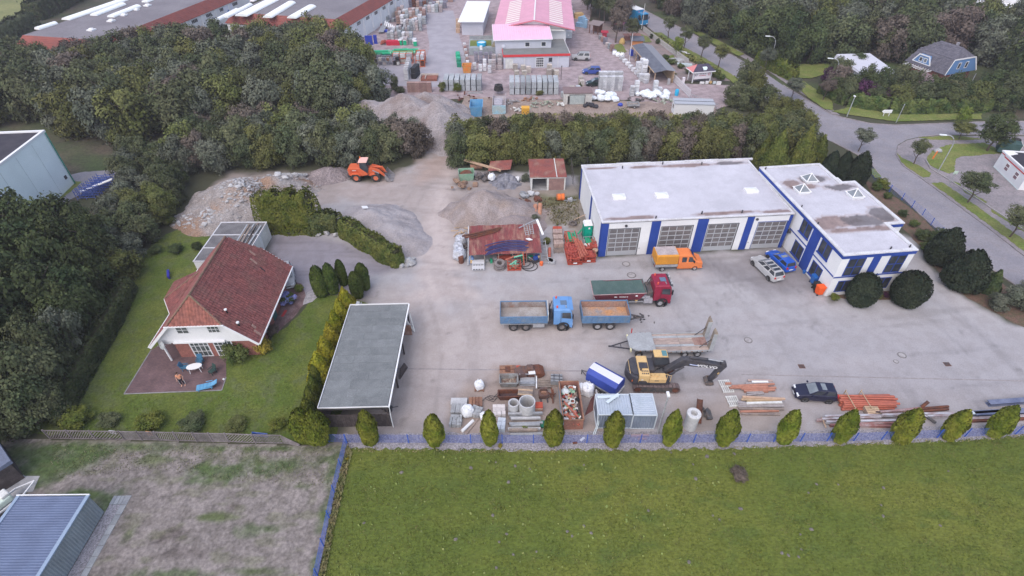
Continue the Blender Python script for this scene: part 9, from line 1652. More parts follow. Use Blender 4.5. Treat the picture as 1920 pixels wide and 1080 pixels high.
for k,(px,py,h,w_)in EN_([(1600,345,5.2,3.),(1570,338,4.6,2.2),(1548,334,4.4,2.4)]):cf_(['dark slanting conifer nearest the road behind the office','dark conifer in the middle behind the office','dark conifer closest to the hedge behind the office'][k],(px,py),h,w_,LV['darkblue'],610+k,[(0,.6),(.12,.9),(.4,1.),(.65,.85),(.85,.5),(1.,.08)],4500,.14,None,'conifer',.07,tips=4)
for k,(px,py,h,w_)in EN_([(1448,316,6.3,4.2),(1495,318,7.2,4.4),(1425,308,4.6,2.8),(1525,312,5.2,3.4)]):cf_('bushy olive green conifer in the clump behind the office',(px,py),h,w_,leafmat('olive_sprays',(.068,.092,.02),(.128,.14,.034),.15),620+k,GP,6000,.16,'olive conifers behind the office','conifer',.1,tips=5)
def hedge(lb_,spine,h,wd,m,seed,n=5200,leaf=.17,lump=.12,gr0=None,core=(.035,.04,.018)):
 """spine: list of (px, py, height factor)"""
 g=np.random.default_rng(seed);S_=[np.array([*a2(p[0],p[1])])for p in spine];H_=[h*(p[2]if len(p)>2 else 1)for p in spine];Ls=np.array([np.linalg.norm(b_-a)for a,b_ in zip(S_,S_[1:])]);seg=g.choice(len(Ls),n,p=Ls/Ls.sum());t=g.random(n)
 A=np.array(S_)[seg];B=np.array(S_)[seg+1];c=A+(B-A)*t[:,None];hh=np.array(H_)[seg]*(1-t)+np.array(H_)[seg+1]*t;d=(B-A)/np.linalg.norm(B-A,axis=1,keepdims=True);nr=np.stack([-d[:,1],d[:,0]],1)
 k=g.random(n);th=g.uniform(-.15,pi+.15,n);cs,sn=np.cos(th),np.sin(th);off=np.sign(cs)*np.abs(cs)**.45*wd/2;z=hh*(np.clip(sn,0,1)**.4);low=g.random(n)<.45;z=np.where(low,hh*g.random(n),z);off=np.where(low,np.sign(cs)*wd/2,off)
 lum=1+lump*np.sin(c[:,0]*1.9+z*1.3)+lump*.7*np.sin(c[:,1]*2.7-z*2.1+1)+g.normal(size=n)*.05;off=off*lum;z=z*(1+.06*np.sin(c[:,0]*3.1+c[:,1]*1.7)+.05*g.normal(size=n))
 e=(t<.5)&(seg==0);P=np.stack([c[:,0]+nr[:,0]*off,c[:,1]+nr[:,1]*off,np.maximum(z,.03)],1);NN=np.stack([nr[:,0]*off,nr[:,1]*off,np.where(low,.25,1.)],1)+g.normal(size=(n,3))*.5
 for endp,dirn in((S_[0],S_[0]-S_[1]),(S_[-1],S_[-1]-S_[-2])):
  dn=dirn/np.linalg.norm(dirn);ne=n//14;a_=g.uniform(-pi/2,pi/2,ne);q=np.arctan2(dn[1],dn[0])+a_;zz=(H_[0]if endp is S_[0]else H_[-1])*g.random(ne);rr_=wd/2*(1-.35*(zz/h)**3)
  P=np.concatenate([P,np.stack([endp[0]+rr_*np.cos(q),endp[1]+rr_*np.sin(q),zz],1)]);NN=np.concatenate([NN,np.stack([np.cos(q),np.sin(q),np.full(ne,.3)],1)+g.normal(size=(ne,3))*.5])
 o0=S_[0];t_=th_('hedge',lb_,'hedge',(o0[0],o0[1],0),0,gr0);P[:,:2]-=o0;me=quads('foliage',P,NN,g.normal(size=P.shape)+np.array([0,0,.5]),leaf*(.6+.7*g.random(len(P))),m);link('foliage',me,t_)
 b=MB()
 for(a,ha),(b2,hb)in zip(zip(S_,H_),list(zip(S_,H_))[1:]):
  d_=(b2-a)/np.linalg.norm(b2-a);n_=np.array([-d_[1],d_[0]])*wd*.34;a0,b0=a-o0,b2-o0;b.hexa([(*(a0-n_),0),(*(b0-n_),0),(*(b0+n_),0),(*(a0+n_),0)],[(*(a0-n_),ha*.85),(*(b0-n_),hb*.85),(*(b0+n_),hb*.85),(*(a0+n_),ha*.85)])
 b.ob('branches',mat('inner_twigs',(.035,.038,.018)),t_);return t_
hedge('tall square clipped hedge beside the garage block and drive',[(506,428),(540,428),(592,430)],5.2,2.9,LV['hedge'],701,11000,.14);hedge('lower rough hedge joining tall square hedge and sloping one',[(588,436,1.2),(612,432,.95),(635,430,.9)],2.7,1.9,leafmat('rough_hedge_leaves',(.06,.085,.03),(.12,.13,.045),.1),702,4200,.15,.2);hedge('long sloping clipped hedge between the drive and pale gravel heap',[(650,440,1.2),(685,460,1.05),(715,478,1.),(744,494,.95)],2.,2.,leafmat('sloping_hedge_leaves',(.07,.095,.022),(.135,.14,.036),.1),703,10000,.14)
hedge('dark clipped hedge along the garden lawn below the grove',[(245,548),(215,610),(170,685),(118,785)],1.9,1.6,LV['dark'],704,10000,.13,.08)
for k,pts in EN_([[(1425,118),(1450,130),(1482,148)],]):hedge('clipped green hedge beside the road pavement near the lawn',pts,2.4,2.6,LV['hedge'],720+k,3600,.26)
hedge('low grassy hedge along the verge between road and show garden',[(1228,70),(1270,98),(1310,120),(1345,140)],.8,1.2,leafmat('verge_shrubs',(.12,.14,.04),(.18,.18,.06),.1),730,2600,.25,.2)
hedge('garden hedge screening the white bungalow from the road bend',[(1545,176),(1590,196),(1660,208),(1740,208),(1840,205)],2.2,2.6,LV['laurel'],731,7000,.3,.18)
SHR=[(448,672,1.9,2.7,'laurel','broad glossy laurel bush beside the patio door',0),(497,660,1.6,1.7,'yellow','bright yellow shrub at the house corner',0),(512,625,1.1,1.4,'red','dark reddish shrub under the house eave',0),(541,566,1.2,1.7,'blue','blue flowering hydrangea at the house wall',0),(562,545,.8,1.1,'hedge','small green shrub beyond the blue hydrangea',0),(234,572,1.3,1.7,'grey','grey rounded shrub on the garden lawn by the hedge',0),(318,618,1.1,1.5,'dark','dark low shrub at the house side wing',0),(295,474,1.,1.5,'dark','small round bush on the lawn, outermost of three',0),(332,472,1.1,1.9,'dark','round bush on the lawn, middle of three',0),(372,468,1.,1.4,'dark','round bush on the lawn beside the garage block',0),(146,792,1.4,3.,'hedge','green rounded bush inside the wooden field fence, first from grove',0),(208,792,.9,2.,'wood','low dull bush inside the wooden fence, second from grove',0),(285,798,1.2,2.6,'hedge','green bush inside the wooden fence above an ochre panel',0),(365,797,1.1,2.5,'wood','dull spreading bush inside the wooden fence, mid length',0),(447,800,.8,2.,'olive','low olive bush inside the wooden fence',0),(522,800,.9,1.6,'hedge','small green bush at the wooden fence end',0),(1650,352,1.4,2.4,'hedge','round clipped green bush behind the blue roadside fence',0),(1642,356,1.2,1.5,'laurel','small dark bush by the office porch roof',0),(1663,372,.9,1.2,'laurel','small bush at the office side below the clipped one',0),(1692,405,.9,1.3,'dark','small dark round bush beside the blue fence posts',0),(1712,424,.9,1.3,'laurel','small green bush in the strip by the office step',0),(1728,448,1.3,2.1,'dark','dark green bush in the strip at office front',0),(1755,455,1.8,2.6,'dark','dark spreading bush before the pyramid conifer',0),(1735,470,1.2,1.8,'laurel','mottled bush at the office corner strip',0),(1905,575,2.3,3.6,'grey','big silvery shrub at the frame edge beside drive',0),(1868,578,1.7,2.5,'grey','silvery green shrub next to the small bush conifer',0),(1940,560,2.4,3.6,'grey','silvery shrub at the very frame edge',0),(1563,561,.7,1.1,'hedge','small green plant at the office wall corner',0),(1645,558,.6,1.,'olive','low olive plant in the flower bed',0),(1660,556,.5,.8,'plum','small purple flowered plant in the bed',0),(894,440,1.1,1.,'yellow','yellow green bush at the back corner of the lean-to',0),(1025,458,1.,1.,'olive','olive weed bush at the lean-to end',0),(1003,415,.9,1.5,'grey','grey weeds at the ends of terracotta pipes',0),(985,340,1.2,1.3,'grey','dry grey bush beside the open garage',0),(740,168,3.,1.8,'wood','thin young tree at the stock field edge',0),(830,172,1.9,1.7,'olive','olive bush before the block packs',0),(858,172,1.7,1.8,'hedge','green bush before the block packs, nearer the skip',0),(750,175,1.2,2.4,'wood','low dull bush at the crest of the sandy heap',0),(715,168,1.,2.2,'fresh','fresh green weeds at the crest of sandy heap',0),(1012,178,.9,1.8,'olive','olive weed bush at the foot of block packs',0),(1087,170,1.6,.7,'olive','thin upright weed plant on the cream garage',0),(1386,893,.7,1.5,'red','reddish weed clump in the meadow grass',0),(938,838,.35,.4,'yellow','yellow flowering weed on the gravel strip',0),(652,862,.3,.3,'yellow','yellow flowering weed beside the blue side fence',0),(984,805,.5,.6,'fresh','fresh green weed growing through the beam stack',0),(1203,797,.5,.5,'fresh','small green weed before the storage container',0)]
for px,py,h,w_,k,lab,_ in SHR:
 p=at(px,py);o=th_('shrub',lab,'shrub',p,r7u(0,6))
 if k=='blue':
  link('foliage',r7.choice(CR['laurel']),o,(0,0,h*.45),0,(w_*.6,w_*.6,h*.55));me=crown('flower_heads',LV['blue'],990,900,14,leaf=.12);link('flower_heads',me,o,(0,0,h*.5),0,(w_*.65,w_*.65,h*.65))
 else:link('foliage',r7.choice(CR[k]),o,(0,0,h*.48),0,(w_*.56,w_*.56,h*.6))
EL={k:lab for k,lab in(('wood','dull green tree in the large wood east of the road'),('dark','dark green tree in the large wood east of the road'),('grey','pale willow-like tree in the large wood east of the road'),('olive','yellowish tree in the large wood east of the road'),('red','brownish tree in the large wood east of the road'))}
EK=[('wood',5),('dark',3.5),('grey',2.),('olive',1.6),('red',.8)]
AVH=[[a2(*p)for p in q]for q in([(1600,172),(1588,128),(1625,112),(1690,140),(1752,168),(1750,200),(1700,190)],[(1730,150),(1738,128),(1790,110),(1862,138),(1850,178),(1790,172)],[(1815,60),(1815,20),(1960,20),(1960,60)])]
fill([(1235,26),(1300,52),(1345,76),(1400,104),(1480,120),(1560,120),(1600,122),(1640,112),(1720,122),(1745,118),(1800,104),(1870,130),(1900,170),(1990,180),(2120,120),(2080,60),(1890,66),(1800,52),(1770,22),(1780,-30),(1650,-62),(1450,-66),(1290,-62),(1200,-30)],4.4,(7.5,10.5),EK,EL,{k:EL[k]+' group' for k in EL},seed=11,avoid=AVH,wk=.75,base=.04,maxn=170)
HLb={k:lab for k,lab in(('dark','dark bushy tree around the white bungalow garden'),('wood','dull green bushy tree around the white bungalow garden'),('plum','purple leaved shrub tree in the bungalow garden'),('olive','yellowish tree in the bungalow garden'),('red','brownish tree in the bungalow garden'))}
fill([(1535,172),(1580,196),(1660,205),(1760,205),(1860,205),(1960,205),(1960,150),(1880,178),(1800,196),(1735,200),(1700,196),(1640,190),(1590,178),(1560,150)],3.2,(3.,4.8),[('dark',5),('wood',3),('plum',.8),('olive',.8),('red',.8)],HLb,{k:HLb[k]+' group' for k in HLb},seed=13,base=.02,avoid=AVH)
GDN=[(1548,158,3.6,3,'plum'),(1640,178,5.2,4.2,'dark'),(1618,172,5.,3.4,'dark'),(1672,182,6.2,4.4,'wood'),(1700,184,5.4,3.,'wood'),(1655,196,3.2,3.,'plum'),(1740,192,5.,4.4,'dark'),(1775,188,5.2,4.,'dark'),(1800,200,4.5,4.,'dark'),(1560,172,3.,2.8,'red')]
for px,py,h,w_,k in GDN:p=at(px,py);tree(k,p.x,p.y,h,w_,HLb[k],HLb[k]+' group',base=.02)
for px,py,h,w_,k in[(1720,112,7.5,6,'dark'),(1765,96,8,6.5,'wood'),(1830,100,8,6,'dark'),(1885,130,9,7,'dark'),(1905,165,9,7,'dark'),(1870,165,6,5,'wood'),(1900,200,8,6,'dark'),(1690,116,6,5,'dark'),(1650,110,6.5,6,'wood'),(1850,190,5.5,5,'dark'),(1820,205,5,4.4,'olive'),(1600,140,4.5,4,'dark'),(1570,150,4.5,4,'wood'),(1880,205,5.5,4.6,'wood'),(1940,190,9,7,'dark'),(1630,195,3.8,3.6,'wood'),(1720,196,4.2,4,'wood'),(1760,200,4.4,4,'dark')]:tree(k,*a2(px,py),h,w_,'full '+{'dark':'dark','wood':'dull','olive':'yellowish'}[k]+' green tree beside the mansard house and the bungalow','trees beside the two houses, '+k,base=.03)
tree('grey',*a2(1572,96),11,8.5,'very large pale drooping willow above the roadside wood',None)
ML={k:lab for k,lab in(('wood','dull green tree in the belt beside the merchant lane'),('red','brownish tree in the belt beside the merchant lane'),('dark','dark tree in the belt beside the merchant lane'))}
fill([(1090,-14),(1098,26),(1130,46),(1160,60),(1176,64),(1172,40),(1158,4),(1140,-34),(1095,-34)],3.6,(6.5,8.5),[('wood',4),('red',2),('dark',1)],ML,{k:ML[k]+' group' for k in ML},seed=15,base=.3,wk=.65)
tree('red',*a2(1154,80),8.2,4.6,'tall brownish tree with a bare trunk over the show garden',None,base=.42);tree('wood',*a2(1183,84),6.2,4.,'rounded dull tree overhanging the orange garden hut',None,base=.4)
for k,(px,py,h,w_,kd,lab)in EN_([(1252,73,5.4,3.4,'wood','street tree nearest the blue lorry in the roadside row'),(1282,92,5.4,3.6,'wood','second street tree from the blue lorry in the row'),(1314,109,5.2,3.2,'wood','third street tree from the blue lorry in the row'),(1346,128,5.2,3.5,'olive','fourth street tree from the blue lorry, behind sign pavilion'),(1433,132,4.6,3.6,'grey','grey green street tree across the road from pavilion'),(1483,186,4.,3.6,'grey','street tree at the bend behind the big clump'),(1543,188,4.2,3.2,'red','brownish street tree on the grass strip by bungalow'),(1609,284,4.,3.4,'grey','grey street tree at the junction behind dark conifers'),(1712,309,4.2,2.8,'wood','thin street tree on the junction verge'),(1797,262,3.2,4.,'olive','low spreading tree on the far verge by lamp'),(1798,236,3.6,2.6,'fresh','light green young tree across the side road'),(1813,381,4.8,4.4,'wood','street tree before the red striped building'),(1892,446,4.6,4.,'wood','street tree nearest the frame edge beside the road'),(1268,104,4.2,3.,'fresh','light green conifer-like tree in the show garden')]):
 tree(kd,*a2(px,py),h,w_,lab,None,'street_tree',trunk=STRK,base=.4 if kd!='fresh' else .1)
tree('dark',*a2(1850,284),6.4,5.2,'big dense dark oval tree on the lawn by junction',None,'street_tree',trunk=STRK,base=.14)
BIG=[(1392,176,6.5,4.6,'wood'),(1372,196,4.2,4.2,'wood'),(1412,190,6.,4.2,'olive'),(1432,206,4.6,4.2,'wood'),(1395,205,4.,4.,'wood'),(1452,226,4.4,4.,'olive'),(1480,236,4.6,3.8,'olive'),(1462,214,3.4,3.2,'wood')]
for px,py,h,w_,k in BIG:tree(k,*a2(px,py),h,w_,'dense dull green tree in the clump at the merchant entrance' if k=='wood' else 'yellowish green tree in the clump at the merchant entrance','clump at the entrance, '+k,base=.03)
for k,(px,py,h,w_,kd)in EN_([(1222,72,1.1,1.4,'dark'),(1234,82,1.2,1.4,'dark'),(1260,120,1.,2.2,'laurel'),(1248,112,1.1,1.8,'laurel'),(1290,138,1.2,1.8,'wood'),(1340,144,1.5,2.2,'laurel'),(1244,130,.9,1.4,'dark'),(1262,144,.8,1.6,'olive'),(1200,100,.8,1.2,'hedge'),(1310,125,1.,1.8,'wood'),(1350,150,1.2,2.,'laurel'),(1276,128,1.,1.6,'laurel')]):
 p=at(px,py);o=th_('shrub','low garden shrub in the planted beds of the show garden','shrub',p,r7u(0,6),'shrubs in the show garden');link('foliage',r7.choice(CR[kd]),o,(0,0,h*.48),0,(w_*.56,w_*.56,h*.6))
b=MB();b.ball((0,0,.1),1.6,12,6,(1.2,.8,.3),.08);one('garden_rock','large flat grey rock in the show garden bed','rock',b,CONC,(1268,114));b=MB();b.obox((0,0,.3),(3.2,1.2,.4),-.2);one('glass_frame','pale glass cold frame in the show garden','cold frame',b,mat('pale_frame_glass',(.45,.52,.52),rg=.2,fn=.05),(1283,124));b=MB();b.obox((0,0,.5),(2.2,.2,1.),-.7);b.obox((.9,-.8,.4),(1.4,.2,.8),-.7);one('white_wall','stepped white garden wall piece beside the road fence','wall',b,WP_,(1278,104));b=MB();b.ball((0,0,.35),.5,9,6,(1.2,1,.8),.1);one('garden_boulder','grey boulder on the lawn with an orange marker','boulder',b,CONC,(1757,286));b=MB();b.bar((0,0,0),(.35,.25,1.3),.14);one('orange_post','orange post leaning on the junction lawn boulder','post',b,ORANGE,(1748,299))
hedge('tree-like dark hedge bordering the far field',[(70,36),(100,22),(140,2),(180,-22)],4.2,5,LV['dark'],760,4200,.4,.2);hedge('dark hedge bordering the far field, lower part',[(-20,92),(20,72),(60,50)],3.4,4,LV['wood'],761,3600,.4,.2)
def mesh_fence(name,lb_,pts,h_,step,m,wires=(9,.3),last=True):
 """double rod panels between posts"""
 P=[V3(at(*p))if len(p)==2 else V3(p)for p in pts];o=th_(name,lb_,'fence',P[0]);q0=P[0]
 for a,c in zip(P,P[1:]):
  L_=(c-a).length;n=max(1,round(L_/step));d=(c-a)/n;t=math.atan2(d.y,d.x);w_=d.length
  b=MB();[b.bar((.02,0,z),(w_-.02,0,z),.013,.01)for z in[.08+(h_-.12)*i/wires[0]for i in RG_(wires[0]+1)]];nv=int(w_/wires[1]);[b.bar((.02+(w_-.04)*i/nv,.012,.05),(.02+(w_-.04)*i/nv,.012,h_),.006,.006)for i in RG_(nv+1)];me=b.mesh('mesh_panel');me.materials.append(m);pm=BX(-.035,.035,-.03,.03,0,h_+.05).mesh('post');pm.materials.append(m)
  for i in RG_(n):link('mesh_panel',me,o,a-q0+d*i,t);link('post',pm,o,a-q0+d*i,t)
 link('post',pm,o,P[-1]-q0,t);return o
mesh_fence('mesh_fence','blue wire mesh fence along the gravel strip below the yard',[(617,829),(650,830),(1000,831),(1300,830),(1600,827),(1860,817),(1990,810)],1.2,2.52,BLUEF)
mesh_fence('mesh_fence','blue wire mesh fence running down between bare field and meadow',[(651,831),(628,925),(596,1080),(572,1200)],1.2,2.52,BLUEF)
mesh_fence('mesh_fence','blue wire fence on the roadside behind the office',[(1628,322),(1645,345),(1690,375),(1728,405),(1762,440)],1.1,2.52,BLUEF,(6,.6))
mesh_fence('mesh_fence','tall rusty wire fence between workshop and the hedge',[(1070,318),(1074,345),(1085,366)],2.,2.5,DS_,(6,.5));mesh_fence('mesh_fence','dark wire fence behind the workshop roof edge',[(1070,318),(1130,316),(1220,312)],2.,3.,DS_,(6,.5))
wf=th_('wooden_fence','weathered grey wooden lattice fence between garden and bare field','fence',at(95,823));wpts=[(95,823),(180,824),(235,825),(300,826),(370,828),(430,829),(480,831),(531,832)];q0=V3(at(95,823));FW=mat('fence_grey_wood',(.2,.175,.18),(.15,.13,.13),2,fn=.25,rnd=.15);hF=1.3
wl_=[V3(at(*p))for p in wpts]
for a,c in zip(wl_,wl_[1:]):
 L_=(c-a).length;n=max(1,round(L_/1.8));d=(c-a)/n;t=math.atan2(d.y,d.x);w_=d.length
 for i in RG_(n):
  b=MB();sg_=1 if r7.random()<.6 else-1;ns=9
  for k in RG_(-4,ns):
   x0=k*w_/ns;x1=x0+w_*.45;z0,z1=.1,hF-.08
   if x0<.05:z0=z0+(z1-z0)*(.05-x0)/(x1-x0);x0=.05
   if x1>w_-.05:z1=z0+(z1-z0)*(w_-.05-x0)/(x1-x0);x1=w_-.05
   if x1-x0<.05:continue
   if sg_<0:x0,x1=w_-x0,w_-x1
   b.bar((x0,0,z0),(x1,0,z1),.02,.085)
  b.bar((.03,0,hF-.05),(w_-.03,0,hF-.05),.05,.09);b.bar((.03,0,.1),(w_-.03,0,.1),.05,.08);b.ob('lattice_panel',FW,wf,a-q0+d*i,t)
  BX(-.05,.05,-.05,.05,0,hF+.06).ob('post',FW,wf,a-q0+d*i,t)
b=MB();[b.bar((0,0,.1+.12*i),(1.55,-.3,.1+.04*i),.02,.05)for i in RG_(9)];b.bar((0,0,hF),(1.6,-.3,.3),.05,.08);b.ob('sloping_end_panel',FW,wf,wl_[-1]-q0,0)
for px,py,m,w_,h_,lab in[(215,821,mat('white_sack_cloth',(.6,.6,.62),fn=.1),.5,.6,'white cloth caught on the wooden lattice fence'),(284,824,OCHRE,.45,.75,'ochre board standing at the wooden lattice fence'),(490,826,MATS['rack_blue'],1.3,.7,'blue mesh piece standing behind the wooden fence end')]:
 b=MB();b.obox((0,.1,h_/2+.15),(w_,.06,h_),0,.15,.2);one('fence_scrap',lab,'panel',b,m,(px,py-3))
lamp('tall curved street lamp on the junction lawn',(1758,323),6.,0,1,rad(168));lamp('short straight street lamp with white head at the bungalow hedge',(1588,218),3.6,0,0,rad(0));lamp('curved street lamp rising from the bungalow garden trees',(1556,168),6.,0,1,rad(165));lamp('curved street lamp above the wood opposite the pavilion',(1443,118),5.6,0,1,rad(165));lamp('curved street lamp far up the road among wood trees',(1343,70),5.6,0,1,rad(165))
for k,(px,py,lab)in EN_([(1680,230,'grey leaning lamp pole without arm at the side road'),(1777,350,'thin post with small sign on the junction verge'),(1813,170,'slim pale pole at the mansard house drive')]):
 b=MB();b.cyl((0,0,0),(0,0,3.4 if k!=1 else 2.2),.06,7);o=one('street_pole',lab,'pole',b,STEEL,(px,py));
 if k==1:BO((0,0,2.3),(.6,.06,.5)).ob('sign_face',mat('sign_pale_green',(.5,.62,.52),fn=.05),o)
b=MB();b.obox((0,0,1.),(1.5,.15,.55));b.bar((-.5,0,0),(-.5,0,1),.08);b.bar((.5,0,0),(.5,0,1),.08);b.prof([(-.75,.75),(-1.,1.),(-.75,1.27)],-.07,.07);one('direction_sign','white arrow shaped direction sign before the bungalow hedge','sign',b,WP_,(1660,219))
o=th_('garden_table','white oval garden table on the patio','table',at(369,696),rad(12));b=MB();b.prism([(.72*cos(t*pi/12),.42*sin(t*pi/12))for t in RG_(24)],.7,.74);b.ob('tabletop',WP_,o)
for x in(-.45,.45):
 for y in(-.22,.22):MB().bar((x,y,.7),(x*1.15,y*1.2,0),.05).ob('leg',WP_,o)
def chair(lb_,px,rz,m,z=0):
 o=th_('garden_chair',lb_,'chair',at(*px),rad(rz));BX(-.27,.27,-.27,.27,.38,.43).ob('seat',m,o);HX([(-.27,.24,.43),(.27,.24,.43),(.27,.3,.43),(-.27,.3,.43)],[(-.25,.42,.98),(.25,.42,.98),(.25,.46,.98),(-.25,.46,.98)]).ob('backrest',m,o)
 for x in(-.25,.25):
  for y in(-.24,.24):BX(x-.025,x+.025,y-.025,y+.025,0,.38).ob('leg',m,o)
  BX(x-.03,x+.03,-.25,.3,.6,.64).ob('armrest',m,o)
TEALC=mat('teal_blue_plastic',(.05,.14,.24),(.06,.17,.27),1,fn=.06)
chair('teal blue garden chair tucked behind the oval table',(377,682),10,TEALC);chair('blue garden chair at the end of the oval table',(350,693),95,TEALC);chair('dark green garden chair standing apart from the oval table',(400,700),-30,mat('dark_green_plastic',(.03,.06,.055),fn=.05))
o=th_('sun_lounger','light blue sun lounger with raised end on the patio edge','sun lounger',at(391,727),rad(17));LBLU=mat('lounger_blue',(.12,.32,.52),(.1,.28,.46),1,fn=.06)
for i in RG_(4):BX(-.95+.32*i,-.65+.32*i,-.3,.3,.32,.37).ob('slat_panel',LBLU,o)
b=MB();b.hexa([(.34,-.3,.33),(.95,-.26,.62),(.95,.26,.62),(.34,.3,.33)],[(.33,-.3,.38),(.93,-.26,.67),(.93,.26,.67),(.33,.3,.38)]);b.ob('backrest',LBLU,o);b=MB();[b.bar((-.95,y,.3),(.5,y,.3),.06)for y in(-.32,.32)];b.box(-.1,.5,.32,.38,.5,.54);b.box(-.1,.5,-.38,-.32,.5,.54);b.ob('frame',LBLU,o)
for x in(-.8,.35):
 for y in(-.28,.28):MB().bar((x,y,.3),(x,y,0),.05).ob('leg',LBLU,o)
o=th_('play_plank','dark blue play beam standing on the garden lawn','beam',at(318,518),rad(-63));BX(-.75,.75,-.13,.13,.35,.5).ob('beam',mat('play_blue',(.03,.03,.26),fn=.05),o);b=MB();b.box(-.6,-.5,-.1,.1,0,.34);b.box(.5,.6,-.1,.1,0,.34);b.ob('support',mat('play_blue',(.03,.03,.26)),o)
b=MB();b.ball((0,0,.08),.12,7,5);one('white_ball','small white ball at the patio corner beside the lounger','ball',b,WP_,(420,712));b=MB();b.bar((0,-.5,.02),(.1,.5,.02),.3,.06);one('red_mat','small red mat on the garden path','mat',b,mat('red_mat',(.4,.05,.05)),(532,588));b=MB();b.ball((0,0,.25),.16,8,5);b.cyl((0,0,0),(0,0,.2),.04,6);one('garden_light','small yellow round garden light under the reddish shrub','light',b,YELLOW,(511,618))
SKIN=mat('skin',(.5,.29,.22),fn=.05);SHIRT=mat('orange_shirt',(.62,.27,.16),(.58,.24,.14),3,fn=.06);TROU=mat('black_trousers',(.02,.02,.03),fn=.1);HAIR=mat('dark_hair',(.05,.03,.02),fn=.2)
def skin_body(name,verts,edges,radii,m,parent,sub=2,root=0):
 me=bpy.data.meshes.new(name);me.from_pydata(verts,edges,[]);me.update();o=bpy.data.objects.new(name,me);C.objects.link(o);o.parent=parent
 sk_=o.modifiers.new('skin','SKIN');
 for i,r_ in EN_(radii):me.skin_vertices[0].data[i].radius=r_ if hasattr(r_,'__len__')else(r_,r_)
 me.skin_vertices[0].data[root].use_root=True;s_=o.modifiers.new('sub','SUBSURF');s_.levels=sub;s_.render_levels=sub;me.materials.append(m);return o
pn=th_('person','person in orange shirt and dark striped trousers standing on the patio','person',at(344.5,722),rad(195))
V=[(0,0,.98),(0,-.01,1.18),(0,-.01,1.38),(0,0,1.5),(0,.02,1.6),(0,.03,1.7),(0,.02,1.76),(.1,0,.9),(.12,.02,.5),(.14,-.02,.09),(.15,.12,.04),(-.1,0,.9),(-.12,.03,.5),(-.15,-.01,.09),(-.16,.13,.04),(.19,-.01,1.43),(.29,-.04,1.18),(.27,.06,.96),(.26,.1,.88),(-.19,-.01,1.43),(-.29,-.04,1.18),(-.27,.06,.96),(-.26,.1,.88)]
E_=[(0,1),(1,2),(2,3),(3,4),(4,5),(5,6),(0,7),(7,8),(8,9),(9,10),(0,11),(11,12),(12,13),(13,14),(2,15),(15,16),(16,17),(17,18),(2,19),(19,20),(20,21),(21,22)]
Rr=[(.15,.11),(.14,.1),(.17,.11),(.065,.065),(.075,.085),(.08,.095),(.06,.07),.09,.06,.04,.035,.09,.06,.04,.035,.06,.045,.035,.035,.06,.045,.035,.035]
skin_body('body',V,E_,Rr,SKIN,pn)
skin_body('shirt',[V[0],V[1],V[2],(0,0,1.46),V[15],(.25,-.03,1.28),V[19],(-.25,-.03,1.28)],[(0,1),(1,2),(2,3),(2,4),(4,5),(2,6),(6,7)],[(.17,.125),(.16,.115),(.185,.125),(.09,.08),.075,.07,.075,.07],SHIRT,pn)
skin_body('trousers',[(0,0,.99),V[7],V[8],(.138,-.015,.14),V[11],V[12],(-.148,-.005,.14)],[(0,1),(1,2),(2,3),(0,4),(4,5),(5,6)],[(.165,.12),.105,.078,.06,.105,.078,.06],TROU,pn)
for s in(-1,1):MB().bar((s*.215,0,.86),(s*.215,.01,.18),.02,.045).ob('trouser_stripe',WP_,pn);skin_body('hand',[(s*.26,.1,.9),(s*.255,.13,.83)]+[(s*(.245+.012*i),.16-.006*i,.755+.006*abs(i-1))for i in RG_(4)]+[(s*.225,.155,.81)],[(0,1)]+[(1,2+i)for i in RG_(4)]+[(1,6)],[.034,.036]+[.01]*4+[.012],SKIN,pn,1);BO((s*.155,.06,.03),(.1,.27,.06)).ob('sandal',mat('sandal_tan',(.5,.28,.2)),pn,bv0=.02)
b=MB();b.ball((0,0.,1.755),.098,10,7,(1,1.1,.85));b.ob('hair',HAIR,pn);b=MB();b.obox((0,.125,1.69),(.03,.03,.045));b.ob('nose',SKIN,pn);b=MB();[b.ball((s*.033,.11,1.715),.012,6,4)for s in(-1,1)];b.ob('eye',BLACK,pn);b=MB();b.obox((0,.112,1.645),(.05,.012,.012));b.ob('mouth',mat('lips',(.4,.15,.13)),pn);b=MB();[b.ball((s*.088,.02,1.69),.025,6,4,(.4,1,1.3))for s in(-1,1)];b.ob('ear',SKIN,pn)
def tufts(name,px_poly,n,hmin,hmax,m,seed,wd=.5,world=None):
 P=world or[a2(*p)for p in px_poly];g=np.random.default_rng(seed);xs=[p[0]for p in P];ys=[p[1]for p in P];X_=g.uniform(min(xs),max(xs),n*2);Y_=g.uniform(min(ys),max(ys),n*2);d=sdist(X_,Y_,P);k=(d<0);X_,Y_=X_[k][:n],Y_[k][:n];n=len(X_)
 h=g.uniform(hmin,hmax,n)*(.6+.8*fbm(X_,Y_,1.5,seed));a=g.uniform(0,2*pi,n);c=np.stack([X_,Y_,h*.5+.015],1);nn=np.stack([np.cos(a),np.sin(a),g.uniform(.2,.9,n)],1);T=np.stack([np.cos(a+1.6)*.4,np.sin(a+1.6)*.4,np.ones(n)],1);return stuff(link(name,quads(name,c,nn,T,h,m,wd)))
TUFT=mat('tuft_grass',(.092,.124,.02),(.132,.148,.028),.5,fn=.35,fs=6,c3=(.15,.15,.05),s3=.9,rg=1)
tufts('grass_tufts',[(655,842),(1000,848),(1450,842),(1800,828),(1990,816),(2020,1120),(590,1120),(602,1080)],80000,.03,.08,TUFT,41)
tufts('garden_grass_tufts',[(70,800),(230,818),(560,828),(590,826),(560,720),(600,600),(570,590),(480,660),(430,740),(230,745),(280,640),(350,450),(310,445),(240,520),(160,680)],16000,.03,.07,TUFT,42)
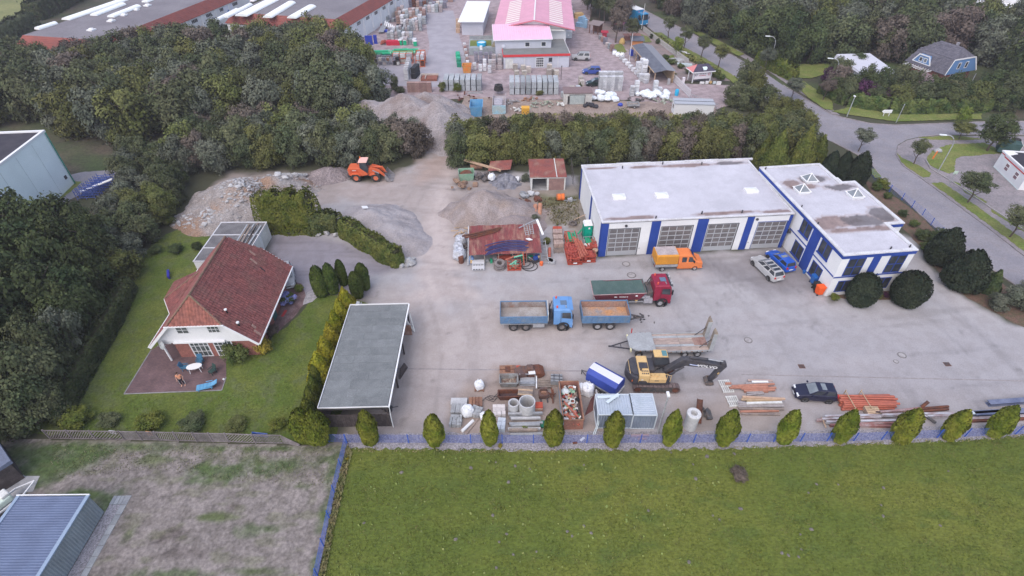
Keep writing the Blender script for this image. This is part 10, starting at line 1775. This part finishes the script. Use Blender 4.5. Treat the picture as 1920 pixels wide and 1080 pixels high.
tufts('dry_grass_fringe',[(652,836),(660,850),(648,900),(625,1000),(608,1090),(598,1090),(612,1010),(632,910)],1800,.1,.28,mat('dry_grass',(.26,.22,.11),(.18,.19,.07),1.,fn=.3,rg=1),43,.25)
tufts('dry_grass_fringe',[(655,841),(1000,844),(1260,842),(1450,837),(1800,823),(1960,812),(1960,820),(1800,829),(1450,843),(1000,850),(655,848)],3600,.05,.14,MATS['dry_grass'],44,.35)
tufts('field_tufts',[(100,834),(560,838),(640,836),(625,915),(420,900),(300,880),(90,900)],5000,.03,.08,mat('field_tuft',(.11,.125,.05),(.2,.185,.12),.6,fn=.35,rg=1),45)
tufts('field_weeds',[(880,240),(1340,222),(1340,214),(1000,214),(880,232)],1500,.1,.4,MATS['dry_grass'],46)
tufts('broad_leaf_weeds',[(660,850),(1400,850),(1300,1080),(620,1080)],420,.06,.13,mat('pale_weed',(.16,.22,.06),(.22,.24,.08),1),47,.9)
tufts('ground_weeds',[(1000,372),(1084,370),(1088,420),(1040,425)],900,.05,.22,mat('ground_weed',(.1,.1,.04),(.17,.14,.08),1),48)
g_=np.random.default_rng(50)
stn=MB();Pg=[a2(*p)for p in[(622,814),(1000,812),(1300,811),(1600,808),(1990,792),(1990,812),(1800,828),(1450,840),(1000,847),(655,842)]];xs_=[p[0]for p in Pg];ys_=[p[1]for p in Pg]
GX,GY=g_.uniform(min(xs_),max(xs_),16000),g_.uniform(min(ys_),max(ys_),16000);kk=sdist(GX,GY,Pg)<0
cst=np.stack([GX[kk],GY[kk],np.full(kk.sum(),.03)],1);stuff(link('gravel_stones',quads('gravel_stones',cst,g_.normal(size=cst.shape)*.5+np.array([0,0,1]),g_.normal(size=cst.shape),.02+.05*g_.random(len(cst)),mat('gravel_stone',(.42,.4,.42),(.16,.15,.17),9,fn=.4,fs=20),.8)))
mm_=[(960+x/3.6,780+y/3.6)for x,y in[(22,338),(121,357),(485,330),(1075,246),(1315,272),(1500,255),(1222,326),(1240,422),(920,640),(1355,672),(1400,700),(1543,626),(484,742),(374,780),(405,810),(534,790),(166,915),(8,935),(1195,985)]]+[(1420+x/3.6,780+y/3.6)for x,y in[(400,460),(345,518),(545,462),(850,485),(835,602),(850,676),(1235,740),(365,765),(290,800),(165,925),(210,940),(296,900),(278,950),(1290,372)]]+[(500+x/3.6,780+y/3.6)for x,y in[(1380,350),(1548,312),(1632,445),(1527,670),(1620,796),(1570,850),(1275,832),(1550,1025),(910,380),(656,722)]]
mh=[]
for k in RG_(3):
 b=MB();vs=[(0,0,.1)];[vs.append((.2*cos(t)*(1+.2*r7u(-1,1)),.17*sin(t)*(1+.2*r7u(-1,1)),.01))for t in[2*pi*i/9 for i in RG_(9)]];[vs.append((.12*cos(t)*(1+.2*r7u(-1,1)),.1*sin(t),.075))for t in[2*pi*i/9 for i in RG_(9)]]
 b.add(vs,[(1+i,1+(i+1)%9,10+(i+1)%9,10+i)for i in RG_(9)]+[(10+i,10+(i+1)%9,0)for i in RG_(9)]);me=b.mesh('molehill');me.materials.append(mat('molehill_soil',(.17,.15,.14),(.13,.12,.1),6,fn=.3));mh.append(me)
for px,py in mm_:s_=r7u(.5,.95)*(1.5 if(px,py)==(960+1315/3.6,780+272/3.6)else 1);tag(link('molehill',r7.choice(mh),None,at(px,py,.02),r7u(0,6),(s_,s_,s_)),'small greyish molehill in the meadow grass','molehill','molehills in the meadow')
